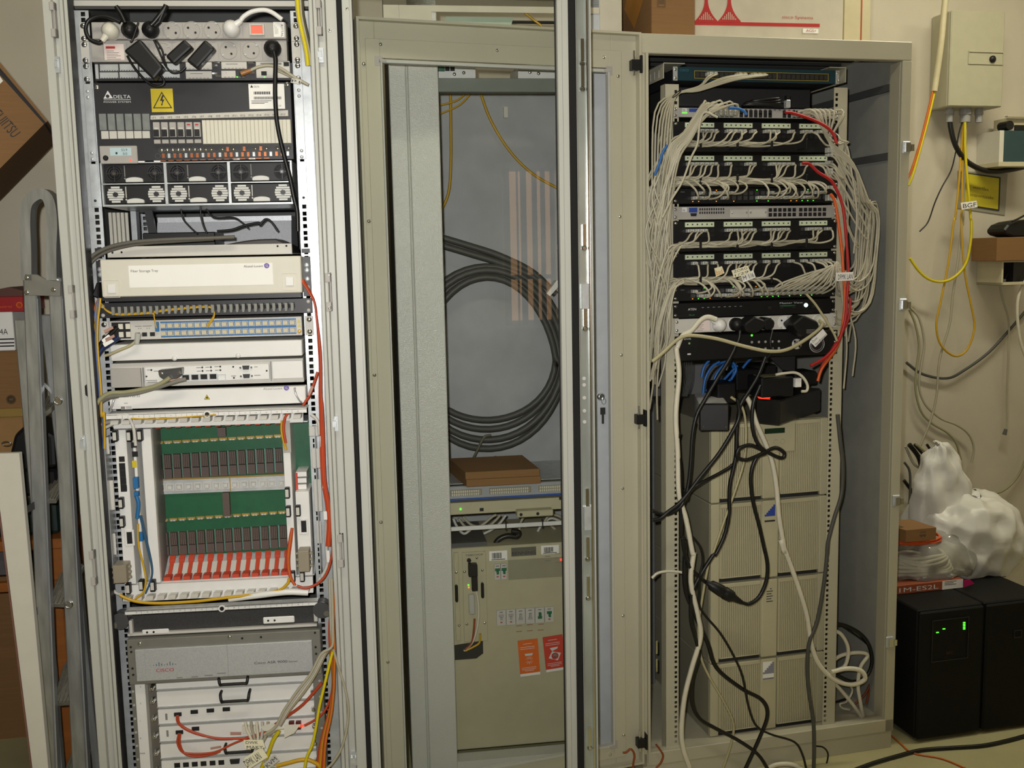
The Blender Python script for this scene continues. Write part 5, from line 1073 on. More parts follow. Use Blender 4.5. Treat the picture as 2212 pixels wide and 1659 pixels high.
for a, b in ((242,468),(520,820),(872,1060)):
    z = M.rect(D3(a,320), D3(b,355), .03); hm = (w0_+w1_)/2
    mb = ps.mb(); mb.box(z[0],z[1],.027,.03,hm-.0085,hm+.0085); i_ = ps.part('connector_block', mb, mat('block_tan', (150,142,120), .5), pb, bev=.002)
    n_ = max(6, int((z[1]-z[0])/.006)); mb = ps.mb(); [mb.box(z[0]+.003+k*.006,z[0]+.0062+k*.006,.023,.027,hm+s_*.0012,hm+s_*.0072) for k in range(n_-1) for s_ in (-1,1)]; ps.part('contact_comb', mb, m_cream, i_, kind='stuff')
un = T('rack_unit', M, 'slim beige one-unit device with single green light behind the glass', 'device')
z = M.rect(D3(248,425), D3(700,470), .035); mb = un.mb(); wA_ = M.at(D3(640,400), .035)[1]; wB_ = M.at(D3(640,485), .035)[1]; mb.box(PU3+.002,MR0-.03,.035,.25,wB_,min(wA_, w0_-.005)); ub = un.part('case', mb, m_ben, bev=.001)
c_ = M.at(D3(315,463), .035); mb = un.mb(); mb.cyl((c_[0],.035,c_[1]), '-d', .003, .002, 8); un.part('status_light', mb, m_ledg, ub)
ports(un, [(M.at(D3(x,y), .035)[0], .0345, M.at(D3(x,y), .035)[1]) for x, y in ((466,467),(1035,385))], .011, .009, None, ub)
ad = T('adapter_box', M, 'small beige adapter hood with two black holes plugged into slim unit', 'adapter')
za, zb = M.at(D3(712,470), .02), M.at(D3(972,500), .02); h_ = .018; mb = ad.mb(); mb.box(za[0],zb[0],-.0,.034,zb[1],zb[1]+h_); ab = ad.part('hood', mb, m_ben, bev=.003)
mb = ad.mb(); [mb.cyl((M.at(D3(x,482), 0)[0],0,zb[1]+h_*.5), '-d', .0045, .001, 10) for x in (748,868)]; ad.part('hole', mb, m_port, ab)
br_ = T('cable_bar', M, 'white horizontal cable bar above the beige power rack', 'bar')
wv = M.at(D3(660,585), .06)[1]; mb = br_.mb(); mb.box(PU3+.001,MR0-.03,.06,.066,wv-.006,wv+.006); b0_ = br_.part('bar', mb, m_white, bev=.001)
for x in (642,905): c_ = M.at(D3(x,590), .055); mb = br_.mb(); mb.box(c_[0]-.0015,c_[0]+.0015,.057,.068,wv-.012,wv+.014); br_.part('cable_tie', mb, m_black, b0_)
for i, (a, b) in enumerate((((985,1005),(1170,1028)),((988,1028),(1172,1052)))):
    bxx = T('flat_box', M, ('upper' if i == 0 else 'lower')+' of two flat brown cardboard boxes on the zinc shelf', 'cardboard box', 'flat cardboard boxes')
    za, zb = M.at(D3(358,238 if i == 0 else 298), -.005), M.at(D3(890,195 if i == 0 else 262), -.005)
    h_ = M.at(D3(640,180), -.005)[1]-M.at(D3(640,232), -.005)[1]
    wlo = ws_+.0005+(h_+.0006 if i == 0 else 0); o_ = .0 if i else -.003
    mb = bxx.mb(); mb.hexa([(za[0]+o_,-.005,wlo),(zb[0]+o_,-.005,wlo),(zb[0]-.02,.2,wlo),(za[0]-.03,.2,wlo),(za[0]+o_,-.005,wlo+h_),(zb[0]+o_,-.005,wlo+h_),(zb[0]-.02,.2,wlo+h_),(za[0]-.03,.2,wlo+h_)]); bxx.part('carton', mb, m_card, bev=.001)
# coil of thick dark cable and yellow fibres on the back panel
coil = T('cable_coil', M, 'big coil of thick dark cable hanging against grey panel', 'cable coil')
dC = MD-.06; cc = M.at((1054,780), dC); rx_ = abs(M.at((1222,780), dC)[0]-M.at((1054,780), dC)[0]); ry_ = abs(M.at((1086,575), dC)[1]-M.at((1086,968), dC)[1])/2; cwc = (M.at((1086,575), dC)[1]+M.at((1086,968), dC)[1])/2
for k in range(4):
    s_ = 1-k*.045; mb = coil.mb(); mb.tube([(cc[0]+rx_*s_*math.cos(a)*(1+.01*math.sin(3*a+k)), dC-.012*(k%2), cwc-.006*k*math.cos(a*2)+ry_*s_*math.sin(a)+(.012*k if math.sin(a) < 0 else -.004*k)) for a in [i*2*math.pi/48 for i in range(48)]], .0105, 10, True); coil.part('turn', mb, m_cabdk)
for off in (0, .03):
    mb = coil.mb(); mb.tube(smoothpath([M.p3((950,512+off*550), dC), M.p3((1010,530+off*550), dC), M.p3((1080,553+off*500), dC), M.p3((1150,588+off*300), dC), M.p3((1200,635), dC)], 5), .0105, 10); coil.part('lead_end', mb, m_cabdk)
c_ = M.at((1195,618), dC-.02); mb = coil.mb(); mb.hexa([(c_[0]-.022,dC-.03,c_[1]-.022),(c_[0]-.012,dC-.03,c_[1]-.03),(c_[0]-.012,dC+.015,c_[1]-.03),(c_[0]-.022,dC+.015,c_[1]-.022),(c_[0]+.01,dC-.03,c_[1]+.018),(c_[0]+.022,dC-.03,c_[1]+.006),(c_[0]+.022,dC+.015,c_[1]+.006),(c_[0]+.01,dC+.015,c_[1]+.018)]); coil.part('tape_wrap', mb, m_paper, label='white tape wrap')
mb = coil.mb(); mb.tube(smoothpath([M.p3((1060,940), dC-.02), M.p3((1045,945), dC-.025), M.p3((1030,975), dC-.02), M.p3((1015,1005), dC)], 4), .004, 8); mb.tube([M.p3((1070,985), dC), M.p3((1074,1000), dC)], .003, 6); coil.part('tie_cord', mb, mat('olive_cord', (104,102,84), .6))
for i, pts in enumerate((((973,196),(974,280),(974,350),(970,410),(958,445),(948,458)),((1036,196),(1060,260),(1100,325),(1150,375),(1207,408)),((1012,196),(990,215),(965,224),(940,229)),((1022,196),(995,225),(965,240),(940,250)))):
    cable('yellow_fibre', M, [(p, MD-.03-.004*i) for p in pts], .0042 if i < 2 else .003, m_cabyel, ('yellow fibre hanging straight down beside grey post','yellow fibre slanting across the grey back panel','upper of two thin yellow fibres bending under the beam','lower of two thin yellow fibres bending under the beam')[i], 'fibre cord')
c_ = M.at((1092,240), MD-.005); mb = MB(M); mb.box(c_[0]-.006,c_[0]+.006,MD-.012,MD-.001,c_[1]-.02,c_[1]+.012); solo('cable_clip', M, mb, m_cream, 'tiny cream adhesive clip stuck on the grey back panel', 'clip')
# units peeping above the beam
for i, (a, b) in enumerate(((885,1305),(1735,2120))):
    V = crop(750,0,1220,200); z = M.rect(V(a,660), V(b,768), .1); pnl = T('termination_unit', M, 'white unit '+('with black sockets' if i == 0 else 'with round screws')+' peeping over grey cross beam', 'patch panel')
    mb = pnl.mb(); mb.box(z[0],z[1],.1,.25,hwA+.0005,z[3]); pb = pnl.part('face', mb, m_white)
    if i == 0: ports(pnl, [(M.at(V(x,695), .1)[0], .0995, M.at(V(x,695), .1)[1]) for x in (1018,1070)], .012, .014, None, pb); ports(pnl, [(M.at(V(x,700), .1)[0], .0995, M.at(V(x,700), .1)[1]) for x in (918,968)], .013, .014, m_green, pb, 'green_port')
    screws(pnl, [(M.at(V(x,y), .1)[0], .1, M.at(V(x,y), .1)[1]) for x, y in (((1090,755),(1185,740)) if i == 0 else ((1858,735),(1945,748)))], .005)
# grey cables looped behind the bar
for i, pts in enumerate((((262,530),(290,590),(340,640),(400,600)),((300,530),(350,590),(420,600),(480,570),(540,520),(570,505)),((330,520),(400,580),(500,590),(560,550),(600,505)),((640,505),(600,560),(540,610),(480,640)),((770,515),(745,560),(735,620),(740,690)),((910,560),(950,510),(1010,510),(1060,540)),((850,690),(880,600),(960,530),(1050,560)),((940,560),(1000,620),(1020,680)))):
    cable('data_cable', M, [(D3(*p), .12+.012*i) for p in pts], .0042, m_cabgrey if i % 3 else m_lgrey, ('thin','slack','double-bent','short','straight','arched','long arched','slanting')[i]+' pale grey cable looped behind the white bar in the glazed rack', 'cable', 'grey cables behind the white bar')
cable('battery_cable', M, [(D3(*p), .1) for p in ((560,720),(590,680),(650,655),(720,660),(730,630),(680,620))], .008, m_cabblack, 'thick black cable bow above the beige power rack', 'cable')
cable('red_wire', M, [(D3(*p), .1) for p in ((670,712),(720,702),(790,700),(830,708))], .004, m_cabred, 'short red wire lying on top of beige power rack', 'wire')
# ------------------------------------------------------------------ right rack: equipment
d = .014; EU0, EU1 = R.at((1455,460), d)[0], R.at((1808,475), d)[0]; RB0, RB1 = ru[1]+.002, ru[2]-.002
def unit(name, label, cat, tl, br, m, back=.3, dd=None, bev=.001):
    """19 inch unit: front plate between the ears, body between the rails; returns thing, front part, rect"""
    t = T(name, R, label, cat); z = R.rect(tl, br, d if dd is None else dd); e = d if dd is None else dd
    mb = t.mb(); mb.box(RB0,RB1,e+.006,e+back,z[2],z[3]); t.part('body', mb, m_blackm)
    mb = t.mb(); mb.box(EU0+.012,EU1-.012,e,e+.006,z[2],z[3]); f = t.part('front', mb, m, bev=bev)
    for a, b in ((EU0,EU0+.012),(EU1-.012,EU1)):
        mb = t.mb(); mb.box(a,b,e+.002,e+.005,z[2],z[3]); t.part('mounting_ear', mb, m if m is not m_teal else m_zinc)
    h = z[3]-z[2]
    screws(t, [(u_, e+.002, z[2]+h*k) for u_ in (EU0+.006,EU1-.006) for k in ((.2,.8) if h < .05 else (.1,.5,.9))], .0045)
    return t, f, z
m_teal = mat('dark_teal_paint', (22,52,62), .4)
PP = lambda K, x, y, e=None: R.at(K(x,y), d if e is None else e)
def jacks(t, K, a, b, n, par, w=.0115, h=.010, m=None, nm='port'):
    locs = []
    for k in range(n):
        f = k/max(1, n-1); p = PP(K, a[0]+(b[0]-a[0])*f, a[1]+(b[1]-a[1])*f); locs.append((p[0], d-.0006, p[1]))
    ports(t, locs, w, h, m, par, nm); return locs
PORTS = {}
# 1 teal switch at the top
t, f, z = unit('network_switch', 'dark teal switch with yellow outlined port row at top of the right rack', 'switch', R1(400,235), R1(1612,372), m_teal)
q = R.rect(R1(515,287), R1(1582,360), d); mb = t.mb(); mb.frame((q[0],q[1],z[2]+.006,z[2]+.026), .0015, d-.001, d); mb.box(PP(R1,1172,300)[0],PP(R1,1176,300)[0],d-.001,d,z[2]+.006,z[2]+.026); t.part('yellow_outline', mb, mat('ochre_print', (150,128,40), .5), f)
mb = t.mb(); mb.box(q[0]+.0015,q[1]-.0015,d-.0004,d,z[2]+.0075,z[2]+.0245); t.part('port_field', mb, m_port, f)
PORTS['sw1'] = [(q[0]+.008+k*(q[1]-q[0]-.016)/27, z[2]+.016) for k in range(28)]
ports(t, [(u_, d-.0008, w_) for u_, w_ in PORTS['sw1']], .0105, .012, mat('port_mouth', (44,42,40), .5), f)
mb = t.mb(); text(mb, 'CISCO', EU0+.018, z[3]-.012, .006, d-.0006); t.part('lettering', mb, mat('faint_teal_print', (60,110,120), .5), f)
SW1 = z
# black shelf with coiled black cable
t = T('black_tray', R, 'black open tray hung under the teal switch', 'tray'); z2 = R.rect(R1(390,372), R1(1520,520), .05)
mb = t.mb(); mb.box(RB0,RB1-.03,.09,.4,SW1[2]-.055,SW1[2]-.004); t.part('tray', mb, m_dark, bev=.002)
t = T('cable_coil', R, 'bundle of black power cord lying above the upper grey switch', 'cable coil')
cc = R.at(R1(1050,500), .06); hpz = R.rect(R1(400,562), R1(1600,652), d)
for k in range(5):
    mb = t.mb(); mb.tube([(cc[0]+(.07-.006*k)*math.cos(a)+.01*math.sin(a*3), .075-.045+.03*math.sin(a), hpz[3]+.007+.004*k+.003*math.sin(a*2+k)) for a in [i*2*math.pi/28 for i in range(28)]], .0036, 6, True); t.part('loop', mb, m_cabblack)
t = T('cable_plug', R, 'loose grey metal plug hanging above red cable end', 'plug'); c_ = R.at(R1(1250,500), .0); mb = t.mb(); mb.box(c_[0]-.006,c_[0]+.006,-.012,.004,c_[1]-.022,c_[1]-.002); t.part('shell', mb, m_zinc, bev=.001)
mb = t.mb(); mb.box(c_[0]-.005,c_[0]+.005,-.010,.002,c_[1]-.002,c_[1]+.010); t.part('boot', mb, m_black)
# 2 HP switch
def hp_switch(K, tl, br, lab, full):
    t, f, z = unit('network_switch', lab, 'switch', K(*tl), K(*br), m_grey, bev=.0008); h = z[3]-z[2]
    x0 = EU0+.016; mb = t.mb(); mb.box(x0+.028,x0+.052,d-.0006,d,z[3]-h*.45,z[3]-h*.08); t.part('blue_label', mb, mat('blue_label', (42,70,150), .5), f, label='small blue name label')
    mb = t.mb(); mb.box(x0+.008,x0+.022,d-.0006,d,z[3]-h*.4,z[3]-h*.05); i_ = t.part('logo_plate', mb, m_inkwhite, f); mb = t.mb(); text(mb, 'hp', x0+.010, z[3]-h*.32, .005, d-.0009); t.part('lettering', mb, m_ink, i_)
    return t, f, z, h, x0
t, f, z, h, x0 = hp_switch(R1, (400,562), (1600,652), 'grey switch with lit green bar and two rows of ports, upper of two', True)
HP1 = z
mb = t.mb(); mb.box(x0+.008,x0+.022,d-.0012,d,z[2]+h*.4,z[2]+h*.5); t.part('status_light', mb, m_ledg, f)
us_ = [PP(R1, 545+k*38.2, 620)[0] for k in range(28)]; pr1 = []
for k, u_ in enumerate(us_):
    if k in (8, 16, 17, 25): continue
    for w_ in (z[2]+h*.27, z[2]+h*.62): pr1.append((u_, d-.0006, w_))
ports(t, pr1, .0098, .0105, None, f); PORTS['hp1'] = [(p[0], p[2]) for p in pr1]
mb = t.mb(); [mb.box(u_-.003,u_+.003,d-.0006,d,z[3]-h*.14,z[3]-h*.06) for u_ in us_]; t.part('port_number_print', mb, m_ink, f, kind='stuff')
# 3 patch panels with cable managers: y of label strip (left,right) in each crop
m_strip = mat('pale_green_strip', (206,216,184), .5)
def patch(K, ys, key, lab, ytop, ybot):
    """ys: y of the strip centre at x=560 and x=1460"""
    t = T('patch_panel_unit', R, lab, 'patch panel')
    wt, wb = PP(K, 1000, ytop)[1], PP(K, 1000, ybot)[1]
    mb = t.mb(); mb.box(EU0,EU1,d,d+.004,wb,wt); f = t.part('panel', mb, m_black, bev=.0006)
    screws(t, [(u_, d, w_) for u_ in (EU0+.006,EU1-.006) for w_ in (wb+.006,wt-.006)], .0042)
    pl = []; ws = PP(K, 1000, (ys[0]+ys[1])/2)[1]; hh = (PP(K, 1000, 0)[1]-PP(K, 1000, 19)[1])
    for a, b in ((440,670),(748,975),(1052,1278),(1350,1570)):
        u0, u1 = PP(K, a, ys[0])[0], PP(K, b, ys[1])[0]; mb = t.mb(); mb.box(u0,u1,d-.003,d,ws-hh,ws+hh); i_ = t.part('label_strip', mb, m_strip, f)
        mb = t.mb()
        for k in range(6): mb.box(u0+.005+k*(u1-u0)/6,u0+.009+k*(u1-u0)/6,d-.0033,d-.003,ws-hh*.2,ws+hh*.35)
        t.part('number_print', mb, m_ink, i_, kind='stuff')
        for k in range(6): pl.append((u0+(k+.55)*(u1-u0)/6*1.03, ws-hh-.010))
        for k in range(6): pl.append((u0+(k+.55)*(u1-u0)/6*1.03, ws-hh-.022))
    ports(t, [(u_, d-.0006, w_) for u_, w_ in pl], .0105, .009, mat('jack_mouth', (30,30,30), .4), f, 'jack')
    PORTS[key] = pl
    mw = PP(K, 1000, ybot-40)[1]
    for x in (510,800,1070,1345):
        u_ = PP(K, x, ys[0])[0]; mb = t.mb(); mb.box(u_-.003,u_+.003,d-.045,d,wb+.004,wb+.008); mb.box(u_-.003,u_+.003,d-.048,d-.043,wb+.004,wb+.03); t.part('cable_hook', mb, m_black, f, bev=.001)
    return t, wb, wt
P1 = patch(R1, (705,708), 'p1', 'black patch panel directly below the upper grey switch', 680, 915)
P2 = patch(R1, (965,968), 'p2', 'black patch panel crossed by a red cable, above the black switch', 942, 1195)
t, f, z = unit('network_switch', 'black switch with orange and green lights, upper of two black switches', 'switch', R1(385,1208), R1(1600,1318), m_black); BS1 = z
def bsw(t, f, z):
    h = z[3]-z[2]; us_ = [EU0+.055+k*(EU1-EU0-.095)/23 for k in range(24)]
    pl = [(u_, w_) for u_ in us_ for w_ in (z[2]+h*.36, z[2]+h*.68)]
    ports(t, [(u_, d-.0006, w_) for u_, w_ in pl], .0115, .0105, mat('port_mouth2', (60,60,58), .4), f)
    random.seed(len(PORTS)); mb = t.mb(); mg = t.mb()
    for k, u_ in enumerate(us_):
        if random.random() < .45: (mb if random.random() < .4 else mg).box(u_-.0016,u_+.0012,d-.0012,d,z[2]+h*.12,z[2]+h*.17)
        if random.random() < .3: (mb if random.random() < .3 else mg).box(u_-.0016,u_+.0012,d-.0012,d,z[2]+h*.86,z[2]+h*.91)
    t.part('amber_light', mb, m_leda, f, kind='stuff'); t.part('green_light', mg, m_ledg, f, kind='stuff')
    mb = t.mb(); text(mb, 'cisco', EU0+.02, z[3]-h*.25, .004, d-.0006); t.part('lettering', mb, m_inkgrey, f); return pl
PORTS['b1'] = bsw(t, f, z)
t, f, z, h, x0 = hp_switch(R1, (405,1352), (1600,1440), 'grey switch with empty ports and two blank plates, lower of two', False); HP2 = z
for g, (a, b) in enumerate(((1120,1310),(1362,1550))):
    n_ = 6; jl = []
    for k in range(n_):
        u_ = PP(R1, a+(b-a)*k/(n_-1), 1390)[0]; jl += [(u_, d-.0006, z[2]+h*.30), (u_, d-.0006, z[2]+h*.68)]
    ports(t, jl, .0098, .0098, None, f)
for a, b in ((800,942),(948,1092)):
    u0, u1 = PP(R1, a, 1400)[0], PP(R1, b, 1400)[0]; mb = t.mb(); mb.box(u0,u1,d-.0012,d,z[2]+h*.12,z[2]+h*.75); i_ = t.part('blank_plate', mb, m_lgrey, f, bev=.0005)
    screws(t, [(u0+.005, d-.0012, z[2]+h*.5), (u1-.005, d-.0012, z[2]+h*.5)], .0028)
mb = t.mb(); [mb.box(PP(R1,565+k*19,0)[0]-.002,PP(R1,565+k*19,0)[0]+.002,d-.0008,d,z[3]-h*(.3+.27*r_),z[3]-h*(.12+.27*r_)) for k in range(11) for r_ in range(2)]; t.part('indicator_grid', mb, m_ink, f, kind='stuff')
c_ = PP(R1, 508, 1415); mb = t.mb(); mb.prism([(c_[0]-.009,c_[1]+.004),(c_[0]-.007,c_[1]-.004),(c_[0]+.007,c_[1]-.004),(c_[0]+.009,c_[1]+.004)], d-.003, d); t.part('serial_port', mb, m_blackm, f)
P3 = patch(R2, (311,305), 'p3', 'black patch panel directly below the lower grey switch', 278, 518)
P4 = patch(R2, (567,558), 'p4', 'black patch panel with paper flag labels, above lower black switch', 534, 790)
t, f, z = unit('network_switch', 'black switch with orange and green lights, lower of two black switches', 'switch', R2(385,812), R2(1600,886), m_black); BS2 = z
PORTS['b2'] = bsw(t, f, z)
# KVM
t, f, z = unit('kvm_switch', 'black keyboard switch with bright round green button', 'switch', R2(380,942), R2(1635,1015), m_black); KV = z
mb = t.mb(); a_ = PP(R2,465,970); text(mb, 'ATEN', a_[0], z[3]-.02, .006, d-.0006, width=PP(R2,530,970)[0]-a_[0]); a_ = PP(R2,1195,930); text(mb, 'Master View', a_[0], z[3]-.011, .005, d-.0006, width=PP(R2,1380,930)[0]-a_[0]); t.part('lettering', mb, m_inkwhite, f)
mb = t.mb(); a_ = PP(R2,1198,950); mb.box(a_[0],PP(R2,1320,950)[0],d-.0006,d,z[3]-.018,z[3]-.0145); a_ = PP(R2,475,1025); [mb.box(a_[0]+k*.002,a_[0]+.001+k*.002,d-.0006,d,z[2]+.006,z[2]+.008+.0006*abs(4-k)) for k in range(8)]; t.part('green_print', mb, mat('green_print', (40,110,60), .5), f, kind='stuff')
c_ = (PP(R2,1403,982)[0], z[2]+.024); mb = t.mb(); mb.lathe((c_[0],d,c_[1]), '-d', [(0,.0055),(.002,.0055),(.003,.0035)], 14); t.part('round_button', mb, m_ledc, f, label='glowing pale green button')
mb = t.mb(); [mb.box(PP(R2,x,970)[0]-.003,PP(R2,x,970)[0]+.003,d-.001,d,z[2]+.026,z[2]+.028) for x in (582,625,670,712,757,797,842,885)]; t.part('channel_light', mb, m_inkgrey, f, kind='stuff')
mb = t.mb(); [mb.cbox(PP(R2,x,990)[0], z[2]+.02, .009, .007, d-.0015, d) for x in (1115,1210,1305,1465)]; t.part('push_button', mb, m_blackm, f, kind='stuff')
# PDU with plugs
t, f, z = unit('power_strip', 'light grey power strip with black adapters in the right rack', 'power strip', R2(395,1068), R2(1640,1130), m_lgrey, .06, .004); PD = z
pc_ = [(R.at(R2(x,y), .004)[0], (z[2]+z[3])/2) for x, y in ((700,1115),(835,1112),(965,1108),(1100,1104),(1230,1100),(1365,1095),(1505,1090))]
sockets(t, pc_, .004, .0185, m_white)
q = R.rect(R2(525,1085), R2(640,1170), .004); mb = t.mb(); mb.box(q[0],q[1],.0034,.004,z[2]+.004,z[3]-.006); i_ = t.part('label_sticker', mb, mat('pale_label', (222,206,200), .6), f)
mb = t.mb(); mb.box(q[0]+.008,q[0]+.014,.003,.0034,z[3]-.012,z[3]-.008); t.part('brand_mark', mb, m_red, i_); mb = t.mb(); [mb.box(q[0]+.003,q[0]+.024-.003*(k%3),.003,.0034,z[3]-.017-k*.004,z[3]-.016-k*.004) for k in range(5)]; t.part('fine_print', mb, m_inkgrey, i_, kind='stuff')
# DVR
t, f, z = unit('video_recorder', 'black video recorder with silver jog ring below the grey power strip', 'recorder', R2(400,1205), R2(1590,1345), m_black, .3, -.002, .002); DV = z
e = -.002; Pd = lambda x, y: R.at(R2(x,y), e)
c_ = Pd(1485,1265); mb = t.mb(); mb.lathe((c_[0],e,c_[1]), '-d', [(0,.024),(.004,.024),(.006,.020),(.004,.018),(.006,.012),(.006,.002)], 24); t.part('jog_dial', mb, m_blackm, f); mb = t.mb(); mb.lathe((c_[0],e-.0045,c_[1]), '-d', [(0,.0235),(.0014,.0225),(.0014,.0215),(0,.021)], 24); t.part('jog_ring', mb, m_zinc, f)
c_ = Pd(1330,1265); mb = t.mb(); mb.lathe((c_[0],e,c_[1]), '-d', [(0,.0145),(.003,.0145),(.003,.008),(0,.008)], 20); i_ = t.part('direction_pad', mb, m_lgrey, f)
mb = t.mb(); [mb.box(c_[0]+(.011*x_)-.0008-.003*abs(y_),c_[0]+(.011*x_)+.0008+.003*abs(y_),e-.0034,e-.003,c_[1]+.011*y_-.0008-.003*abs(x_),c_[1]+.011*y_+.0008+.003*abs(x_)) for x_, y_ in ((.7,.7),(-.7,.7),(.7,-.7),(-.7,-.7))]; t.part('pad_gap', mb, m_black, i_)
mb = t.mb()
for x in (972,1028,1080,1135,1187):
    for y in (1250,1305): c_ = Pd(x, y-(x-972)*.03); mb.cyl((c_[0],e,c_[1]), '-d', .0035, .002, 10)
t.part('push_button', mb, m_grey, f, kind='stuff')
mb = t.mb(); a_ = Pd(435,1232); text(mb, 'DVR', a_[0], a_[1], .004, e-.0006, width=.02); a_ = Pd(460,1352); mb.box(a_[0],a_[0]+.01,e-.0006,e,a_[1],a_[1]+.004); t.part('lettering', mb, m_inkwhite, f)
for x, y, mm_ in ((475,1260,mat('dim_green_led',(110,150,90),.4,emit=.2)),(973,1196,m_ledg)):
    c_ = Pd(x,y); mb = t.mb(); mb.cyl((c_[0],e,c_[1]), '-d', .003, .001, 8); t.part('status_light', mb, mm_, f)
# ------------------------------------------------------------------ right rack: UPS tower
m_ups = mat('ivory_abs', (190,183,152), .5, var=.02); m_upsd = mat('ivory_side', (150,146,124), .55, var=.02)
UD = .06; G3 = lambda x, y, e=None: R.at(R3(x,y), UD if e is None else e); G4 = lambda x, y, e=None: R.at(R4(x,y), UD if e is None else e)
cols_ = [ (G3(a,950)[0]+0) for a in (640,702,1035,1042,1155,1166,1480,1488,1545)]
cols4 = [ G4(a,700)[0] for a in (580,645,940,945,1055,1065,1345,1348,1395)]
uc_ = [(a+b)/2 for a, b in zip(cols_, cols4)]
ys_ = [G3(1095,612)[1], G3(1095,1225)[1], G4(1000,300)[1], G4(1000,868)[1], G4(1000,1385)[1]]
labs = ('ivory battery unit with green display and three round buttons, top of the stack','ivory battery unit with blue stepped logo, second in the stack','ivory battery unit with small printed text column, third in the stack','ivory battery unit with grey stepped sticker, bottom of the stack')
FLW = sillw-.012
for k in range(4):
    w1_, w0_ = ys_[k], (ys_[k+1]+.002 if k < 3 else FLW+.001)
    t = T('ups_unit', R, labs[k], 'battery unit', 'stacked battery units')
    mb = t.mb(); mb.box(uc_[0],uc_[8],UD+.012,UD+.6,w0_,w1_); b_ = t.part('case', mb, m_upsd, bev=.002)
    for a, b in ((0,1),(7,8)): mb = t.mb(); mb.box(uc_[a],uc_[b],UD,UD+.012,w0_+.001,w1_-.001); t.part('edge_strip', mb, m_ups, b_, bev=.002)
    mb = t.mb(); mb.box(uc_[3]-.002,uc_[4]+.002,UD-.004,UD+.012,w0_+.003,w1_-.001); cc_ = t.part('centre_column', mb, m_ups, b_, bev=.003)
    for a, b in ((1,2),(5,6)):
        mb = t.mb(); mb.frame((uc_[a],uc_[b],w0_+.012,w1_-.002), (.003,.003,.003,.012), UD-.002, UD+.012); gr = t.part('grille_frame', mb, m_ups, b_, bev=.002)
        n_ = 21; wd = (uc_[b]-uc_[a]-.006)/n_; mb = t.mb()
        for i in range(n_): mb.box(uc_[a]+.003+i*wd,uc_[a]+.003+i*wd+wd*.66,UD-.001,UD+.011,w0_+.015,w1_-.014)
        t.part('grille_slats', mb, m_ups, gr, kind='stuff')
        mb = t.mb(); mb.box(uc_[a]+.002,uc_[b]-.002,UD+.004,UD+.011,w0_+.001,w0_+.011); t.part('vent_gap', mb, m_dark, b_)
    cu = (uc_[3]+uc_[4])/2
    if k == 0:
        a_ = R.rect(R3(985,605), R3(1290,845), UD-.006); mb = t.mb(); mb.box(a_[0]+.012,a_[1],UD-.007,UD-.002,a_[2],a_[3]-.008); pn = t.part('display_panel', mb, m_ups, b_, bev=.002)
        z = R.rect(R3(1052,672), R3(1208,702), UD-.007); mb = t.mb(); mb.box(z[0],z[1],UD-.008,UD-.007,z[2],z[3]); t.part('display', mb, mat('dark_green_lcd', (24,52,34), .25), pn, label='dark green text display')
        for x in (1083,1137,1191): c_ = G3(x,775-(x-1083)*.05,UD-.007); mb = t.mb(); mb.lathe((c_[0],UD-.007,c_[1]), '-d', [(0,.0068),(.002,.0068),(.003,.006)], 16); t.part('button', mb, m_ups, pn)
    elif k == 1 or k == 3:
        z = R.rect(R3(1053,1265), R3(1132,1395), UD-.005) if k == 1 else R.rect(R4(958,900), R4(1035,1020), UD-.005)
        mb = t.mb(); mb.box(z[0],z[1],UD-.0052,UD-.004,z[2],z[3]); st = t.part('logo_sticker', mb, m_ups if k == 1 else m_paper, cc_)
        mb = t.mb(); n_ = 6; hh = (z[3]-z[2])*.64; b0_ = z[2]+(z[3]-z[2])*.34
        for i in range(n_): mb.box(z[0]+(z[1]-z[0])*i/n_,z[1],UD-.0056,UD-.0052,b0_+hh*i/n_,b0_+hh*(i+1)/n_)
        t.part('stepped_logo', mb, mat('logo_blue', (46,72,160), .5) if k == 1 else mat('logo_grey', (140,142,156), .5), st)
        mb = t.mb(); mb.box(z[0],z[1],UD-.0056,UD-.0052,z[2]+.001,z[2]+.006); t.part('name_bar', mb, m_ink if k == 1 else m_inkgrey, st)
    else:
        mb = t.mb(); [mb.box(cu-.011,cu+.009-.004*(i%2),UD-.0046,UD-.004,G4(1010,385+i*18)[1]-.0012,G4(1010,385+i*18)[1]+.001) for i in range(5)]; c_ = G4(1010,368); mb.cyl((c_[0],UD-.004,c_[1]), '-d', .002, .0006, 8); t.part('fine_print', mb, m_ink, cc_, kind='stuff')
# grey battery box behind on the left, dark box at floor
t = T('battery_box', R, 'plain grey steel box standing behind the left rail', 'box'); a_ = R.at(R3(215,470), .35); mb = t.mb(); mb.box(.02,uc_[0]-.012,.46,.78,FLW+.001,R.at(R3(400,450), .4)[1]); t.part('case', mb, mat('mid_grey_steel', (112,114,116), .5), bev=.002)
t = T('server_tower', R, 'black tower computer standing on edge behind the left rail', 'computer'); mb = t.mb(); a_ = R.at(R4(160,140), .2); mb.box(.012,ru[0]-.004,.12,.45,FLW+.001,a_[1]); b_ = t.part('case', mb, m_black, bev=.003)
for y in (790,920): c_ = R.at(R4(195,y), .119); mb = t.mb(); mb.box(c_[0]-.004,c_[0]+.002,.117,.12,c_[1]-.02,c_[1]+.02); t.part('chrome_trim', mb, m_chrome, b_)
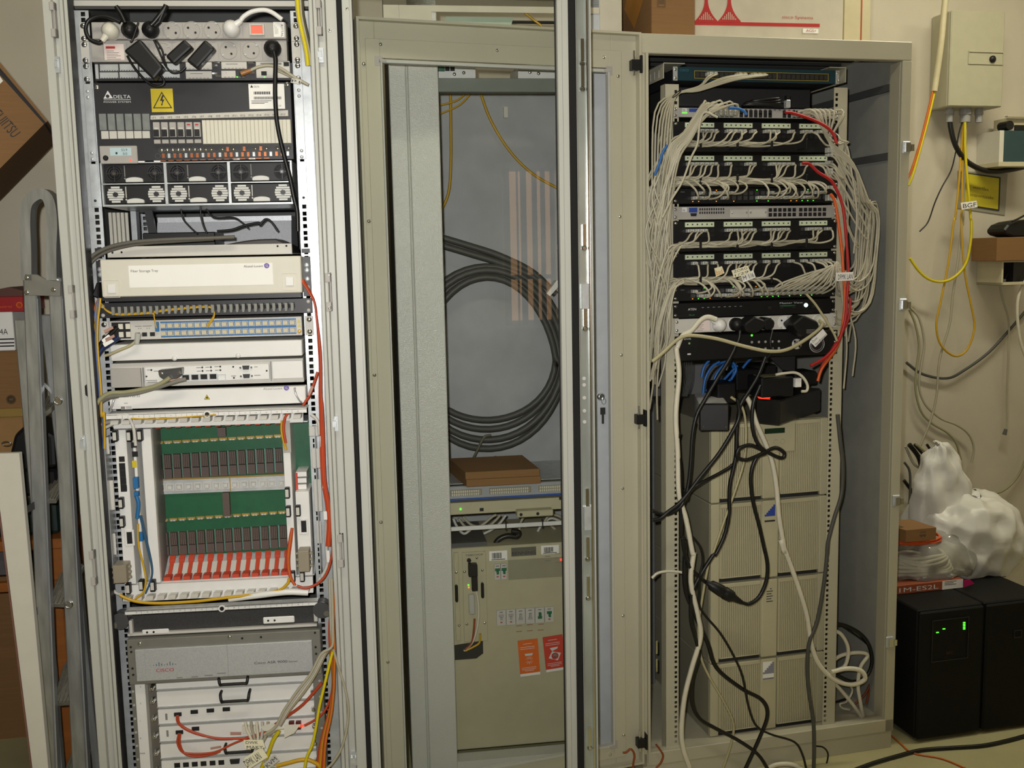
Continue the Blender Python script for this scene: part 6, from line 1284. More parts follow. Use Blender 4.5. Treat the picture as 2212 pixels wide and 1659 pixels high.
# ------------------------------------------------------------------ adapters and blocks lying on the UPS
UT = ys_[0]
def block(name, lab, K, a, b, e0, e1, m, wlo=None, cat='adapter', yaw=0, bev=.004, hh=None):
    t = T(name, R, lab, cat); z = R.rect(K(*a), K(*b), e0); w0_ = UT+.001 if wlo is None else wlo
    w1_ = z[3] if hh is None else w0_+hh
    mb = t.mb(); cu, cd_ = (z[0]+z[1])/2, (e0+e1)/2; c, n = math.cos(yaw), math.sin(yaw)
    def f(u_, q, w_): x_, y_ = u_-cu, q-e0; return (cu+x_*c-y_*n, e0+x_*n+y_*c, w_)
    mb.hexa([f(z[0],e0,w0_),f(z[1],e0,w0_),f(z[1],e1,w0_),f(z[0],e1,w0_),f(z[0],e0,w1_),f(z[1],e0,w1_),f(z[1],e1,w1_),f(z[0],e1,w1_)]); t.part('case', mb, m, bev=bev); return t, z, w0_, w1_
t, z, w0_, w1_ = block('socket_block', 'ivory ribbed socket block with black end cap on top of the stack', R3, (555,480), (758,625), -.03, .18, m_white, cat='socket block', yaw=-.35)
mb = t.mb(); cu = (z[0]+z[1])/2; c, n = math.cos(-.35), math.sin(-.35)
def f35(u_, q, w_): x_, y_ = u_-cu, q+.03; return (cu+x_*c-y_*n, -.03+x_*n+y_*c, w_)
mb.hexa([f35(z[0]-.002,-.042,w0_-.001),f35(z[1]+.002,-.042,w0_-.001),f35(z[1]+.002,-.029,w0_-.001),f35(z[0]-.002,-.029,w0_-.001),f35(z[0]-.002,-.042,w1_+.001),f35(z[1]+.002,-.042,w1_+.001),f35(z[1]+.002,-.029,w1_+.001),f35(z[0]-.002,-.029,w1_+.001)]); ec = t.part('end_cap', mb, m_black, bev=.004)
mb = t.mb(); [mb.cyl(f35(z[0]+.008 if i % 2 else z[1]-.008, -.042, w0_+.012 if i < 2 else w1_-.012), '-d', .003, .002, 8) for i in range(4)]; t.part('cap_screw', mb, m_chrome, ec)
t, z, w0_, w1_ = block('socket_block', 'smoky black socket block with glowing red switch on top of the stack', R3, (985,450), (1165,600), .0, .3, mat('smoky_black', (30,29,28), .3), cat='socket block', yaw=-.9)
c_ = R.at(R3(1085,440), 0.0); mb = t.mb(); mb.box(c_[0]-.012,c_[0]+.016,.02,.045,w1_,w1_+.006); t.part('red_switch', mb, m_ledr, label='glowing red switch', bev=.002)
SBW = w1_
for i, (lab, a, b, e0, e1, wl) in enumerate((('black power adapter standing on the ivory socket block', (690,318),(830,420),.06,.14,UT+.058),('black power adapter with ribbed side in front of blue cables', (835,210),(1015,385),.2,.28,UT+.07),('black power adapter lying at the back by blue cables', (940,180),(1145,260),.32,.42,UT+.09),('black power adapter with white flat plug on top of smoky block', (1030,275),(1280,420),-.01,.08,SBW+.007),('black power adapter leaning by the right rail', (1290,230),(1460,330),.12,.2,UT+.09))):
    z = R.rect(R3(*a), R3(*b), e0); t = T('power_adapter', R, lab, 'adapter', 'black adapters on the battery stack'); mb = t.mb(); wl = min(wl, z[2]+.02); mb.box(z[0],z[1],e0,e1,wl,z[3]); b_ = t.part('case', mb, m_black, bev=.004)
    if i == 3:
        q = R.rect(R3(1290,280), R3(1335,345), -.012); mb = t.mb(); mb.box(q[0],q[1],-.014,-.0,q[2],q[3]); t.part('rating_label', mb, m_paper, b_)
        mb = t.mb(); mb.box(z[0]+.01,z[1]-.02,-.0,.06,z[3],z[3]+.0015); t.part('top_label', mb, mat('olive_label', (110,108,84), .5), b_)
# black angle bracket under the recorder
t = T('steel_bracket', R, 'black triangular steel bracket hanging below the video recorder', 'bracket'); P_ = [R.at(R3(*p), .1) for p in ((1085,110),(1290,100),(1288,220),(1195,215))]; mb = t.mb(); mb.prism(P_[::-1], .1, .106); t.part('plate', mb, m_blackm)
# ------------------------------------------------------------------ right rack: patch cables
random.seed(11)
rnd = random.uniform
plug_mb = MB(R); plug_mb.box(-.0055,.0055,-.016,0,-.0042,.0042); plug_mb.box(-.004,.004,-.026,-.016,-.0032,.0032)
def patch_cable(u, w, pts, lab, grp, m=None, r=.0027, end=None):
    t = T('patch_cable', R, lab, 'patch cable', grp)
    P = [(u, d-.014, w), (u+rnd(-.002,.002), d-.034, w-.004)]+pts
    mb = t.mb(); mb.tube(smoothpath(P, 4), r, 5); t.part('cord', mb, m or random.choice((m_cabgrey, m_cabgrey, m_cabgrey2)))
    loc = [(u, d-.001, w)]
    if end: loc.append((end[0], d-.001, end[1]))
    t.many('plug', plug_mb, m_plug, loc); return t
m_cabgrey2 = mat('pale_grey_cable', (186,180,160), .45, var=.05)
LN0, LN1 = .030, ru[0]-.004                                          # lane between hinge stile and left rail
def lane_left(wm, drop):
    lu = rnd(LN0, LN1); dq = rnd(-.03, .012); a = wm-rnd(.02,.06)
    return [(EU0+rnd(-.002,.01), d-rnd(.022,.045), wm+rnd(-.008,.008)), ((lu+EU0)/2, dq, (wm+a)/2+rnd(-.01,.01)), (lu, dq, a-drop*.3), (lu+rnd(-.012,.008), dq+.01, a-drop*.7), (max(.028,lu-rnd(.0,.02)), dq+.03, a-drop)]
def lane_right(wm, drop, bulge):
    lu = EU1+.012+bulge; dq = rnd(-.025,.03)
    return [(EU1+rnd(-.006,.004), d-rnd(.02,.04), wm+rnd(-.006,.006)), (EU1+bulge*.45+.006, dq, wm-drop*.18), (lu, dq, wm-drop*.5), (lu*.999, dq+.01, wm-drop*.8)]
names = {'p1': 'the panel under the upper grey switch', 'p2': 'the panel crossed by the red cable', 'p3': 'the panel under the lower grey switch', 'p4': 'the panel with paper flags', 'b1': 'the upper black switch', 'b2': 'the lower black switch', 'hp1': 'the upper grey switch', 'sw1': 'the teal switch'}
def panel_cables(key, wb, take, rightfrom=99):
    wm = wb+.016
    for i, (u, w) in enumerate(PORTS[key]):
        row2 = (i % 12) >= 6; col = (i//12)*6+i % 6
        if row2 or random.random() > take: continue
        s = -1
        right = col >= rightfrom
        sag = rnd(.010,.034); hu = u+(rnd(.012,.03) if right else -rnd(.004,.034))
        pts = [((u+hu)/2, d-.045, w-.012), (hu, d-.045-sag*.2, wm+rnd(.004,.012)), (hu+(.03 if right else -.03), d-.036, wm+rnd(-.006,.008))]
        x = hu+(.03 if right else -.03)
        while (x < EU1-.06) if right else (x > EU0+.06):
            x += .055 if right else -.055; pts.append((x, d-rnd(.018,.042), wm+rnd(-.007,.008)))
        pts += lane_right(wm, rnd(.15,.4), rnd(.0,.06)) if right else lane_left(wm, rnd(.08,.34))
        patch_cable(u, w, pts, 'grey patch cable from '+('first','second','third','fourth')[i//12]+' block of '+names[key]+(' going right' if right else ' going left'), 'cables of '+names[key])
panel_cables('p1', P1[1], .72, 19); panel_cables('p2', P2[1], .66, 20); panel_cables('p3', P3[1], .8); panel_cables('p4', P4[1], .6, 16)
# switches: left halves feed the lane on the left, right halves loop round the right side
def switch_up(key, wm, idx, lab):
    for i in idx:
        u, w = PORTS[key][i]; hu = u+rnd(-.03,.03); x = hu; pts = [((u+hu)/2, d-.06, w+rnd(-.002,.004)), (hu, d-.062, (w+wm)/2), (hu-.02, d-.045, wm+rnd(-.006,.006))]; x = hu-.02
        while x > EU0+.06: x -= .06; pts.append((x, d-rnd(.018,.042), wm+rnd(-.008,.008)))
        pts += lane_left(wm, rnd(.06,.25)); patch_cable(u, w, pts, lab, 'cables of '+names[key])
switch_up('b1', P2[1]+.012, [i for i in range(0,46) if random.random() < .58 and i//2 not in (8,9,10)], 'grey patch cable rising from the upper black switch over the hooks')
switch_up('b2', P4[1]+.014, [i for i in range(0,26) if random.random() < .62], 'grey patch cable rising from the lower black switch over the hooks')
hpL = PORTS['hp1']
for i in range(2, 16):                                               # arched bundle leaving the upper grey switch to the left
    u, w = hpL[i]; f = (i-2)/13; a = R.at(R1(560+f*40, 590+f*30), -.05); b = R.at(R1(430,760), -.055); c = R.at(R1(330,900), -.05)
    pts = [(u-.02, d-.06, w+.012+.002*(i%5)), (a[0], d-.07, a[1]+.012-.018*f), (b[0]+.02*f, d-.068, b[1]-.02*f), (c[0]-.01+.03*f, -.05, c[1]-.03*f), (rnd(LN0,LN1), -.02, c[1]-.14-rnd(0,.1)), (rnd(LN0,LN1), .0, c[1]-.32-rnd(0,.2))]
    patch_cable(u, w, pts, 'grey patch cable in the arched bundle leaving upper grey switch', 'cables of the upper grey switch')
for i in range(7):                                                   # cables from the teal switch to the left
    u, w = PORTS['sw1'][(2,3,8,9,11,12,13)[i]]; b = R.at(R1(560,390+i*6), -.04); c = R.at(R1(380,450+i*3), -.04); e_ = R.at(R1(230,600), -.03)
    pts = [((u+b[0])/2, d-.05, (w+b[1])/2+.004), (b[0], d-.05, b[1]), (c[0], d-.045, c[1]), (e_[0]-.01+.012*i*.6, -.03, e_[1]-.01*i), (LN0+.006*i, -.01, e_[1]-.2-.03*i), (LN0+.003*i, .02, e_[1]-.45-.04*i)]
    patch_cable(u, w, pts, 'grey patch cable sweeping from the teal switch down to the left', 'cables of the teal switch', m_cabgrey)
b2R = [PORTS['b2'][i] for i in range(26, 46)]; hpR = hpL[34:46]+hpL[34:46]
for i in range(20):                                                  # big loops on the right: upper grey switch to lower black switch
    u, w = hpR[i]; ue, we = b2R[i]; bul = .02+.075*random.random(); bot = R.at((1880,650), -.02)[1]+rnd(-.05,.07)
    s0 = R.at((1800,305), -.03); g = i/19
    pts = [(u+.03, d-.055, w-.004), (s0[0]-.01, d-.045, s0[1]-.012*g), (EU1+.02+.01*g, -.03, s0[1]-.06-.02*g), (EU1+.035+bul*.5, -.02+.02*g, s0[1]-.16), (EU1+.04+bul, .0+.03*g, (s0[1]+bot)/2+.02), (EU1+.035+bul*.8, .0, bot+.05), (EU1+.02+bul*.4, -.01, bot), (EU1+.0, -.03, bot+.015+.02*g), (EU1-.03, d-.05, we+.05+.02*g), (ue+.02, d-.06, we+.02), (ue, d-.034, we-.002), (ue, d-.014, we)]
    t = T('patch_cable', R, 'grey patch cable looping round the right side between the switches', 'patch cable', 'loops on the right side')
    mb = t.mb(); mb.tube(smoothpath([(u, d-.014, w)]+pts, 4), .0027, 5); t.part('cord', mb, m_cabgrey2 if i % 2 else m_cabgrey); t.many('plug', plug_mb, m_plug, [(u, d-.001, w), (ue, d-.001, we)])
for i in range(10):                                                  # from patch panels 1/2 down the right side
    y0 = rnd(330,440); a = R.at((1806,y0), -.03); bul = rnd(.01,.085); bot = R.at((1880,690), -.02)[1]+rnd(-.02,.18)
    pts = [(a[0]-.02, -.03, a[1]+.01), (a[0]+.006, -.03, a[1]-.01), (EU1+.03+bul*.6, -.01, a[1]-.12), (EU1+.045+bul, .02, (a[1]+bot)/2), (EU1+.04+bul*.7, .02, bot+.03), (EU1+.01, .01, bot), (EU1-.02, -.02, bot+.03)]
    t = T('patch_cable', R, 'slack grey patch cable hanging in a loop beside the right rail', 'patch cable', 'slack loops by the right rail'); mb = t.mb(); mb.tube(smoothpath(pts, 4), .0027, 5); t.part('cord', mb, m_cabgrey2)
    t.many('plug', plug_mb, m_plug, [(a[0]-.02, -.016, a[1]+.01)])
for i in range(34):                                                  # verticals filling the left lane
    y0 = rnd(260,560); y1 = y0+rnd(120,330); x0_, x1_ = rnd(1408,1450), rnd(1405,1446); dq = rnd(-.03,.02)
    cable('patch_cable', R, [((x0_+rnd(0,8),y0), dq), ((x0_-rnd(0,22),y0+(y1-y0)*.3), dq), ((x1_+rnd(-6,10),y0+(y1-y0)*.65), dq), ((x1_,y1), dq+.03)], .0027, random.choice((m_cabgrey, m_cabgrey2)), 'grey patch cable hanging in the lane beside the left rail', 'patch cable', 'hanging cables beside the left rail', k=4, n=5)
# coloured runs
def rc(name, K, pts, r, m, lab, dd=-.045, cat='cable', **k): return cable(name, R, [(K(*p), dd) for p in pts], r, m, lab, cat, **k)
def rcc(name, segs, r, m, lab, dd=-.045, cat='cable', **k): return cable(name, R, [(K(*p), dd) for K, ps in segs for p in ps], r, m, lab, cat, **k)
rc('patch_cable', R1, ((1240,600),(1300,605),(1450,655),(1560,710),(1620,770),(1650,850)), .0042, m_cabred, 'red patch cable leaving upper grey switch to the right', -.065, 'patch cable')
rcc('patch_cable', ((R1,((1375,1005),(1430,1010),(1500,1075),(1600,1140),(1650,1220),(1690,1320),(1712,1450))),(R2,((1735,560),(1742,720),(1730,900),(1715,1080),(1660,1250),(1560,1370),(1440,1440)))), .0042, m_cabred, 'long red patch cable falling past the white hanging label', -.06, 'patch cable')
rcc('patch_cable', ((R1,((1600,1250),(1630,1300),(1655,1430))),(R2,((1690,520),(1702,700),(1715,900),(1705,1050),(1680,1200))),(R3,((1600,60),(1500,200),(1465,300)))), .004, mat('orange_red_cable', (214,92,34), .4), 'orange patch cable falling behind the white hanging label', -.05, 'patch cable')
rcc('patch_cable', ((R2,((1760,900),(1745,1050),(1700,1160),(1600,1330),(1560,1400))),(R3,((1500,180),(1470,260)))), .0038, m_cabred, 'short red patch cable curling below the video recorder', -.04, 'patch cable')
rc('patch_cable', R1, ((790,565),(860,568),(910,590),(930,620)), .0036, m_cabblue, 'short blue patch cable in the upper grey switch', -.05, 'patch cable')
rc('patch_cable', R1, ((300,860),(260,930),(240,1000),(200,1100)), .0036, m_cabblue, 'blue patch cable glimpsed in the left lane', -.03, 'patch cable')
rc('patch_cable', R1, ((700,640),(600,600),(560,680),(540,850),(490,960),(420,1150),(330,1300),(260,1440)), .003, m_cabgrey2, 'pale patch cable crossing two patch panels diagonally', -.085, 'patch cable')
rcc('mains_cable', ((R2,((180,1405),(270,1330),(360,1245),(430,1205),(520,1198),(700,1225),(900,1280),(1100,1322),(1250,1310),(1400,1230),(1510,1145),(1535,1100),(1510,1080))),), .0052, mat('beige_flex', (176,168,132), .45), 'beige mains cable swagged across the video recorder front', -.06)
rcc('mains_cable', ((R2,((690,1070),(620,1050),(560,1080),(490,1160),(420,1200),(380,1290))),(R3,((365,60),(385,250),(360,560),(375,860),(385,1180),(440,1380),(490,1640))),(R4,((460,120),(440,320),(490,560),(510,720),(450,930),(395,1150),(372,1380),(385,1520),(430,1655)))), .0072, m_cabwhite, 'thick white mains cable running down the left rail to the floor', -.05)
rc('patch_cable', R2, ((1410,870),(1480,950),(1540,1040),(1590,1120),(1630,1190),(1650,1240)), .0032, mat('beige_flex', (176,168,132), .45), 'beige cable dropping past the round green button', -.07, 'patch cable')
rcc('power_cable', ((R3,((818,50),(760,160),(690,270),(590,440),(525,560),(490,720),(475,950),(455,1120),(420,1240),(370,1300),(280,1340),(180,1310))),), .0055, m_cabblack, 'black power cord from recorder bending out past left stile', -.055, 'power cable')
rcc('power_cable', ((R3,((840,440),(855,540),(830,640),(700,860),(540,1060),(400,1240),(300,1320),(240,1370),(180,1385))),), .0055, m_cabblack, 'black power cord from ivory block slanting to left stile', -.06, 'power cable')
rcc('power_cable', ((R3,((1060,110),(1000,260),(930,380),(860,500),(835,700),(825,900),(780,1120),(775,1330),(740,1500),(670,1650))),(R4,((600,130),(500,290),(445,420),(440,600),(480,750),(500,850),(450,1010),(445,1180),(500,1300),(620,1375),(780,1460),(920,1560),(1000,1680)))), .0055, m_cabblack, 'black power cord winding down the stack front to the floor', -.05, 'power cable')
rcc('power_cable', ((R3,((870,520),(845,600),(835,760),(820,940),(500,1130),(440,1230))),), .005, m_cabblack, 'black power cord crossing behind the winding ones', -.035, 'power cable')
rcc('power_cable', ((R3,((1020,330),(965,470),(955,640),(990,770),(1060,845),(1180,900),(1205,860),(1140,820),(1060,850),(980,890),(900,915),(840,890),(850,830),(930,800),(1000,820),(1060,860),(990,895),(945,1030),(960,1230),(1010,1430),(1055,1630))),(R4,((965,70),(990,200),(980,320),(930,430),(860,480),(805,470)))), .0055, m_cabblack, 'black power cord tied in a bow on the stack front', -.055, 'power cable')
rcc('power_cable', ((R4,((545,322),(480,270),(420,190),(390,90),(380,0))),(R3,((400,1500),(400,1300),(395,1000),(370,800),(385,700)))), .0055, m_cabblack, 'black power cord above the big inline connector', -.05, 'power cable')
t = T('inline_connector', R, 'black inline mains connector hanging in front of the stack', 'connector'); a_, b_ = Vector(R.p3(R4(545,322), -.055)), Vector(R.p3(R4(805,470), -.055)); ax = b_-a_; mb = t.mb()
mb.lathe(a_, ax, [(0,.006),(ax.length*.12,.008),(ax.length*.16,.014),(ax.length*.42,.017),(ax.length*.5,.016),(ax.length*.52,.018),(ax.length*.7,.017),(ax.length*.78,.011),(ax.length,.006)], 12); t.part('body', mb, m_black)
rcc('mains_cable', ((R3,((905,410),(950,500),(985,620),(1050,770),(1110,930),(1145,1140),(1165,1370),(1210,1640))),(R4,((1085,20),(1180,270),(1270,550),(1310,790),(1370,930),(1480,1030),(1600,1060),(1690,1020),(1660,960),(1560,945),(1450,970)))), .007, m_cabwhite, 'thick white mains cable slanting across the stack to the lower right', -.045)
rcc('power_cable', ((R3,((1620,560),(1640,760),(1660,960),(1650,1180),(1590,1380),(1545,1560),(1540,1650))),(R4,((1425,40),(1400,300),(1350,590),(1290,760),(1275,950),(1290,1130),(1320,1330),(1325,1520),(1322,1680)))), .0058, m_cabdk, 'dark grey power cord falling over the right grilles to the floor', -.05, 'power cable')
rcc('data_cable', ((R3,((790,425),(870,490),(905,640),(895,900),(830,1130),(740,1380),(650,1640))),(R4,((570,180),(520,450),(495,650),(510,850),(570,1000),(680,1190),(745,1340),(730,1480),(665,1680)))), .0036, mat('beige_flex', (176,168,132), .45), 'thin beige cable wandering down the left grilles', -.048)
rcc('power_cable', ((R4,((400,20),(395,340),(450,520),(560,760),(625,940),(800,1085),(950,1170),(990,1280),(930,1450),(820,1690))),), .006, m_cabblack, 'black power cord curving across bottom unit to the sill', -.045, 'power cable')
rcc('data_cable', ((R4,((455,0),(510,80),(525,180),(500,300),(500,480),(540,560),(650,690),(745,850),(810,1000),(850,1200),(905,1350),(1010,1415),(1180,1470),(1240,1560),(1275,1690))),), .0034, m_cabblack, 'thin black cable zigzagging over the two lower units', -.052)
rcc('power_cable', ((R3,((1620,480),(1625,640),(1605,750),(1550,820))),), .005, m_cabdk, 'short dark cord behind the right rail', .03, 'power cable')
rc('data_cable', R4, ((160,295),(200,260),(270,245),(350,250),(390,260)), .004, m_cabwhite, 'short white cable poking out past the left rail', -.02)
rc('data_cable', R4, ((1325,1500),(1390,1510),(1425,1560),(1410,1650)), .0026, m_cabblack, 'thin black cable curl at the plinth', -.03)
rc('ground_wire', R4, ((190,1490),(220,1530),(240,1570),(225,1620),(190,1660)), .003, mat('copper_brown_wire', (140,70,30), .5), 'brown earth wire hanging over the sill', -.02, 'wire')
rc('ground_wire', crop(1340,1539,1500,1659), ((80,1200),(180,1180),(300,1090),(390,1180),(420,1320),(390,1500),(380,1660)), .003, mat('copper_brown_wire', (140,70,30), .5), 'brown earth wire looped on the open door foot', -.05, 'wire')
rc('white_flat_cable', R3, ((1140,250),(1200,240),(1290,235),(1350,270),(1385,330),(1380,375),(1340,380)), .004, m_cabwhite, 'flat white cable bent over black adapter', -.03)
for i, pts in enumerate((((560,270),(580,190),(620,140)),((570,410),(590,280),(640,190),(700,150)),((640,400),(670,260),(740,170),(800,160)),((690,300),(720,220),(790,150),(830,210),(790,290)),((600,380),(640,320),(720,300),(790,230),(840,180)),((880,200),(920,150),(950,120)),((740,330),(800,270),(810,200),(760,150),(680,170)))):
    rc('blue_patch_cable', R3, pts, .0042, m_cabblue, ('leftmost upright','tall left','tall slanting','open looped','long crossing','short steep','closed looped')[i]+' blue cable behind the adapters', .16+.01*i)
for i in range(6):
    rc('ribbon_wire', R3, ((415+i*14,150),(420+i*12,280),(405+i*8,420)), .0012, m_cabdk, 'thin grey wire in the fan of wires behind left rail', .25, 'wire', group='fan of thin grey wires')
for i, (col, pts) in enumerate(((m_cabwhite,((1450,665),(1520,700),(1570,800),(1550,920),(1480,960))),(m_cabwhite,((1440,905),(1520,850),(1640,830),(1710,850),(1660,930),(1640,1060),(1660,1200),(1675,1300),(1600,1200),(1500,1080),(1450,1040))),(m_cabblack,((1450,635),(1530,630),(1650,690),(1720,780),(1740,900),(1700,1000),(1600,1040),(1480,990))),(m_cabblack,((1470,600),(1560,660),(1660,730),(1720,780))),(m_cabwhite,((1470,1000),(1550,1040),(1600,1100),(1560,1180),(1510,1200),(1530,1230),(1580,1240))),(m_cabblack,((1440,1200),(1500,1180),(1560,1160))),(mat('copper_brown_wire',(140,70,30),.5),((1620,1200),(1690,1130),(1730,1060),(1700,1200))))):
    rc('spare_cable', R4, pts, .006 if i in (0,1,2) else .0035, col, ('white cable hoop hanging low beside the stack','white cable with a long narrow loop reaching the rack floor','big black cable ring beside the stack','black cable end poking above the ring','thin white cable curl near the rack floor','short black cable stub near rack floor','brown earth wire near the rack floor')[i], .05+.008*i)
t = T('cable_bracket', R, 'small black perforated bracket at foot of right rail', 'bracket'); q = R.rect(R4(1390,1060), R4(1432,1255), .05); mb = t.mb(); mb.box(q[0]+.008,q[1]+.008,.055,.058,q[2],q[3]); t.part('plate', mb, m_black)
# power plugs and adapters in the grey strip
def schuko(F, c, dd, m, lab, neck=None, cat='plug', r=.0185):
    t = T('mains_plug', F, lab, cat); mb = t.mb(); mb.lathe((c[0],dd-.002,c[1]), '-d', [(0,r),(.014,r),(.02,r*.8),(.026,r*.55),(.028,r*.2)], 16); b_ = t.part('plug_body', mb, m)
    if neck:
        q = Vector((neck[0]-c[0], -.004, neck[1]-c[1])); mb = t.mb(); mb.cyl((c[0],dd-.014,c[1]), q, .010, q.length, 10, .006); t.part('strain_relief', mb, m, b_)
    return t
Z = lambda x, y, e=-.004: R.at(R2(x,y), e)
schuko(R, pc_[0], .002, m_white, 'white angled mains plug in the grey strip of right rack', Z(620,1055))
schuko(R, pc_[1], .002, m_black, 'round black mains plug beside the white one in right rack', Z(870,1160))
schuko(R, pc_[6], .002, m_cream, 'cream mains plug at the end of right rack strip', Z(1535,1105))
for i, (P_, lab, e0, e1) in enumerate((([(915,1110),(1000,1045),(1080,1075),(1085,1130),(1010,1185),(930,1165)],'black wall adapter tilted in the grey strip',-.055,.001),([(1070,1075),(1120,1050),(1160,1085),(1150,1140),(1100,1160),(1075,1130)],'small black wall adapter next to the tilted one',-.05,.001),([(1300,1110),(1390,1035),(1500,1085),(1515,1130),(1420,1220),(1345,1175)],'large black wall adapter with small print in the grey strip',-.06,.001))):
    t = T('wall_adapter', R, lab, 'adapter'); mb = t.mb(); mb.prism([Z(*p, e0) for p in P_], e0, e1); b_ = t.part('case', mb, m_black, bev=.004)
    if i == 2: mb = t.mb(); c_ = Z(1440,1150,e0); [mb.box(c_[0]-.012,c_[0]+.014-.003*k,e0-.0006,e0,c_[1]-.003*k-.0005,c_[1]-.003*k+.0005) for k in range(4)]; t.part('fine_print', mb, m_inkgrey, b_, kind='stuff')
rc('power_cable', R2, ((880,1160),(870,1230),(840,1290),(800,1390),(770,1475)), .005, m_cabblack, 'black power cord below the round plug', -.03, 'power cable')
rc('power_cable', R2, ((1140,1150),(1120,1250),(1130,1330),(1080,1390),(1050,1470)), .0035, m_cabblack, 'thin black cord below the small adapter', -.045, 'power cable')
# hanging labels
def flag(F, name, P_, dd, m, lab, lines=(), cat='label', th=.0007, mt=None):
    """flat paper label through pixel corners (tl,tr,br,bl) with lettering along the tl-tr edge"""
    t = T(name, F, lab, cat); Q_ = [F.at(p, dd) for p in P_]; mb = t.mb(); mb.prism([Q_[3],Q_[2],Q_[1],Q_[0]], dd, dd+th); b_ = t.part('tag', mb, m)
    tl, tr, br, bl = [Vector((q[0], q[1])) for q in Q_]; ang = math.atan2(tr.y-tl.y, tr.x-tl.x); wd = (tr-tl).length; ht = (tl-bl).length
    if lines:
        mb = t.mb(); n = len(lines); down = (bl-tl).normalized()
        for k, s in enumerate(lines):
            h = ht*.6/n; p = tl+(tr-tl)*.08+down*(ht*(k+.82)/n); text(mb, s, p.x, p.y, h, dd-.0005, width=wd*.84*min(1, len(s)/max(len(x) for x in lines)), rot=ang)
        t.part('lettering', mb, mt or m_ink, b_)
    return t
flag(R, 'cable_label', [R2(1643,698),R2(1783,690),R2(1787,758),R2(1648,765)], -.075, m_paper, 'white hanging label lettered DFMK LAN on the red cables', ('DFMK LAN',))
flag(R, 'cable_label', [R2(675,662),R2(735,645),R2(757,700),R2(690,732)], -.09, mat('cream_tag', (226,218,186), .5), 'small cream flag label with orange print on patch cable', ('bad',), mt=mat('orange_print', (206,140,50), .5))
flag(R, 'cable_label', [R2(812,680),R2(940,640),R2(968,700),R2(832,738)], -.10, mat('ivory_tag', (236,230,200), .5), 'large ivory flag label with two handwritten lines', ('ZORG','1/29'))
flag(R, 'cable_label', [R2(885,715),R2(985,678),R2(1005,735),R2(905,775)], -.092, m_paper, 'white flag label half hidden under the large ivory one', ('M 1/6',))
flag(R, 'cable_label', [R2(1435,1245),R2(1540,1145),R2(1575,1190),R2(1480,1290)], -.07, m_paper, 'white label reading of a north camera on beige mains cable', ('Domi','Nordkamera'))
for p in ((590,610),(378,450),(1620,780)):
    K = R1; c_ = R.p3(K(*p), -.05); mb = MB(R); mb.tube([(c_[0]+.012*math.cos(a)*.9, c_[1]+.016*math.sin(a), c_[2]+.010*math.cos(a)*(1 if p[0] != 1620 else -1)) for a in [k*math.pi/6 for k in range(12)]], .0012, 5, True); solo('cable_tie', R, mb, m_black, 'black cable tie round the '+{590:'arched grey bundle',378:'teal switch cables',1620:'right side bundle'}[p[0]], 'cable tie')
# ------------------------------------------------------------------ left rack: plugs, adapters, cables
def lc(name, K, pts, r, m, lab, dd=-.05, cat='cable', **k): return cable(name, L, [(K(*p), dd) for p in pts], r, m, lab, cat, **k)
def lcc(name, segs, r, m, lab, dd=-.05, cat='cable', **k): return cable(name, L, [(K(*p), dd) for K, ps in segs for p in ps], r, m, lab, cat, **k)
ZA = lambda x, y, e=-.04: L.at(A(x,y), e)
schuko(L, S7[0], -.0225, m_cream, 'cream angled mains plug at left end of the top strip', ZA(400,295), r=.018)
schuko(L, S7[1], -.0225, m_black, 'ribbed black plug beside the cream plug in top strip', ZA(560,165), r=.018)
schuko(L, S7[2], -.0225, m_black, 'ribbed black plug with upright cord in top strip', ZA(815,150), r=.018)
schuko(L, S7[6], -.0225, m_white, 'white angled mains plug next to the red rocker switch', ZA(1395,150), r=.018)
schuko(L, S2p[5], -.0145, m_black, 'round black mains plug at right end of second strip', r=.019)
lc('power_cable', A, ((400,300),(370,308),(310,280),(282,215),(300,150),(360,118),(430,118),(500,145),(530,160)), .0048, m_cabblack, 'black power cable ring round the cream plug', -.05)
lc('power_cable', A, ((565,165),(540,110),(510,60),(500,45)), .0052, m_cabblack, 'black power cable standing up from ribbed plug', -.05)
lc('power_cable', A, ((810,150),(835,90),(858,35),(840,70),(780,150),(750,180)), .0055, m_cabblack, 'black power cable folded up above second ribbed plug', -.05)
lc('power_cable', A, ((1390,150),(1420,115),(1480,82),(1560,72),(1620,90),(1690,140)), .0055, m_white, 'white power cable arching over the red rocker switch', -.035)
lcc('power_cable', ((A,((1630,370),(1642,430),(1640,560),(1640,700),(1650,850),(1672,980),(1705,1120),(1745,1270),(1775,1420),(1795,1500))),(B,((1800,230),(1802,330)))), .0052, m_cabblack, 'black power cable hanging down over the cream breaker blanks', -.055)
for i, (P_, e0, e1, lab) in enumerate((([(665,275),(838,482),(765,572),(550,362)],-.085,-.052,'long black power brick hanging slanted over the top equipment'),([(985,278),(1048,335),(908,462),(850,400)],-.08,-.05,'short black power brick, left of two, over the second strip'),([(1135,280),(1208,345),(1075,492),(1000,432)],-.082,-.05,'short black power brick, right of two, over the second strip'))):
    t = T('power_brick', L, lab, 'power brick', 'hanging power bricks'); mb = t.mb(); mb.prism([ZA(*p, e0) for p in P_], e0, e1); t.part('case', mb, m_black, bev=.005, seg=2)
lc('power_cable', A, ((660,160),(640,220),(615,290),(600,300)), .0024, m_cabblack, 'thin black cable feeding the long power brick', -.06)
lc('power_cable', A, ((770,285),(800,350),(830,420),(850,465),(900,520),(960,515),(1000,480)), .0024, m_cabblack, 'thin black cable hanging between the two short bricks', -.055)
lc('power_cable', A, ((785,285),(830,360),(845,430),(860,470)), .0024, m_cabblack, 'thin black cable running beside its twin to the bricks', -.058)
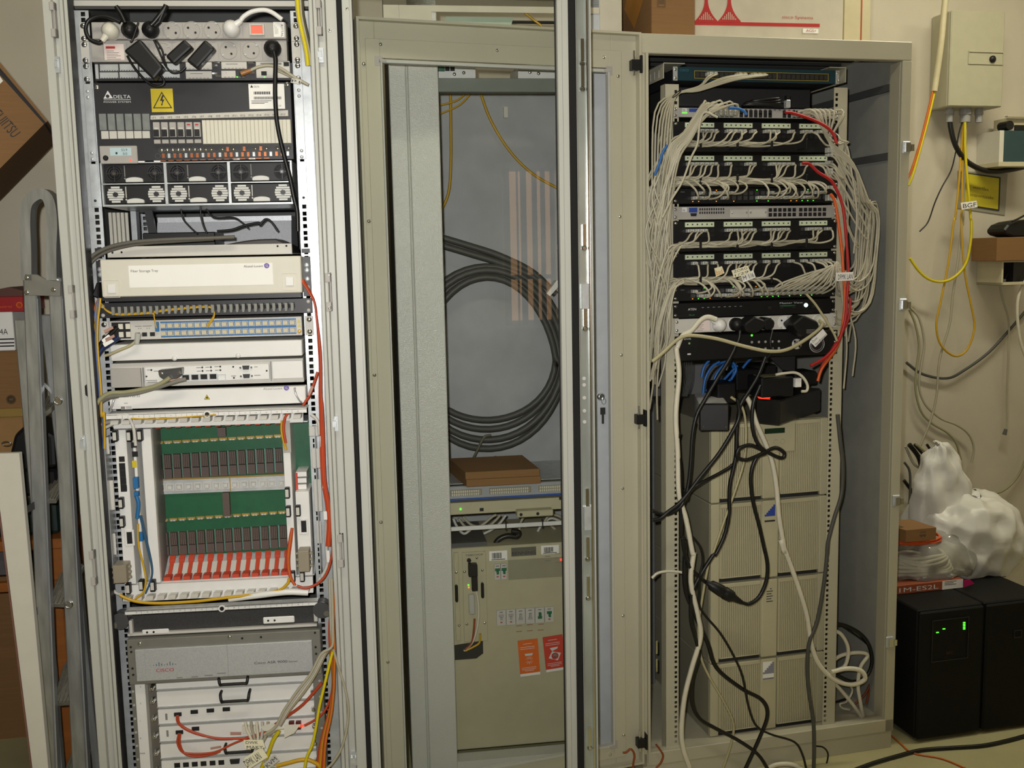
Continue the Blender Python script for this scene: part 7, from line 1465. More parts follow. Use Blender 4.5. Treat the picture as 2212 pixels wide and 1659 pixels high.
lc('power_cable', A, ((580,400),(620,470),(680,545),(740,600),(800,618),(842,600),(835,560),(800,520)), .003, m_cabblack, 'black cable curling under the long power brick', -.06)
lc('patch_cable', A, ((1408,525),(1450,510),(1520,480),(1600,470),(1680,490),(1780,555),(1880,610)), .0035, m_cabgrey, 'grey patch cable with brown plug in the slim silver router', -.035, 'patch cable', ends=(0,), endmat=mat('brown_plug', (150,100,50), .4), endr=.006)
lc('patch_cable', A, ((1640,500),(1700,525),(1790,570),(1880,612)), .003, m_cabgrey, 'second grey patch cable leaving slim silver router to the right', -.03, 'patch cable')
flag(L, 'cable_label', [A(1760,560),A(1830,575),A(1815,605),A(1750,592)], -.045, m_lgrey, 'grey folded label on patch cable of slim router', ('P1',))
# cables along the right post of the left rack
for i, (x0, col, r) in enumerate(((1790,m_cabgrey,.003),(1800,m_cabyel2,.0045),(1822,m_cabgrey,.003),(1835,mat('dark_olive_cable',(70,66,48),.5),.003))):
    lcc('riser_cable', ((A,((x0,0),(x0+10,120),(x0+38,250),(x0+62,360),(x0+76,470))),), r, col, ('thin grey','bright yellow','second thin grey','dark olive')[i]+' cable slanting down beside the top strips', -.045)
m_or = [m_caborg, mat('dark_orange_fibre', (186,66,28), .4), mat('red_orange_fibre', (212,84,38), .4)]
for i in range(4):
    o = i*7
    lcc('orange_fibre', ((B,((1837,672+i*8),(1880,745+i*6),(1922,840+o*.3),(1938,960))),(B,((1952+i*3,1150),(1960+i*3,1300),(1958+i*4,1500))),(C,((1795+i*6,260),(1800+i*7,420),(1802+i*8,600),(1812+i*8,800),(1838+i*8,950),(1850+i*8,1100),(1842+i*8,1260)))), .0026, m_or[i % 3], ('innermost','second','third','outermost')[i]+' strand of the orange fibre bundle down the right post', -.05-.004*i, 'fibre cable', group='orange fibre bundle')
lcc('orange_fibre', ((B,((1945,1340),(1915,1430),(1890,1500),(1862,1545),(1840,1580))),), .0034, m_caborg, 'orange fibre branching into the top of optical chassis', -.055, 'fibre cable')
lcc('orange_fibre', ((C,((1880,1000),(1895,1150),(1885,1300),(1850,1440),(1790,1520),(1700,1560),(1630,1545))),), .0032, m_caborg, 'orange fibre sweeping round under the optical chassis corner', -.06, 'fibre cable')
for i in range(5):
    lcc('orange_fibre', ((E,((1985-i*4,0),(1980+i*3,160),(1960+i*8,380),(1965+i*9,560),(1985+i*3,780),(1985+i*2,900),(1950+i*6,1080),(1890+i*10,1300),(1860+i*14,1508))),), .003, (m_caborg,m_caborg2,m_cabyel,m_caborg,m_caborg2)[i], ('deep orange','light orange','amber','second deep orange','second light orange')[i]+' fibre running down beside the modular router', -.07-.004*i, 'fibre cable')
flag(L, 'cable_label', [B(1870,1500),B(1900,1437),B(1917,1447),B(1888,1510)], -.06, mat('pinkish_tag', (176,134,122), .5), 'small pinkish tag on orange fibre by the chassis')
# grey trunk on the right going down
for i in range(4):
    lcc('trunk_cable', ((E,((1960+i*6,0),(1965+i*6,200),(1972+i*5,400),(1980,540))),(E,((1930-i*12,600),(1850-i*14,760),(1760-i*20,900),(1640-i*14,1050),(1560-i*10,1180),(1480-i*12,1240)))), .0034, (m_cabgrey,m_cabwhite,m_lgrey,m_cabgrey)[i], ('grey','white','pale','second grey')[i]+' trunk cable slanting from right post to the router cards', -.085-.006*i)
lcc('trunk_cable', ((E,((1990,560),(2030,700),(2080,860),(2110,1020),(2100,1180),(2060,1340),(1990,1460),(1930,1520))),), .0032, m_cabgrey, 'grey cable bowing out along the right post', -.09)
lcc('yellow_cable', ((E,((1985,580),(1960,680),(1920,850),(1880,1020),(1850,1200),(1820,1330),(1780,1420),(1760,1520))),), .0036, m_cabyel2, 'bright yellow cable slanting down over the router cards', -.095)
lcc('yellow_cable', ((E,((1560,1210),(1510,1290),(1470,1400),(1420,1508))),), .005, m_cabyel2, 'thick yellow cable among the white flags', -.075)
lcc('yellow_cable', ((E,((1540,1490),(1620,1470),(1720,1445),(1800,1445),(1880,1490),(1900,1540))),), .005, m_cabyel, 'amber cable bundle bending along the bottom card', -.075)
for i, pts in enumerate((((745,1090),(750,1140),(800,1190),(900,1235),(1050,1268),(1190,1272),(1290,1272)),((752,1090),(765,1150),(830,1200),(950,1245),(1080,1275),(1190,1276)),((760,1235),(750,1310),(790,1380),(880,1395),(1000,1390),(1080,1370),(1180,1320),(1290,1275)),((770,1235),(770,1320),(810,1395),(900,1415),(1010,1402),(1090,1375)))):
    lc('orange_fibre', E, pts, .0028, m_caborg, ('upper','lower')[i % 2]+' orange fibre strand looping from the '+('third' if i < 2 else 'fourth')+' router card', -.065, 'fibre cable')
lc('orange_fibre', E, ((1290,1272),(1400,1240),(1500,1180),(1600,1110),(1750,1000),(1900,830)), .004, m_caborg, 'orange fibre pair rising across router cards to right', -.075, 'fibre cable')
lc('orange_fibre', E, ((1760,1170),(1850,1120),(1930,1040),(1980,900),(1990,700)), .003, m_caborg, 'orange fibre leaving the red display to the right post', -.07, 'fibre cable')
flag(L, 'cable_label', [E(1275,1285),E(1430,1285),E(1450,1345),E(1290,1360)], -.1, mat('ivory_tag', (236,230,200), .5), 'ivory flag label with two lines over the router cards', ('DWK','MAKY'))
flag(L, 'cable_label', [E(1280,1430),E(1420,1340),E(1470,1420),E(1300,1530)], -.098, mat('ivory_tag', (236,230,200), .5), 'tilted ivory flag label reading DFMK LAN at the bottom card', ('DFMK LAN',))
flag(L, 'cable_label', [E(1430,1480),E(1520,1400),E(1560,1450),E(1470,1520)], -.096, m_lgrey, 'grey tilted flag label beside the DFMK label', ('KVM',))
flag(L, 'cable_label', [E(1410,1180),E(1500,1150),E(1610,1195),E(1440,1215)], -.1, m_cream, 'blank cream flag label above the cable knot')
flag(L, 'cable_label', [E(1600,1165),E(1730,1160),E(1680,1230),E(1600,1270)], -.104, m_cream, 'blank cream flag label hanging right of the cable knot')
for a in ((1170,1222,1255,1245),(1012,1345,1095,1360)): flag(L, 'cable_label', [E(a[0],a[1]),E(a[2],a[1]-14 if a[0] == 1012 else a[1]),E(a[2],a[3]-14 if a[0] == 1012 else a[3]),E(a[0],a[3])], -.07, mat('pinkish_tag', (176,134,122), .5), 'small pinkish tag on the '+('upper' if a[0] == 1170 else 'lower')+' orange fibre loop')
for i in range(5): lc('knot_cable', E, ((1290+i*45,1140),(1300+i*42,1200),(1330+i*30,1260),(1360+i*16,1330),(1420+i*10,1420+i*12),(1490+i*12,1500)), .0036, (m_cabwhite,m_cabgrey,m_cabwhite,m_lgrey,m_cabgrey)[i], ('first white','first grey','second white','pale','second grey')[i]+' cable of the knot hanging over the lower cards', -.08-.003*i)
# left side of the left rack
lcc('grey_cable', ((B,((285,720),(278,620),(300,540),(370,480),(480,435),(650,405),(900,388),(1150,380),(1350,372))),), .0045, mat('grey_brown_cable', (96,92,84), .5), 'grey brown cable arching from the left post onto the bay shelf', -.035)
lcc('grey_cable', ((B,((290,740),(290,640),(320,560),(390,500),(500,455),(680,420),(950,400),(1200,386))),), .004, mat('grey_brown_cable', (96,92,84), .5), 'second grey brown cable just below the arching one', -.03)
for i, (col, dx) in enumerate(((m_caborg2,0),(mat('slate_blue_cable',(84,104,150),.5),5),(m_cabyel,12),(mat('slate_blue_cable',(84,104,150),.5),16),(m_cabyel,24))):
    lcc('fibre_riser', ((B,((378+dx*.4,810),(355+dx*1.2,860),(340+dx*1.3,960),(332+dx*1.4,1080),(338+dx*1.4,1220),(352+dx*1.4,1380),(362+dx*1.3,1500),(372+dx,1659))),(C,((222+dx,300),(228+dx,430),(228+dx,560)))), .0026, col, ('light orange','slate blue','yellow','second slate blue','second yellow')[i]+' fibre in the riser beside the left rail', -.045-.004*i, 'fibre cable')
mb = MB(L); c_ = L.at(B(338,1462), -.05); mb.box(c_[0]-.012,c_[0]+.012,-.075,-.04,c_[1]-.014,c_[1]+.014); solo('cable_strap', L, mb, m_rubber, 'black hook and loop strap round the left riser', 'strap', bev=.004)
mb = MB(L); P_ = [L.at(B(*p), -.03) for p in ((345,790),(395,815),(395,700),(380,690))]; mb.prism(P_, -.05, -.02); solo('cable_boot', L, mb, m_black, 'black rubber boot at lower left of the fibre tray', 'boot', bev=.003)
lc('patch_cable', B, ((656,1075),(648,1110),(600,1150),(530,1180),(460,1210),(420,1222)), .0036, mat('beige_flex', (176,168,132), .45), 'beige patch cable from blue port panel to the left', -.045, 'patch cable', ends=(0,))
for i, (a, b) in enumerate((((510,1020),(400,1130)),((520,1090),(410,1165)))):
    lc('power_lead', B, (a,((a[0]+b[0])/2-10,(a[1]+b[1])/2+10),b,(360,1210+i*20),(330,1280+i*30)), .006, (m_cabblack,mat('navy_cable',(24,40,80),.5))[i], ('black','navy')[i]+' power lead with pink tag at the blue port panel', -.05)
    flag(L, 'cable_label', [B(a[0]-100,a[1]+20-i*10),B(a[0]-35,a[1]-10-i*10),B(a[0]-28,a[1]+8-i*10),B(a[0]-92,a[1]+42-i*10)], -.066, mat('pinkish_tag', (176,134,122), .5), 'pinkish tag on the '+('black' if i == 0 else 'navy')+' power lead')
    flag(L, 'cable_label', [B(395+i*8,1110+i*25),B(445+i*25,1070+i*35),B(462+i*25,1085+i*35),B(412+i*8,1135+i*25)], -.066, m_paper, 'white sleeve marker on the '+('black' if i == 0 else 'navy')+' power lead')
lcc('serial_cable', ((B,((885,1380),(850,1405),(780,1440),(680,1465),(560,1485),(460,1490),(390,1530),(345,1600),(330,1650))),), .0052, mat('khaki_cable', (150,146,112), .5), 'khaki serial cable swinging left over the lower white cover', -.065)
lcc('serial_cable', ((B,((1000,1390),(940,1405),(860,1430),(760,1460),(650,1490),(540,1505),(440,1515),(380,1550),(340,1620))),), .005, mat('grey_serial', (128,126,116), .5), 'grey data cable swinging left just under the khaki one', -.06)
lcc('conduit_hose', ((C,((165,330),(200,250),(260,200),(350,180))),), .006, mat('grey_hose', (120,116,104), .5), 'thick grey hose bending out at the left post', -.055)
lcc('yellow_fibre', ((C,((440,345),(600,350),(760,340),(900,330),(1050,318))),), .0018, m_cabyel, 'yellow fibre lying along the upper comb', -.062, 'fibre cable')
lcc('orange_fibre', ((C,((1580,290),(1545,340),(1535,420),(1550,520))),), .0035, m_caborg, 'orange fibre dropping into the upper right card', -.055, 'fibre cable')
for i in range(2): lcc('yellow_fibre', ((C,((1520+i*12,360),(1518+i*12,430),(1535+i*10,520),(1550+i*5,570))),), .0022, m_cabyel, ('left','right')[i]+' yellow fibre of the pair at upper right card', -.05, 'fibre cable')
for i in range(3): lcc('orange_fibre', ((C,((1592+i*4,1130),(1575+i*8,1220),(1560+i*8,1350),(1575+i*6,1470),(1610+i*6,1540))),), .0022, (m_caborg,m_caborg2,m_caborg)[i], ('left','middle','right')[i]+' orange fibre hanging over the lower right card', -.055, 'fibre cable')
lcc('yellow_fibre', ((C,((490,1100),(495,1250),(530,1400),(548,1500),(530,1590),(470,1640))),), .0025, m_cabyel, 'yellow fibre down the second card', -.055, 'fibre cable')
for i in range(2): lcc('blue_fibre', ((C,((505+i*10,1040),(530+i*8,1150),(565+i*8,1300),(590+i*4,1420),(585,1500),(545,1600))),), .0022, mat('teal_fibre',(40,80,110),.5), ('left','right')[i]+' blue fibre down the white filler card', -.05, 'fibre cable')
lcc('blue_fibre', ((C,((480,900),(495,960),(485,1060))),), .005, m_blue, 'thick blue boot hanging from the blue transceiver', -.055, 'fibre cable')
lcc('yellow_fibre', ((E,((290,130),(340,155),(440,185),(620,195),(900,180),(1150,150),(1350,128),(1550,95),(1625,40),(1640,0))),), .0038, m_cabyel, 'yellow fibre bundle lying along the lower trough', -.062, 'fibre cable')
mb = MB(L); mb.tube(smoothpath([L.p3(E(1160,160), -.055), L.p3(E(1400,130), -.06), L.p3(E(1620,105), -.06), L.p3(E(1790,110), -.055)], 4), .008, 8); solo('fibre_sleeve', L, mb, m_white, 'white sleeve bundle lying along the lower trough', 'sleeve')
lcc('white_cable', ((C,((345,330),(410,320),(455,400),(470,500),(475,540))),), .004, m_lgrey, 'pale grey cable plugged into second card top', -.055)
lcc('grey_loop', ((C,((205,560),(190,470),(215,400),(280,370),(360,365))),), .0048, mat('silver_hose', (150,148,142), .4), 'silver grey hose loop left of the optical chassis', -.05)
# ------------------------------------------------------------------ left background: ladder, boxes, desk
Q1 = crop(0,600,240,1000); Q2 = crop(0,960,240,1340); Q3 = crop(0,1300,260,1659); Q0 = crop(0,100,140,460)
LA = Fr((-1.2, 2.56, 0), 3)
m_lad = mat('scratched_aluminium', (184,186,184), .32, .6, var=.22, scale=18, stretch=(3,3,.5))
la = T('step_ladder', LA, 'folded aluminium step ladder with bowed top handle beside the left rack', 'ladder')
def bar(mb, F, a, b, wa, wb, d0, d1, low=None):
    """flat bar between pixel centres a and b (widths in px) at depths d0..d1; b may be extended to the floor"""
    A0, A1 = F.at((a[0]-wa/2,a[1]), d0), F.at((a[0]+wa/2,a[1]), d0); B0, B1 = F.at((b[0]-wb/2,b[1]), d0), F.at((b[0]+wb/2,b[1]), d0)
    if low is not None:
        k = (low-A0[1])/(B0[1]-A0[1]); B0 = (A0[0]+(B0[0]-A0[0])*k, low); B1 = (A1[0]+(B1[0]-A1[0])*k, low)
    mb.hexa([(B0[0],d0,B0[1]),(B1[0],d0,B1[1]),(B1[0],d1,B1[1]),(B0[0],d1,B0[1]),(A0[0],d0,A0[1]),(A1[0],d0,A1[1]),(A1[0],d1,A1[1]),(A0[0],d1,A0[1])]); return mb
for a, b in (((63,600),(105,1659)),((117,600),(171,1659))):
    mb = la.mb(); bar(mb, LA, a, b, 29, 31, 0, .025, .0); st = la.part('stile', mb, m_lad, bev=.003)
    mb = la.mb(); bar(mb, LA, (a[0]+16,a[1]+45), (b[0]+17,b[1]), 5, 5, .003, .022, .0); la.part('stile_flange', mb, m_alu, st)
hp = [(63,605),(62,540),(60,480),(64,442),(80,424),(98,420),(112,436),(118,480),(116,540),(117,605)]
P_ = smoothpath([LA.p3(p, .012) for p in hp], 4); mb = la.mb(); vs = []; n = len(P_)
for i in range(n):
    t_ = (P_[min(i+1, n-1)]-P_[max(i-1, 0)]).normalized(); n_ = Vector((-t_.z, 0, t_.x))
    for a, b in ((-.013,-.018),(.013,-.018),(.013,.02),(-.013,.02)): vs.append(P_[i]+n_*a+Vector((0, b, 0)))
mb.add(vs, [[i*4+k, i*4+(k+1) % 4, (i+1)*4+(k+1) % 4, (i+1)*4+k] for i in range(n-1) for k in range(4)])
la.part('top_handle', mb, m_lad)
mb = la.mb(); P4_ = [LA.at(p, -.006) for p in ((51,638),(131,640),(131,608),(100,604),(80,593),(53,592))]; mb.prism(P4_, -.006, 0); hg = la.part('hinge_plate', mb, mat('plate_aluminium', (176,176,170), .35, .7, var=.1), bev=.001)
screws(la, [(LA.at(p, -.006)[0], -.006, LA.at(p, -.006)[1]) for p in ((58,600),(58,632),(116,626))], .006)
for a, b in (((42,690),(60,900)),((98,680),(118,860))):
    mb = la.mb(); bar(mb, LA, a, b, 26, 24, .06, .085, .02); la.part('rear_leg', mb, m_lad, bev=.003)
for p in ((126,866),(149,1306)):
    c_ = LA.at(p, -.001); mb = la.mb(); mb.lathe((c_[0],0,c_[1]), '-d', [(0,.011),(.004,.011),(.005,.008),(.001,.007)], 14); la.part('rung_ferrule', mb, m_chrome)
m_tread = mat('worn_tread', (120,116,104), .6, .2, var=.25, scale=60, stretch=(1,14,1))
for p0, p1, p2, p3 in (((88,1078),(120,1078),(150,1018),(104,1050)),((103,1302),(142,1304),(182,1218),(128,1240)),((113,1518),(152,1515),(198,1398),(137,1435)),((82,900),(110,880),(138,848),(100,858)),((125,1700),(165,1690),(215,1575),(160,1610))):
    V_ = [Vector(LA.p3(p, e_)) for p, e_ in ((p0,.03),(p1,.03),(p2,.11),(p3,.11))]; dn = Vector((0,.004,-.014)); mb = la.mb(); mb.hexa([v+dn for v in V_]+V_); tr = la.part('tread', mb, m_tread, bev=.002)
    mb = la.mb(); [mb.hexa([V_[0].lerp(V_[1],f), V_[0].lerp(V_[1],f+.07), V_[3].lerp(V_[2],f+.07), V_[3].lerp(V_[2],f)]+[v+Vector((0,-.003,.003)) for v in (V_[0].lerp(V_[1],f), V_[0].lerp(V_[1],f+.07), V_[3].lerp(V_[2],f+.07), V_[3].lerp(V_[2],f))]) for f in (.1,.3,.5,.7,.88)]; la.part('tread_ribs', mb, m_tread, tr, kind='stuff')
for q, p in ((( 43,1110),(66,1090)),((52,1338),(72,1318)),((66,1552),(84,1530))):
    a, b = LA.at(q, .0), LA.at(p, .0); mb = la.mb(); mb.hexa([(a[0],-.004,a[1]-.008),(b[0]+.01,-.004,b[1]-.012),(b[0]+.01,.05,b[1]-.012),(a[0],.05,a[1]-.008),(a[0],-.004,a[1]+.008),(b[0]+.01,-.004,b[1]+.008),(b[0]+.01,.05,b[1]+.008),(a[0],.05,a[1]+.008)]); la.part('tread_end', mb, mat('dark_tread_cap', (52,50,46), .7))
mb = la.mb(); mb.hexa([LA.p3(p, e_) for p, e_ in (((82,812),.03),((84,822),.03),((84,822),.05),((82,812),.05),((112,842),.03),((112,852),.03),((112,852),.05),((112,842),.05))]); la.part('brace', mb, m_alu)
# big carton standing on its corner, on a shelf
FB = Fr((-1.2, 2.62, 0), 20)
fj = T('carton', FB, 'big brown cardboard carton tipped on its edge, upper left beside the rack', 'cardboard box')
pc0 = FB.at((95,268), 0); e1 = Vector(FB.at((0,162), 0))-Vector(pc0); e2 = Vector(FB.at((0,364), 0))-Vector(pc0)
a_ = Vector(pc0)+e1.normalized()*.34; b_ = Vector(pc0)+e2.normalized()*.42; c_ = a_+e2.normalized()*.42; DP = .42
mb = fj.mb(); mb.prism([tuple(pc0), tuple(a_), tuple(c_), tuple(b_)], 0, DP); bd = fj.part('box_body', mb, m_card)
n1 = Vector((-e1.y, e1.x)).normalized(); n1 = n1 if n1.x > 0 else -n1
o1 = .006
mb = fj.mb(); q0, q1 = Vector(pc0)+n1*o1, a_+n1*(o1+.012); mb.prism([tuple(q0), tuple(Vector(pc0)+n1*.012), tuple(q1+n1*.01), tuple(q1)], -.003, DP); fj.part('top_flap', mb, m_card, bd)
mb = fj.mb(); mb.prism([tuple(Vector(pc0)+n1*.0005), tuple(q0), tuple(q1), tuple(a_+n1*.0005)], .006, DP); fj.part('flap_gap', mb, m_dark, bd)
ang = math.atan2((Vector(FB.at((36,292),0))-Vector(FB.at((0,252),0))).y, (Vector(FB.at((36,292),0))-Vector(FB.at((0,252),0))).x)
tx0 = FB.at(Q0(-78,690), 0); txe = FB.at(Q0(138,905), 0); mb = fj.mb(); text(mb, 'FUJITSU', tx0[0], tx0[1], .026, -.0008, width=math.hypot(txe[0]-tx0[0], txe[1]-tx0[1]), rot=ang); fj.part('lettering', mb, m_ink, bd)
mb = fj.mb(); z0 = FB.at(Q0(0,360), 0); mb.prism([FB.at(Q0(0,300),0), FB.at(Q0(30,345),0), FB.at(Q0(0,375),0), FB.at(Q0(-40,330),0)], -.001, 0); fj.part('shipping_label', mb, m_paper, bd)
wlow = min(p[1] for p in (b_, c_)); ul = min(b_[0], c_[0])
cb = T('tall_cupboard', FB, 'dark tall cupboard carrying the tipped carton', 'cupboard'); mb = cb.mb(); mb.box(ul-.3, min(b_[0]+.02, FB.at((-30,900),0)[0]), .0, .16, 0, wlow-.001); cb.part('carcass', mb, mat('dark_board', (70,62,52), .6), bev=.004)
# desk with things
GB = Fr((-1.35, 2.84, 0), 8)
m_wood = mat('orange_pine', (150,88,34), .5, var=.15, scale=5, stretch=(1,1,10))
dw = GB.at(Q2(300,905), 0)[1]
dk = T('wooden_desk', GB, 'orange pine desk half hidden behind the step ladder', 'desk')
du0, du1 = -.32, GB.at((140,1160), 0)[0]
mb = dk.mb(); mb.box(du0,du1,0,.3,dw-.03,dw); dk.part('top', mb, m_wood, bev=.003)
z = GB.rect(Q2(440,940), Q2(575,1290), .0); mb = dk.mb(); mb.box(z[0],du1,.01,.29,z[2],dw-.03); dk.part('side_cabinet', mb, m_wood)
for x in (du0+.02, GB.at((62,1400), 0)[0], du1-.04): mb = dk.mb(); mb.box(x-.015,x+.015,.02,.05,0,dw-.03); dk.part('leg', mb, m_wood, bev=.003)
mb = dk.mb(); z = GB.rect(Q2(150,1310), Q2(320,1385), .0); mb.box(du0,du1,.01,.03,z[2],z[3]); dk.part('rail', mb, m_wood)
z = GB.rect(Q2(80,960), Q2(300,1230), .02); dr_ = T('plastic_tray', GB, 'grey clear plastic tray of small parts under the desk top', 'tray'); mb = dr_.mb(); mb.box(du0+.05,z[1],.03,.25,z[2],z[3]); b_ = dr_.part('tray', mb, mat('smoke_tray', (92,88,90), .3, var=.2, scale=20), bev=.003); mb = dr_.mb(); q = GB.rect(Q2(130,1290), Q2(235,1390), .0); mb.box(q[0],q[1],.0,.03,q[2],q[3]); dr_.part('handle', mb, m_beige, b_, bev=.003)
mb = MB(GB); z = GB.rect(Q2(0,470), Q2(560,900), .05); mb.box(du0,z[1],.05,.26,dw+.0005,z[3]); gb_ = T('toolbox', GB, 'dark green toolbox with olive lid on the pine desk', 'toolbox'); gb_.part('body', mb, mat('bottle_green', (26,44,40), .4, var=.2), bev=.012, seg=2); TBW = z[3]
mb = MB(GB); mb.box(du0-.01,z[1]-.03,.04,.27,z[3]-.02,z[3]+.0); gb_.part('lid', mb, mat('olive_lid', (84,80,62), .5), bev=.008)
cm = T('camera_bag', GB, 'black hard camcorder case with clips behind the ladder', 'case')
Z9 = lambda p, e: GB.at(p, e)
mb = cm.mb(); mb.prism([Z9(p, .0) for p in ((16,1000),(30,940),(60,912),(118,940),(122,1010),(50,1020)) ][::-1], .0, .16); b_ = cm.part('upper_case', mb, m_black, bev=.01, seg=2)
mb = cm.mb(); w2 = [Z9(p, .0) for p in ((14,1056),(38,1014),(122,1014),(126,1062))]; mb.prism([(w2[0][0],TBW+.001),(w2[3][0],TBW+.001),w2[2],w2[1]], .0, .16); cm.part('lower_case', mb, m_black, bev=.008)
for p in ((10,1055),(14,958)): c_ = Z9(p, -.003); mb = cm.mb(); mb.tube([(c_[0]+.012*math.cos(a), -.004, c_[1]+.006*math.sin(a)) for a in [k*math.pi/6 for k in range(12)]], .0015, 5, True); cm.part('wire_clip', mb, m_chrome)
# boxes stacked at far left on the desk (rest on a carton column that stands on the floor)
cols = ((-60,52,885,1165,m_card,'tall brown cardboard box','at the foot of the far left stack'),)
def bxl(name, lab, x1, y0, y1, m, e, dep=.2, x0=-70):
    t = T(name, GB, lab, 'cardboard box'); z = GB.rect((x0,y0), (x1,y1), e); mb = t.mb(); mb.box(z[0],z[1],e,e+dep,z[2],z[3]); return t, t.part('carton', mb, m, bev=.002), z
# bottom-up so that each rests on the next
t, b_, z = bxl('carton', 'light brown cardboard box directly under the printed brown one', 57, 900, 1009, mat('pale_cardboard', (158,120,72), .8, var=.05), .16)
z_ = z; t2, b2, z2_ = bxl('carton', 'brown cardboard box with faint round recycling print', 52, 760, 886, m_card, .16)
mb = t2.mb(); c_ = GB.at(Q1(100,1090), .16); mb.lathe((c_[0],.1595,c_[1]), '-d', [(0,.014),(.0005,.014),(.0005,.011),(0,.011)], 14); mb.box(c_[0]-.006,c_[0]+.006,.159,.16,c_[1]-.003,c_[1]+.003); t2.part('recycling_print', mb, mat('faint_print', (96,74,48), .7), b2)
t, b_, z = bxl('board_sheet', 'thin ochre board between the two brown cardboard boxes', 55, 886, 900, mat('ochre_board', (150,122,58), .7), .15, .2)
t, b_, z = bxl('toner_box', 'red and white toner box marked 44A on the cardboard stack', 33, 676, 757, m_paper, .15, .2); z0 = z
q = GB.rect((-70,643), (52,675), .15); mb = t.mb(); mb.box(q[0],q[1],.15,.35,z[3]+.0005,q[3]); rd_ = t.part('red_band', mb, mat('toner_red', (160,26,30), .5), b_, bev=.001)
mb = t.mb(); p = GB.at(Q1(-30,510), .15); p2 = GB.at(Q1(72,505), .15); text(mb, '44A', p[0], p[1], .017, .1492, width=p2[0]-p[0]); [mb.box(GB.at((0,y),.15)[0]-.03,GB.at((31,y),.15)[0],.1494,.15,GB.at((0,y),.15)[1]-.002,GB.at((0,y),.15)[1]+.002) for y in (733,741,748)]; t.part('lettering', mb, m_ink, b_)
mb = t.mb(); p = GB.at(Q1(-20,270), .15); p2 = GB.at(Q1(105,262), .15); text(mb, 'material', p[0], p[1], .007, .1492, width=p2[0]-p[0]); c_ = GB.at(Q1(172,245), .15); mb.lathe((c_[0],.1498,c_[1]), '-d', [(0,.010),(.0006,.010),(.0006,.006),(0,.006)], 8); t.part('orange_print', mb, mat('orange_on_red', (216,90,34), .5), rd_)
mb = MB(GB); q2 = GB.rect((-70,620), (50,642), .15); mb.prism([(q[0],q[3]+.0005),(q[1],q[3]+.0005),(GB.at((49,628),.15)[0],GB.at((49,628),.15)[1]),(GB.at((20,621),.15)[0],GB.at((20,620),.15)[1]),(q[0],GB.at((0,636),.15)[1])], .15, .33); solo('carton', GB, mb, mat('maroon_card', (96,60,52), .7), 'dull maroon box lying on the red toner box', 'cardboard box')
t, b_, z = bxl('white_carton', 'white box beneath the light brown cardboard box', 30, 1010, 1062, m_white, .16); lowb = z[2]
mb = MB(GB); zz = GB.rect((-70,1062), (40,1100), .27); mb.box(zz[0],zz[1]-.02,.16+.115,.36,0,lowb-.0005); solo('carton_column', GB, mb, m_card, 'dark cardboard column standing on the floor under the white box', 'cardboard box')
# white board leaning in the corner
BL = Fr((-1.2, 2.36, 0), 3)
bd_ = T('leaning_board', BL, 'cream laminated board leaning at the foot of the ladder', 'board'); mb = bd_.mb()
tl_, tr_ = BL.at((-45,1010), 0), BL.at((-3,1100), 0); k = lambda a, b, w_: (a[0]+(b[0]-a[0])*(w_-a[1])/(b[1]-a[1]), w_)
r0 = BL.at((0,1112), 0); r1 = BL.at((88,1655), 0); l0 = BL.at((0,1395), 0); l1 = BL.at((52,1655), 0)
R0 = k(r0, r1, .002); R1_ = k(r0, r1, r0[1]+.12); L0 = k(l0, l1, .002); L1_ = k(l0, l1, r0[1]+.12)
mb.hexa([(L0[0],0,L0[1]),(R0[0],0,R0[1]),(R0[0],.018,R0[1]),(L0[0],.018,L0[1]),(L1_[0],.15,L1_[1]),(R1_[0],.15,R1_[1]),(R1_[0],.168,R1_[1]),(L1_[0],.168,L1_[1])]); bb = bd_.part('panel', mb, m_cream, bev=.001)
mb = bd_.mb(); mb.hexa([(L0[0]-.004,.0,L0[1]),(L0[0]-.0005,.0,L0[1]),(L0[0]-.0005,.018,L0[1]),(L0[0]-.004,.018,L0[1]),(L1_[0]-.004,.15,L1_[1]),(L1_[0]-.0005,.15,L1_[1]),(L1_[0]-.0005,.168,L1_[1]),(L1_[0]-.004,.168,L1_[1])]); bd_.part('edge_band', mb, mat('pink_brown_edge', (120,84,72), .6), bb)
for i, (x0, x1, y0, y1, lab) in enumerate(((112,152,1550,1700,'red and white toner box low behind the ladder treads'),(182,212,1420,1560,'red and white toner box wedged between ladder and left rack'))):
    F_ = Fr((-1.2, 2.95, 0), 4); t = T('toner_box', F_, lab, 'cardboard box'); z = F_.rect((x0,y0), (x1,y1), 0); zl = 0.0
    hm = z[2]+(z[3]-z[2])*.72; mb = t.mb(); mb.box(z[0],z[1],0,.15,zl,hm); b_ = t.part('carton', mb, m_paper); mb = t.mb(); mb.box(z[0],z[1],0,.15,hm+.0005,z[3]); t.part('red_band', mb, mat('toner_red', (160,26,30), .5), b_)
    if i: mb = t.mb(); c_ = F_.at((195,1545), 0); text(mb, '7B', c_[0], c_[1], .016, -.0008, rot=1.4); t.part('lettering', mb, m_ink, b_)
    else: mb = t.mb(); c_ = F_.at((130,1590), 0); mb.lathe((c_[0],-.0003,hm+.02), '-d', [(0,.009),(.0006,.009)], 8); t.part('orange_print', mb, mat('orange_on_red', (216,90,34), .5), b_)
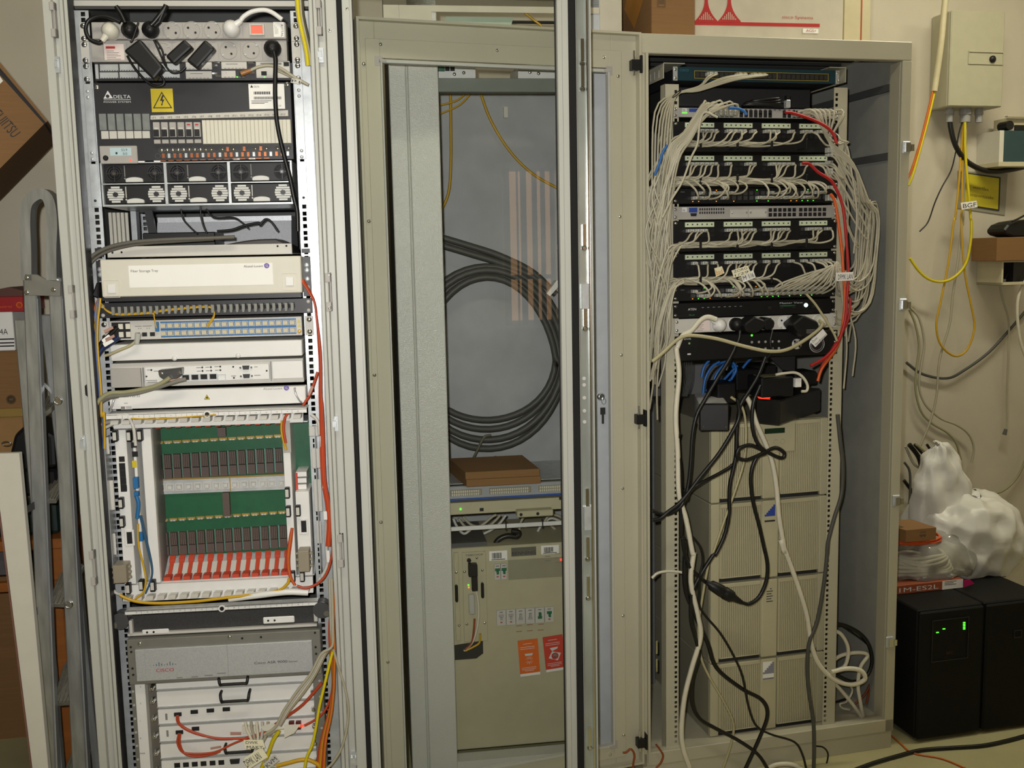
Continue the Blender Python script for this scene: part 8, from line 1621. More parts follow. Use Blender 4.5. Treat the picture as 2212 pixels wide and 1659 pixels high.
# ------------------------------------------------------------------ right background: wall things
def solve(F, px, u, lo=-.6, hi=0):
    """depth in front of the plane at which pixel px sees lateral coordinate u"""
    a = F.at(px, lo)[0]-u; 
    for _ in range(40):
        md = (lo+hi)/2; b = F.at(px, md)[0]-u
        if (b > 0) == (a > 0): lo = md
        else: hi = md
    return lo
wu = W.at(S1(508,450), 0)[0]; bd0 = solve(W, S1(652,450), wu)
z = W.rect(S1(652,70), S1(1010,768), bd0)
wbx = T('wall_cabinet', W, 'grey wall cabinet with black round lock and three cable glands', 'cabinet')
m_cabt = mat('wall_cabinet_grey', (176,172,146), .5, var=.03)
mb = wbx.mb(); mb.box(z[0],z[1],bd0+.012,-.001,z[2],z[3]); bb = wbx.part('body', mb, m_cabt, bev=.004)
mb = wbx.mb(); mb.box(z[0],z[1],bd0,bd0+.011,z[2],z[3]); dd_ = wbx.part('door', mb, m_cabt, bb, bev=.004)
q = W.rect(S1(768,362), S1(1016,468), bd0); mb = wbx.mb(); mb.frame(q, (.002,.002,.003,.006), bd0-.004, bd0+.001); wbx.part('lock_recess', mb, m_cabt, dd_, bev=.001)
c_ = W.at(S1(940,425), bd0); mb = wbx.mb(); mb.lathe((c_[0],bd0,c_[1]), '-d', [(0,.0125),(.006,.0125),(.010,.008),(.011,.003)], 16); wbx.part('lock', mb, m_black, dd_)
GL = []
for x, r in ((635,.012),(748,.019),(845,.013)):
    c_ = W.at(S1(x,790), bd0*.6); GL.append((c_[0], bd0*.6)); mb = wbx.mb(); mb.cyl((c_[0],bd0*.6,z[2]-.05), 'w', r, .05, 10); mb.cyl((c_[0],bd0*.6,z[2]-.022), 'w', r*1.3, .016, 6); wbx.part('cable_gland', mb, mat('gland_grey', (150,150,148), .5), bb)
GW = bd0*.6
def wc(name, K, *a, **k):
    if callable(K): pts, a = [(K, p) for p in a[0]], a[1:]
    else: pts = [(kk, p) for kk, ps in K for p in ps]
    r, m, lab = a[:3]; dd = a[3] if len(a) > 3 else -.02
    return cable(name, W, [(kk(*p), dd) for kk, p in pts], r, m, lab, **k)
cable('conduit_pipe', W, [(S1(608,-30), bd0-.03), (S1(595,80), bd0-.03), (S1(575,300), bd0-.03), (S1(545,520), bd0-.02), (S1(525,655), bd0-.02)], .011, mat('ivory_conduit', (196,186,150), .5), 'ivory conduit pipe slanting past the grey wall cabinet', 'pipe', n=10)
wc('orange_cable', S1, ((515,650),(480,800),(430,1000),(365,1210),(330,1290)), .0045, mat('amber_orange', (196,98,24), .5), 'orange cable leaving the conduit towards the right rack', bd0-.02)
wc('yellow_cable', S1, ((528,655),(490,820),(440,1010),(375,1240),(340,1330)), .0045, m_cabyel2, 'yellow cable leaving the conduit beside the orange one', bd0-.018)
wc('black_cable', S1, ((635,830),(645,930),(680,1050),(750,1150),(850,1210),(950,1228),(1080,1215),(1200,1190)), .0098, m_cabblack, 'thick black cable bending from wall cabinet to the right', GW)
wc('thin_black_cable', S1, ((728,862),(700,960),(680,1080),(645,1220),(580,1340),(530,1450),(480,1590),(420,1659)), .0026, m_cabblack, 'thin black cable falling from the middle gland to rack', GW)
wc('yellow_fibre', ((S1,((738,862),(725,1000),(712,1150),(700,1320),(675,1560))),(S2,((605,80),(570,350),(520,600),(490,760),(520,890),(610,962),(690,920),(738,780),(715,620),(680,450),(660,250),(652,60))),(S1,((722,1500),(725,1300),(735,1050),(745,865)))), .0042, m_cabyel, 'amber fibre in a long hanging loop below the wall cabinet', GW, cat='fibre cable')
wc('yellow_cable', ((S1,((745,862),(745,1050),(755,1200),(768,1350),(785,1560))),(S2,((718,80),(716,200),(690,340),(640,420),(570,468),(500,478),(430,455),(370,400),(318,325)))), .0052, m_cabyel2, 'bright yellow cable sagging from the wall cabinet into the rack', GW-.01)
wc('grey_cable', ((S1,((752,862),(748,1100),(735,1400),(730,1600))),(S2,((655,120),(630,350),(598,560),(578,750),(530,910),(505,1030),(492,1220),(450,1390),(380,1560)))), .0042, m_cabgrey, 'grey cable falling straight behind the loop to the bag', GW+.01)
wc('grey_cable', S2, ((318,645),(380,720),(412,880),(392,1020),(378,1160),(420,1280),(520,1370),(620,1410),(700,1470),(735,1560),(720,1659)), .0046, m_cabgrey, 'outer grey cable of the pair curving out of the rack', -.03)
wc('grey_cable', S2, ((315,660),(355,760),(378,900),(362,1040),(355,1180),(390,1320),(460,1400),(560,1460),(620,1530),(650,1640)), .0046, mat('khaki_cable', (150,146,112), .5), 'inner khaki cable of the pair curving out of the rack', -.03)
wc('dark_cable', S2, ((295,1005),(400,1080),(560,1108),(680,1050),(830,940),(960,800),(1080,660)), .0055, m_cabdk, 'dark grey cable swagged across the bare wall', -.02)
wc('white_cable', S2, ((1080,450),(1030,560),(1018,680),(1035,850),(1075,980)), .006, m_cabwhite, 'white cable hanging at the edge by the brown box', -.12)
wc('network_cable', S2, ((905,400),(908,520),(930,620),(962,740),(960,950),(950,1200),(950,1400),(935,1470)), .004, m_cabgrey, 'grey network cable with loose plug hanging on bare wall', -.03, ends=(1,), endmat=m_inner, endr=.009)
wc('dark_cable', S2, ((915,375),(895,420),(872,440)), .004, m_cabdk, 'short dark cable end with plug under the wall shelf', -.06, ends=(1,), endr=.007)
wc('dark_cable', S2, ((1000,360),(965,410),(935,470),(925,495)), .005, m_cabblack, 'black plug lead under the wall shelf', -.07, ends=(1,), endr=.008)
wc('khaki_cable', crop(1920,960,2212,1300), ((1090,515),(1180,500),(1290,420),(1380,300),(1440,160)), .0045, mat('khaki_cable', (150,146,112), .5), 'khaki cable curving up behind the white bag', -.03)
V6 = crop(1920,960,2212,1300)
for i, (pts, col, r, lab) in enumerate((((( 175,20),(260,200),(340,260),(380,330),(340,520),(190,790)),m_cabgrey,.005,'grey cable crossing in the tangle beside the rack'),((( 215,0),(310,130),(345,260),(355,420),(380,640),(420,815)),m_cabblack,.009,'thick black cable in the tangle beside the rack'),((( 270,0),(380,130),(460,250),(520,330)),m_cabblack,.0055,'black cable slanting right in the tangle'),((( 400,0),(470,100),(555,215)),m_cabblack,.005,'short black cable at the top of the tangle'),((( 160,380),(260,520),(330,640),(400,800)),m_cabblack,.0065,'black cable slanting low in the tangle'),((( 165,190),(215,270),(225,400),(215,620),(175,790)),m_cabdk,.0045,'dark grey cable bowed in the tangle'),((( 290,0),(400,90),(500,170),(560,220)),mat('khaki_cable', (150,146,112), .5),.005,'khaki cable high in the tangle'),((( 385,320),(430,350),(490,395)),m_cabgrey,.0045,'short grey cable stub in the tangle'))):
    cable('tangle_cable', W, [(V6(*p), -.05-.012*i) for p in pts], r, col, lab)
# yellow sign on a grey backing
V5 = crop(2030,230,2212,620)
sg = T('wall_sign', W, 'yellow sign with black border and two lines of lettering on the wall', 'sign')
def wq(mb, P_, e0, e1): mb.prism([W.at(V5(*p), e0) for p in P_][::-1], e0, e1)
mb = sg.mb(); wq(mb, ((170,590),(625,620),(600,1000),(165,935)), -.004, -.001); b_ = sg.part('backing', mb, mat('grey_backing', (150,146,128), .7), bev=.0005)
mb = sg.mb(); wq(mb, ((200,600),(560,650),(548,960),(200,905)), -.007, -.004); bl_ = sg.part('border', mb, m_ink)
mb = sg.mb(); wq(mb, ((212,612),(546,662),(536,945),(212,895)), -.0085, -.007); yf = sg.part('yellow_face', mb, mat('sign_yellow', (198,184,40), .5))
mb = sg.mb(); a_, b_ = W.at(V5(300,752), -.009), W.at(V5(455,778), -.009); text(mb, 'vezérlőcs.', a_[0], a_[1], .011, -.0092, width=b_[0]-a_[0], rot=math.atan2(b_[1]-a_[1], b_[0]-a_[0])); a_, b_ = W.at(V5(270,818), -.009), W.at(V5(505,858), -.009); text(mb, 'központszekr.', a_[0], a_[1], .012, -.0092, width=b_[0]-a_[0], rot=math.atan2(b_[1]-a_[1], b_[0]-a_[0])); sg.part('lettering', mb, mat('brown_print', (92,66,24), .6), yf)
flag(W, 'cable_label', [V5(192,885),V5(338,865),V5(348,925),V5(205,948)], GW-.03, m_paper, 'white label reading BGF on the yellow cables', ('BGF',))
# wall shelf with equipment at the right edge
eq = T('wall_monitor', W, 'dark teal screen box in a cream bracket on the wall', 'monitor')
e = -.12; q = W.rect(S1(1015,935), S1(1260,1160), e); mb = eq.mb(); mb.box(q[0],q[1],e,-.03,q[2],q[3]); b_ = eq.part('screen', mb, mat('dark_teal_board', (44,70,74), .5), bev=.001)
mb = eq.mb(); q2 = W.rect(S1(990,945), S1(1012,1165), e); mb.box(q2[0],q2[1],e-.004,-.001,q[2],q[3]+.0); eq.part('side_bracket', mb, m_cream, b_); mb = eq.mb(); mb.box(q2[0]-.006,q[1],e-.012,-.001,q[2]-.018,q[2]-.001); eq.part('sill', mb, m_beige, b_, bev=.001)
hd = T('open_carton', W, 'small open cream carton with black rolls on top of the teal screen box', 'box'); q3 = W.rect(S1(1025,830), S1(1260,935), e+.02); mb = hd.mb(); mb.box(q3[0]+.012,q3[1],e+.02,-.03,q[3]+.001,q3[3]-.008); b_ = hd.part('carton', mb, m_beige, bev=.001); mb = hd.mb(); mb.hexa([(q3[0],e+.0,q3[3]-.006),(q3[1],e+.0,q3[3]-.006),(q3[1],e+.03,q3[3]-.004),(q3[0]+.012,e+.03,q3[3]-.004),(q3[0],e,q3[3]-.003),(q3[1],e,q3[3]-.003),(q3[1],e+.03,q3[3]),(q3[0]+.012,e+.03,q3[3])]); hd.part('flap', mb, m_beige, b_)
mb = hd.mb(); c_ = W.at(S1(1055,905), e+.01); mb.cyl((c_[0],e+.0,q[3]+.019), 'd', .017, .05, 12); hd.part('tape_roll', mb, m_black, b_); mb = hd.mb(); c_ = W.at(S1(1130,910), e+.01); mb.box(c_[0]-.012,c_[0]+.05,e+.012,e+.02,q[3]+.002,q[3]+.022); hd.part('dark_insert', mb, m_black, b_)
bx_ = T('carton', W, 'small brown cardboard box on the wall shelf at the right edge', 'cardboard box'); e = -.16; q = W.rect(S2(888,190), S2(1120,338), e); mb = bx_.mb(); mb.box(q[0],q[1],e,-.02,q[2],q[3]); bx_.part('carton', mb, m_card, bev=.001)
sh_ = T('wall_shelf', W, 'cream metal wall shelf frame carrying the small brown box', 'shelf'); q4 = W.rect(S2(920,342), S2(1120,495), e+.02); mb = sh_.mb(); mb.box(q4[0],q4[1],e+.02,-.001,q[2]-.006,q[2]-.001); mb.box(q4[0],q4[0]+.008,e+.02,-.001,q4[2],q[2]-.006); mb.box(q4[0],q4[1],e+.02,-.001,q4[2],q4[2]+.01); b_ = sh_.part('frame', mb, m_beige, bev=.001)
mb = sh_.mb(); q5 = W.rect(S2(995,345), S2(1120,455), e+.06); mb.box(q5[0],q5[1],e+.06,-.02,q4[2]+.011,q[2]-.008); sh_.part('dark_unit', mb, m_blackm, b_)
ph = T('desk_phone', W, 'black handset device lying on the small brown box', 'phone'); P_ = [W.at(S2(*p), e+.02) for p in ((930,142),(960,105),(1010,85),(1100,70),(1100,188),(1000,186),(945,170))]; mb = ph.mb(); mb.prism([(p[0], max(p[1], q[3]+.001)) for p in P_][::-1], e+.02, -.04); b_ = ph.part('body', mb, m_black, bev=.006); mb = ph.mb(); mb.tube(smoothpath([W.p3(S2(*p), e+.01) for p in ((985,85),(1020,70),(1075,40),(1110,15))], 3), .004, 6); ph.part('cord', mb, m_cabblack, b_)
# ------------------------------------------------------------------ black UPS towers on the floor with things on top
m_upsb = mat('matt_black_case', (13,13,13), .6, spec=.25)
ux = [R.at(S3(x,1000), .0)[0] for x in (290,614,830)]
tw = R.at(S3(450,862), .0)[1]; UW = ux[1]-ux[0]
for i in range(2):
    u0 = ux[0]+i*(UW+.004); t = T('ups_tower', R, 'black floor standing power unit '+('with row of green lights, next to the right rack' if i == 0 else 'with a dark front, beyond its lit twin'), 'power unit', 'black floor power units')
    mb = t.mb(); mb.box(u0,u0+UW,.012,.62,.012,tw); b_ = t.part('case', mb, m_upsb, bev=.004)
    mb = t.mb(); mb.box(u0+.002,u0+UW-.002,0,.012,.012,tw-.004); f_ = t.part('front_bezel', mb, m_upsb, bev=.005)
    for du in (.02, UW-.04): mb = t.mb(); mb.box(u0+du,u0+du+.02,.04,.58,0,.0115); t.part('foot', mb, m_rubber)
    q = R.rect(S3(355,925), S3(530,1110), -.0) if i == 0 else None
    if i == 0:
        mb = t.mb(); mb.frame(q, .002, -.002, 0); t.part('control_panel', mb, m_blackm, f_)
        mb = t.mb()
        for k in range(5): c_ = R.at(S3(513,933+k*8), 0); mb.box(c_[0]-.0035,c_[0]+.0035,-.0022,0,c_[1]-.0016,c_[1]+.0012)
        for p in ((412,965),(380,983)): c_ = R.at(S3(*p), 0); mb.box(c_[0]-.004,c_[0]+.004,-.0022,0,c_[1]-.0014,c_[1]+.0014)
        t.part('load_light', mb, m_ledg, f_, kind='stuff')
        c_ = R.at(S3(440,1085), 0); mb = t.mb(); text(mb, 'APC', c_[0]-.012, c_[1]-.004, .009, -.0008); t.part('lettering', mb, mat('dim_red_print', (80,40,36), .5), f_)
    else:
        c_ = R.at(S3(780,990), 0); mb = t.mb(); mb.frame((c_[0]-.014,c_[0]+.014,c_[1]-.012,c_[1]+.012), .002, -.002, 0); t.part('logo_plate', mb, m_blackm, f_)
# flat carton, clear bag, orange coil, small box, white bag
fc = T('flat_carton', R, 'flat motherboard carton with orange side print on the black power unit', 'cardboard box')
lo, hi = 0, .5
for _ in range(40):
    md = (lo+hi)/2
    if R.at(S3(400,773), md)[1] > tw: lo = md
    else: hi = md
EC = lo; e = EC; q = R.rect(S3(150,733), S3(507,762), e); q = (ux[0]-.03, q[1], tw+.001, R.at(S3(400,728), e)[1]); mb = fc.mb(); mb.box(q[0],q[1],e,e+.2,q[2],q[3]); b_ = fc.part('carton', mb, mat('orange_brown_print', (150,78,48), .5), bev=.001)
x_ = R.at(S3(405,745), e)[0]; mb = fc.mb(); mb.box(x_,q[1],e-.0006,e,q[2]+.0005,q[3]-.0005); fc.part('white_panel', mb, m_paper, b_); mb = fc.mb(); [mb.box(x_+.008,x_+.05-.01*(k%2),e-.001,e-.0006,q[3]-.004-k*.005,q[3]-.0025-k*.005) for k in range(3)]; fc.part('fine_print', mb, m_ink, b_, kind='stuff')
a_, b2 = R.at(S3(190,773), e), R.at(S3(385,758), e); mb = fc.mb(); text(mb, '1M-ES2L', a_[0], q[2]+(q[3]-q[2])*.22, (q[3]-q[2])*.5, e-.0008, width=b2[0]-a_[0]); fc.part('lettering', mb, m_inkwhite, b_)
PB = q[3]
import math as _m
def blob(t, name, m, cu, cd, w0, prof, fu, fd, seed, amp=.012, n=36, par=None, solid=0, lean=(0,0)):
    """crumpled bag: stacked noisy rings; prof = [(height, radius factor)]"""
    rr = random.Random(seed); ph_ = [(rr.uniform(0,6.28), rr.randint(2,9), rr.uniform(.3,1)) for _ in range(9)]; mb = t.mb(); vs = []; H_ = prof[-1][0]
    for h, f in prof:
        for k in range(n):
            a = 2*_m.pi*k/n; s = sum(_m.sin(a*q+p+h*q*9)*c for p, q, c in ph_)/3.2; s2 = 1+amp*8*s*.35*min(1, f*2)
            x, y = _m.cos(a)*fu*f*s2, _m.sin(a)*fd*f*s2
            vs.append((cu+x+lean[0]*h/H_, cd+y+lean[1]*h/H_, w0+h+amp*.6*_m.sin(3*a+h*40+seed)*(0 if h == 0 else 1)))
    m_ = len(prof); fs = [[j*n+k, j*n+(k+1) % n, (j+1)*n+(k+1) % n, (j+1)*n+k] for j in range(m_-1) for k in range(n)]
    mb.add(vs, fs, True); mb.add([vs[k] for k in range(n)], [list(range(n-1,-1,-1))], True); mb.add([vs[(m_-1)*n+k] for k in range(n)], [list(range(n))], True)
    return t.part(name, mb, m, par, subd=2, disp=amp*1.6)
m_bag = mat('white_polythene', (214,212,204), .4, var=.06, scale=14, bump=.6, bscale=22)
bgw = T('plastic_bag', R, 'crumpled white plastic carrier bag with a tall peak on the power units', 'bag')
e = EC+.12; cL, cR = R.at(V6(455,900), e), R.at(V6(1500,900), e); cu = (cL[0]+cR[0])/2; hw_ = (cR[0]-cL[0])/2; pk = R.at(V6(730,45), e)[1]; sh1 = R.at(V6(1100,620), e)[1]; bs = tw+.001
blob(bgw, 'bag', m_bag, cu, e+.1, bs, [(0,.9),(.03,1.02),(.09,1.03),(.15,.98),(.20,.9),(sh1-bs-.02,.78),(sh1-bs,.6),(sh1-bs+.008,.3)], hw_, .17, 4, .02, 48)
pkx = R.at(V6(720,45), e)[0]; pl0, pr0 = R.at(V6(460,700), e)[0], R.at(V6(1060,560), e)[0]
vs = []; n = 14; rr = random.Random(5)
prof = [(bs+.06, pl0, pr0), (R.at(V6(450,640), e)[1], pl0-.004, pr0), (R.at(V6(520,400), e)[1], R.at(V6(520,400), e)[0], R.at(V6(1000,420), e)[0]), (R.at(V6(580,200), e)[1], R.at(V6(575,200), e)[0], R.at(V6(930,230), e)[0]), (R.at(V6(640,90), e)[1], R.at(V6(645,90), e)[0], R.at(V6(860,120), e)[0]), (pk, R.at(V6(690,50), e)[0], R.at(V6(770,50), e)[0])]
mb = bgw.mb(); m_ = len(prof)
for j, (h, a, b) in enumerate(prof):
    for k in range(n*2):
        f = k/(n*2); x = (a+b)/2-_m.cos(f*2*_m.pi)*(b-a)/2; y = e+.1-_m.sin(f*2*_m.pi)*(.07-.011*j); y += .012*_m.sin(k*2.1+j*1.3)*(1-j/8); vs.append((x, y, h+.006*_m.sin(k*1.7+j)))
mb.add(vs, [[j*2*n+k, j*2*n+(k+1) % (2*n), (j+1)*2*n+(k+1) % (2*n), (j+1)*2*n+k] for j in range(m_-1) for k in range(2*n)], True); mb.add([vs[(m_-1)*2*n+k] for k in range(2*n)], [list(range(2*n))], True); bgw.part('handle_peak', mb, m_bag, subd=2, disp=.03)
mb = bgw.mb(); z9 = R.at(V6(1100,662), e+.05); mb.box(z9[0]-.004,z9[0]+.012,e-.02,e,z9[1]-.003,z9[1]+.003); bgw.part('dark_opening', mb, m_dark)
m_clear = glass('clear_polybag', (250,250,244), 2.2, .12, .22)
cbg = T('polythene_bag', R, 'clear polythene bag full of white cable on the flat carton', 'bag')
e = EC; a_, b_ = R.at(V6(60,1300), e), R.at(V6(1330,1340), e); cu = (a_[0]+b_[0])/2-.03; hw_ = (b_[0]-a_[0])/2*.86; hb = R.at(V6(500,1080), e)[1]-PB
blob(cbg, 'film', m_clear, cu, e+.115, PB+.001, [(0,.93),(.012,1.0),(hb*.45,.93),(hb*.8,.75),(hb,.45),(hb*1.02,.2)], hw_, .11, 9, .018, 40)
for k in range(7):
    mb = cbg.mb(); r_ = .085-.004*(k % 4); mb.tube([(cu-.03+(hw_*.62-.006*k)*_m.cos(a), e+.115+r_*_m.sin(a), PB+.012+hb*.55*(k/7)+.004*_m.sin(a*3+k)) for a in [i*2*_m.pi/40 for i in range(40)]], .006, 6, True); cbg.part('cable_turn', mb, m_cabwhite)
oc_ = T('orange_cord_coil', R, 'flat coil of orange fibre lying on the clear polythene bag', 'cable coil'); cz = R.at(V6(400,1080), .03)
c0 = R.at(V6(380,1050), EC+.02); hwO = (R.at(V6(690,1040), EC+.02)[0]-R.at(V6(90,1040), EC+.02)[0])/2
for k in range(8):
    mb = oc_.mb(); mb.tube([(c0[0]+(hwO-.003*(k % 4))*_m.cos(a), EC+.09+(.06-.003*(k % 3))*_m.sin(a), PB+hb+.004+.004*(k//3)+.003*_m.sin(2*a+k)) for a in [i*2*_m.pi/36 for i in range(36)]], .0024, 5, True); oc_.part('turn', mb, mat('vivid_orange', (216,88,30), .4))
sb = T('small_carton', R, 'small brown cardboard box printed CISCO upside down on orange coil', 'cardboard box'); e = EC+.01; q = R.rect(V6(178,925), V6(500,1052), e); w0_ = PB+hb+.020; q = (R.at(V6(178,1000), e)[0], R.at(V6(498,1000), e)[0], w0_, max(q[3], w0_+.04))
mb = sb.mb(); mb.hexa([(q[0],e,q[2]),(q[1],e,q[2]),(q[1]-.015,e+.11,q[2]),(q[0]-.025,e+.11,q[2]),(q[0],e,q[3]),(q[1],e,q[3]),(q[1]-.015,e+.11,q[3]),(q[0]-.025,e+.11,q[3])]); b_ = sb.part('carton', mb, m_card, bev=.001)
mb = sb.mb(); uc9 = q[0]+(q[1]-q[0])*.66; text(mb, 'CISCO', uc9, (q[2]+q[3])/2+.011, .005, e-.0007, width=.022, rot=math.pi); [mb.box(uc9-.022+k*.0028,uc9-.0212+k*.0028,e-.0007,e,(q[2]+q[3])/2-.002-h_,(q[2]+q[3])/2+.001) for k, h_ in enumerate((.001,.003,.006,.003,.001,.003,.006,.003))]; sb.part('lettering', mb, m_ink, b_)
mb = sb.mb(); mb.box(q[0]-.01,q[0]+.012,e+.03,e+.05,q[3],q[3]+.0008); sb.part('tape', mb, mat('dark_tape', (70,60,24), .4), b_)
cp9 = R.at(V6(845,1440), .0); mb = MB(R); mb.prism([R.at(V6(*p), EC-.01) for p in ((785,1505),(900,1465),(850,1420),(790,1430))], EC-.012, EC-.01); solo('pink_card', R, mb, mat('magenta_card', (180,26,96), .5), 'magenta cardboard corner beside the flat carton', 'card')
# ------------------------------------------------------------------ on top of the right rack
e = .10; RT = RH1+.001
q = R.rect(T1(515,-60), T1(800,205), e); u0 = R.at(T1(515,120), e)[0]; u1 = R.at(T1(802,120), e)[0]; dd9 = .0
for k in range(60):
    if R.at(T1(312,120), e+k*.01)[0] >= u0: dd9 = k*.01; break
    dd9 = k*.01
tb = T('carton', R, 'brown cardboard box with printed diamond on top of the right rack', 'cardboard box'); mb = tb.mb(); mb.box(u0,u1,e,e+min(.36,max(.12,dd9)),RT,RT+.3); b_ = tb.part('carton', mb, m_card, bev=.002)
dp9 = e+min(.36,max(.12,dd9))
mb = tb.mb(); mb.add([(u0-.0006,e+.05,RT+.13),(u0-.0006,e+.13,RT+.06),(u0-.0006,e+.21,RT+.13),(u0-.0006,e+.13,RT+.24)], [(0,1,2,3)]); tb.part('printed_diamond', mb, mat('amber_print', (176,120,48), .6), b_)
z9 = R.rect(T1(555,-30), T1(606,48), e); mb = tb.mb(); mb.frame(z9, .002, e-.0006, e); mb.box(z9[0]+.004,z9[1]-.004,e-.0006,e,z9[2]+.008,z9[2]+.02); tb.part('handling_mark', mb, mat('faint_print', (96,74,48), .7), b_)
ag = T('router_chassis', R, 'cream router chassis with red bridge logo on top of the right rack', 'router'); e = .14
q0 = R.at(T1(802,150), e)[0]; q1 = R.at(T1(1785,200), e)[0]; mb = ag.mb(); mb.box(u1+.006 if q0 < u1 else q0,q1,e,.6,RT,RT+.34); m_ags = mat('warm_white_panel', (196,188,168), .5); b_ = ag.part('chassis', mb, m_ags, bev=.002)
Y = lambda x, y: R.at(T1(x,y), e)
def spire(x): 
    out = []
    for k in range(9): f = k/8; out.append((x-75+(75-11)*(1-(1-f)**2.2), 140-140*f*1.02))
    return [(x-75,150)]+out+[(x+(x-p[0]), p[1]) for p in out[::-1]]+[(x+75,150)]
for xs in (877,1030):
    P_ = [Y(*p) for p in spire(xs)]; mb = ag.mb(); mb.prism(P_[::-1], e-.0008, e); t_ = ag.part('logo_tower', mb, m_red, b_, label='red bridge tower of the printed logo')
    mb = ag.mb(); [mb.box(Y(xs+o,0)[0]-.0011,Y(xs+o,0)[0]+.0011,e-.0012,e-.0008,Y(xs,132)[1],Y(xs,75-abs(o)*-1.1)[1]) for o in (-42,-30,-18,-6,6,18,30,42)]; ag.part('logo_stripes', mb, m_ags, t_) if False else ag.part('logo_stripes', mb, m_ags, b_, kind='stuff')
a_ = Y(800,137), Y(1135,148), Y(1630,158), Y(1630,180), Y(800,166); mb = ag.mb(); mb.prism(list(a_)[::-1], e-.0006, e); ag.part('logo_bar', mb, m_red, b_)
mb = ag.mb(); a_, b2 = Y(1380,122), Y(1585,128); text(mb, 'cisco Systems', a_[0], a_[1], .008, e-.0008, width=b2[0]-a_[0], rot=math.atan2(b2[1]-a_[1], b2[0]-a_[0])); ag.part('lettering', mb, m_red, b_)
q = R.rect(T1(1518,190), T1(1620,222), e); mb = ag.mb(); mb.box(q[0],q[1],e-.0012,e,max(q[2],RT+.002),q[3]); l_ = ag.part('model_plate', mb, m_paper, b_); mb = ag.mb(); a_ = Y(1538,212); text(mb, 'AGS+', a_[0], a_[1], .007, e-.0018, width=Y(1605,212)[0]-a_[0]); ag.part('lettering', mb, m_red, l_)
cx_ = T('upright_carton', R, 'pale upright carton with red edge line on top of the right rack', 'box'); e = .2; q0, q1 = R.at(T1(1792,200), e)[0], R.at(T1(1975,220), e)[0]
mb = cx_.mb(); mb.box(max(q0, ag.parts[0]['mb'].v[1][0]+.004),min(q1,RW-.005),e,.6,RT,RT+.36); b_ = cx_.part('carton', mb, mat('pale_tan_panel', (186,176,142), .6), bev=.001)
z9 = R.at(T1(1905,200), e)[0]; mb = cx_.mb(); mb.box(z9-.002,z9+.002,e-.0008,e,RT,RT+.36); cx_.part('red_line', mb, mat('red_brown_line', (160,66,30), .5), b_)
# papers and a bar inside the slot above the middle rack
V7 = crop(750,0,1220,200)
pp = T('paper_bundle', M, 'bundle of pale papers pushed in the slot over the middle rack', 'papers')
for k, col in enumerate((mat('pale_green_paper',(180,196,170),.5),mat('pale_yellow_paper',(204,196,150),.5),m_paper,mat('pale_teal_paper',(170,198,190),.5))):
    a_, b_ = M.at(V7(930+k*12,185-k*6), .03+.01*k), M.at(V7(1690-k*40,150-k*5), .03+.01*k); mb = pp.mb(); mb.hexa([(a_[0],.03+.01*k,so[2]-.03),(b_[0]-.02,.03+.01*k,so[2]-.03),(b_[0]-.02,.035+.01*k,so[2]-.03),(a_[0],.035+.01*k,so[2]-.03),(a_[0]+.02,.03+.01*k,so[3]-.004-.003*k),(b_[0],.03+.01*k,so[3]-.004-.003*k),(b_[0],.035+.01*k,so[3]-.004-.003*k),(a_[0]+.02,.035+.01*k,so[3]-.004-.003*k)]); pp.part('sheet', mb, col)
z9 = M.rect(V7(1640,190), V7(2150,212), .06); mb = MB(M); mb.box(z9[0],z9[1],.08,.1,z9[2],z9[3]); solo('black_bar', M, mb, m_blackm, 'black bar inside the slot over the middle rack', 'bar')
cable('yellow_fibre', M, [(V7(1800,125), .02), (V7(1880,190), .02), (V7(1975,262), .02)], .003, m_cabyel, 'short yellow fibre slanting in the slot over middle rack', 'fibre cable')
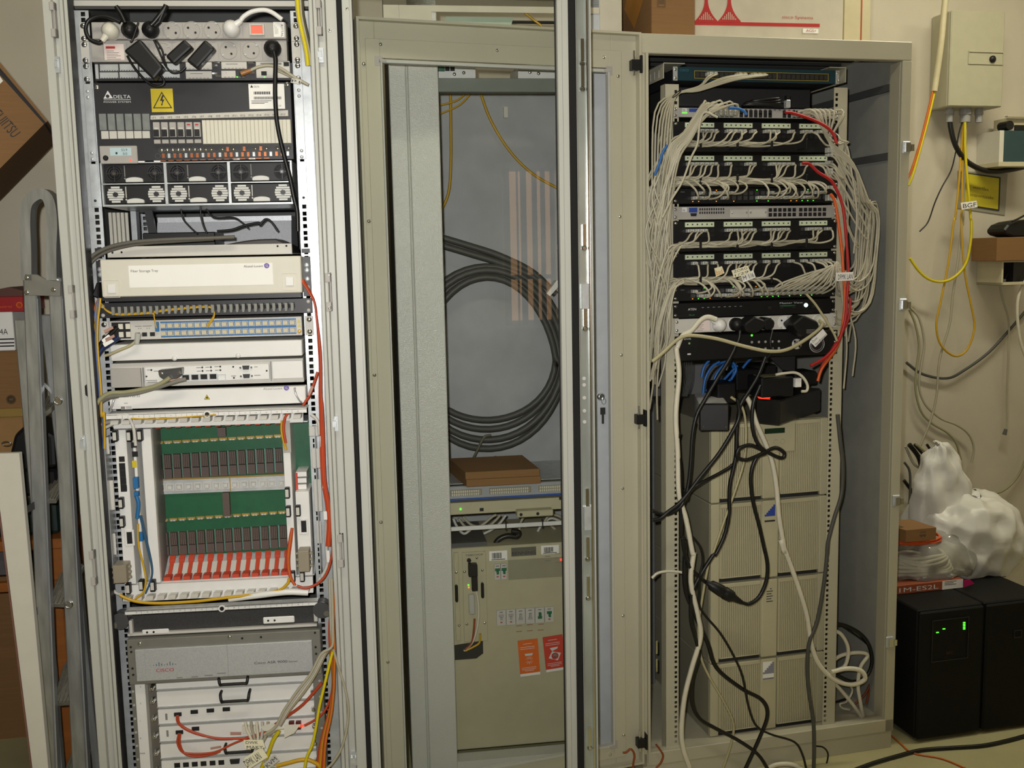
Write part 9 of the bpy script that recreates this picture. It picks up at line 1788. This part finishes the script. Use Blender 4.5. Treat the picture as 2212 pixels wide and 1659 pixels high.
# floor cables, right foreground
def onfloor(px, h=.006):
    v = RCT @ Vector(((px[0]-1106)/FPX, (px[1]-829.5)/FPX, 1)); k = (h-CAM.z)/v.z; p = CAM+v*k-R.o; return (p.dot(R.U), p.dot(R.D), h)
cable('power_cable', R, [onfloor(S3(*p)) for p in ((-60,1680),(60,1635),(180,1600),(300,1570),(450,1558),(600,1548),(720,1525),(850,1490))], .006, m_cabblack, 'black power cable lying on the floor before the black units')
cable('floor_fibre', R, [onfloor(S3(*p), .003) for p in ((150,1495),(200,1540),(260,1585),(400,1612),(520,1660))], .0025, mat('amber_orange', (196,98,24), .5), 'thin orange fibre lying on the floor by the plinth', 'fibre cable')
cable('floor_cable', R, [onfloor(R4(*p), .007) for p in ((960,1690),(1040,1640),(1130,1630),(1200,1645),(1260,1690))], .007, m_cabwhite, 'white cable bow lying on the floor before the sill')
# ------------------------------------------------------------------ window in the wall behind the camera (mirrored in the glass door)
def mirror_hit(px):
    v = (RCT @ Vector(((px[0]-1106)/FPX, (px[1]-829.5)/FPX, 1))).normalized(); n_ = LD.D; k = (LD.o-CAM).dot(n_)/v.dot(n_); p = CAM+v*k; r = v-n_*2*v.dot(n_)
    k2 = ((W.o+W.D*(WD0+.02))-p).dot(W.D)/r.dot(W.D); h = p+r*k2-W.o; return (h.dot(W.U), h.z)
a_, b_ = mirror_hit((1085,370)), mirror_hit((1205,690)); wu0, wu1 = sorted((a_[0], b_[0])); ww0, ww1 = sorted((a_[1], b_[1])); wu1 = min(wu1, WX1-.05); wu0 = max(wu0, WX0+.05)
t = T('window_1', W, kind='structure'); mb = t.mb(); mb.frame((wu0-.06,wu1+.06,ww0-.06,ww1+.06), .06, WD0+.001, WD0+.05); fr9 = t.part('window_frame', mb, m_white)
mb = t.mb(); mb.box(wu0,wu1,WD0+.01,WD0+.04,ww0+(ww1-ww0)*.28,ww0+(ww1-ww0)*.28+.03); t.part('glazing_bar', mb, m_white, fr9)
mb = t.mb(); mb.box(wu0,wu1,WD0+.002,WD0+.006,ww0,ww1); t.part('lit_pane', mb, mat('street_lit_pane', (228,176,122), .4, emit=4), fr9)
rr = random.Random(2); x = wu0
while x < wu1-.02:
    wd = rr.uniform(.012,.05); mb = t.mb(); mb.box(x,x+wd,WD0+.055,WD0+.06,ww0-.03,ww1+.02); t.part('blind_slat', mb, mat('grey_blind', (120,116,108), .8), fr9); x += wd+rr.uniform(.012,.05)
finish_all()
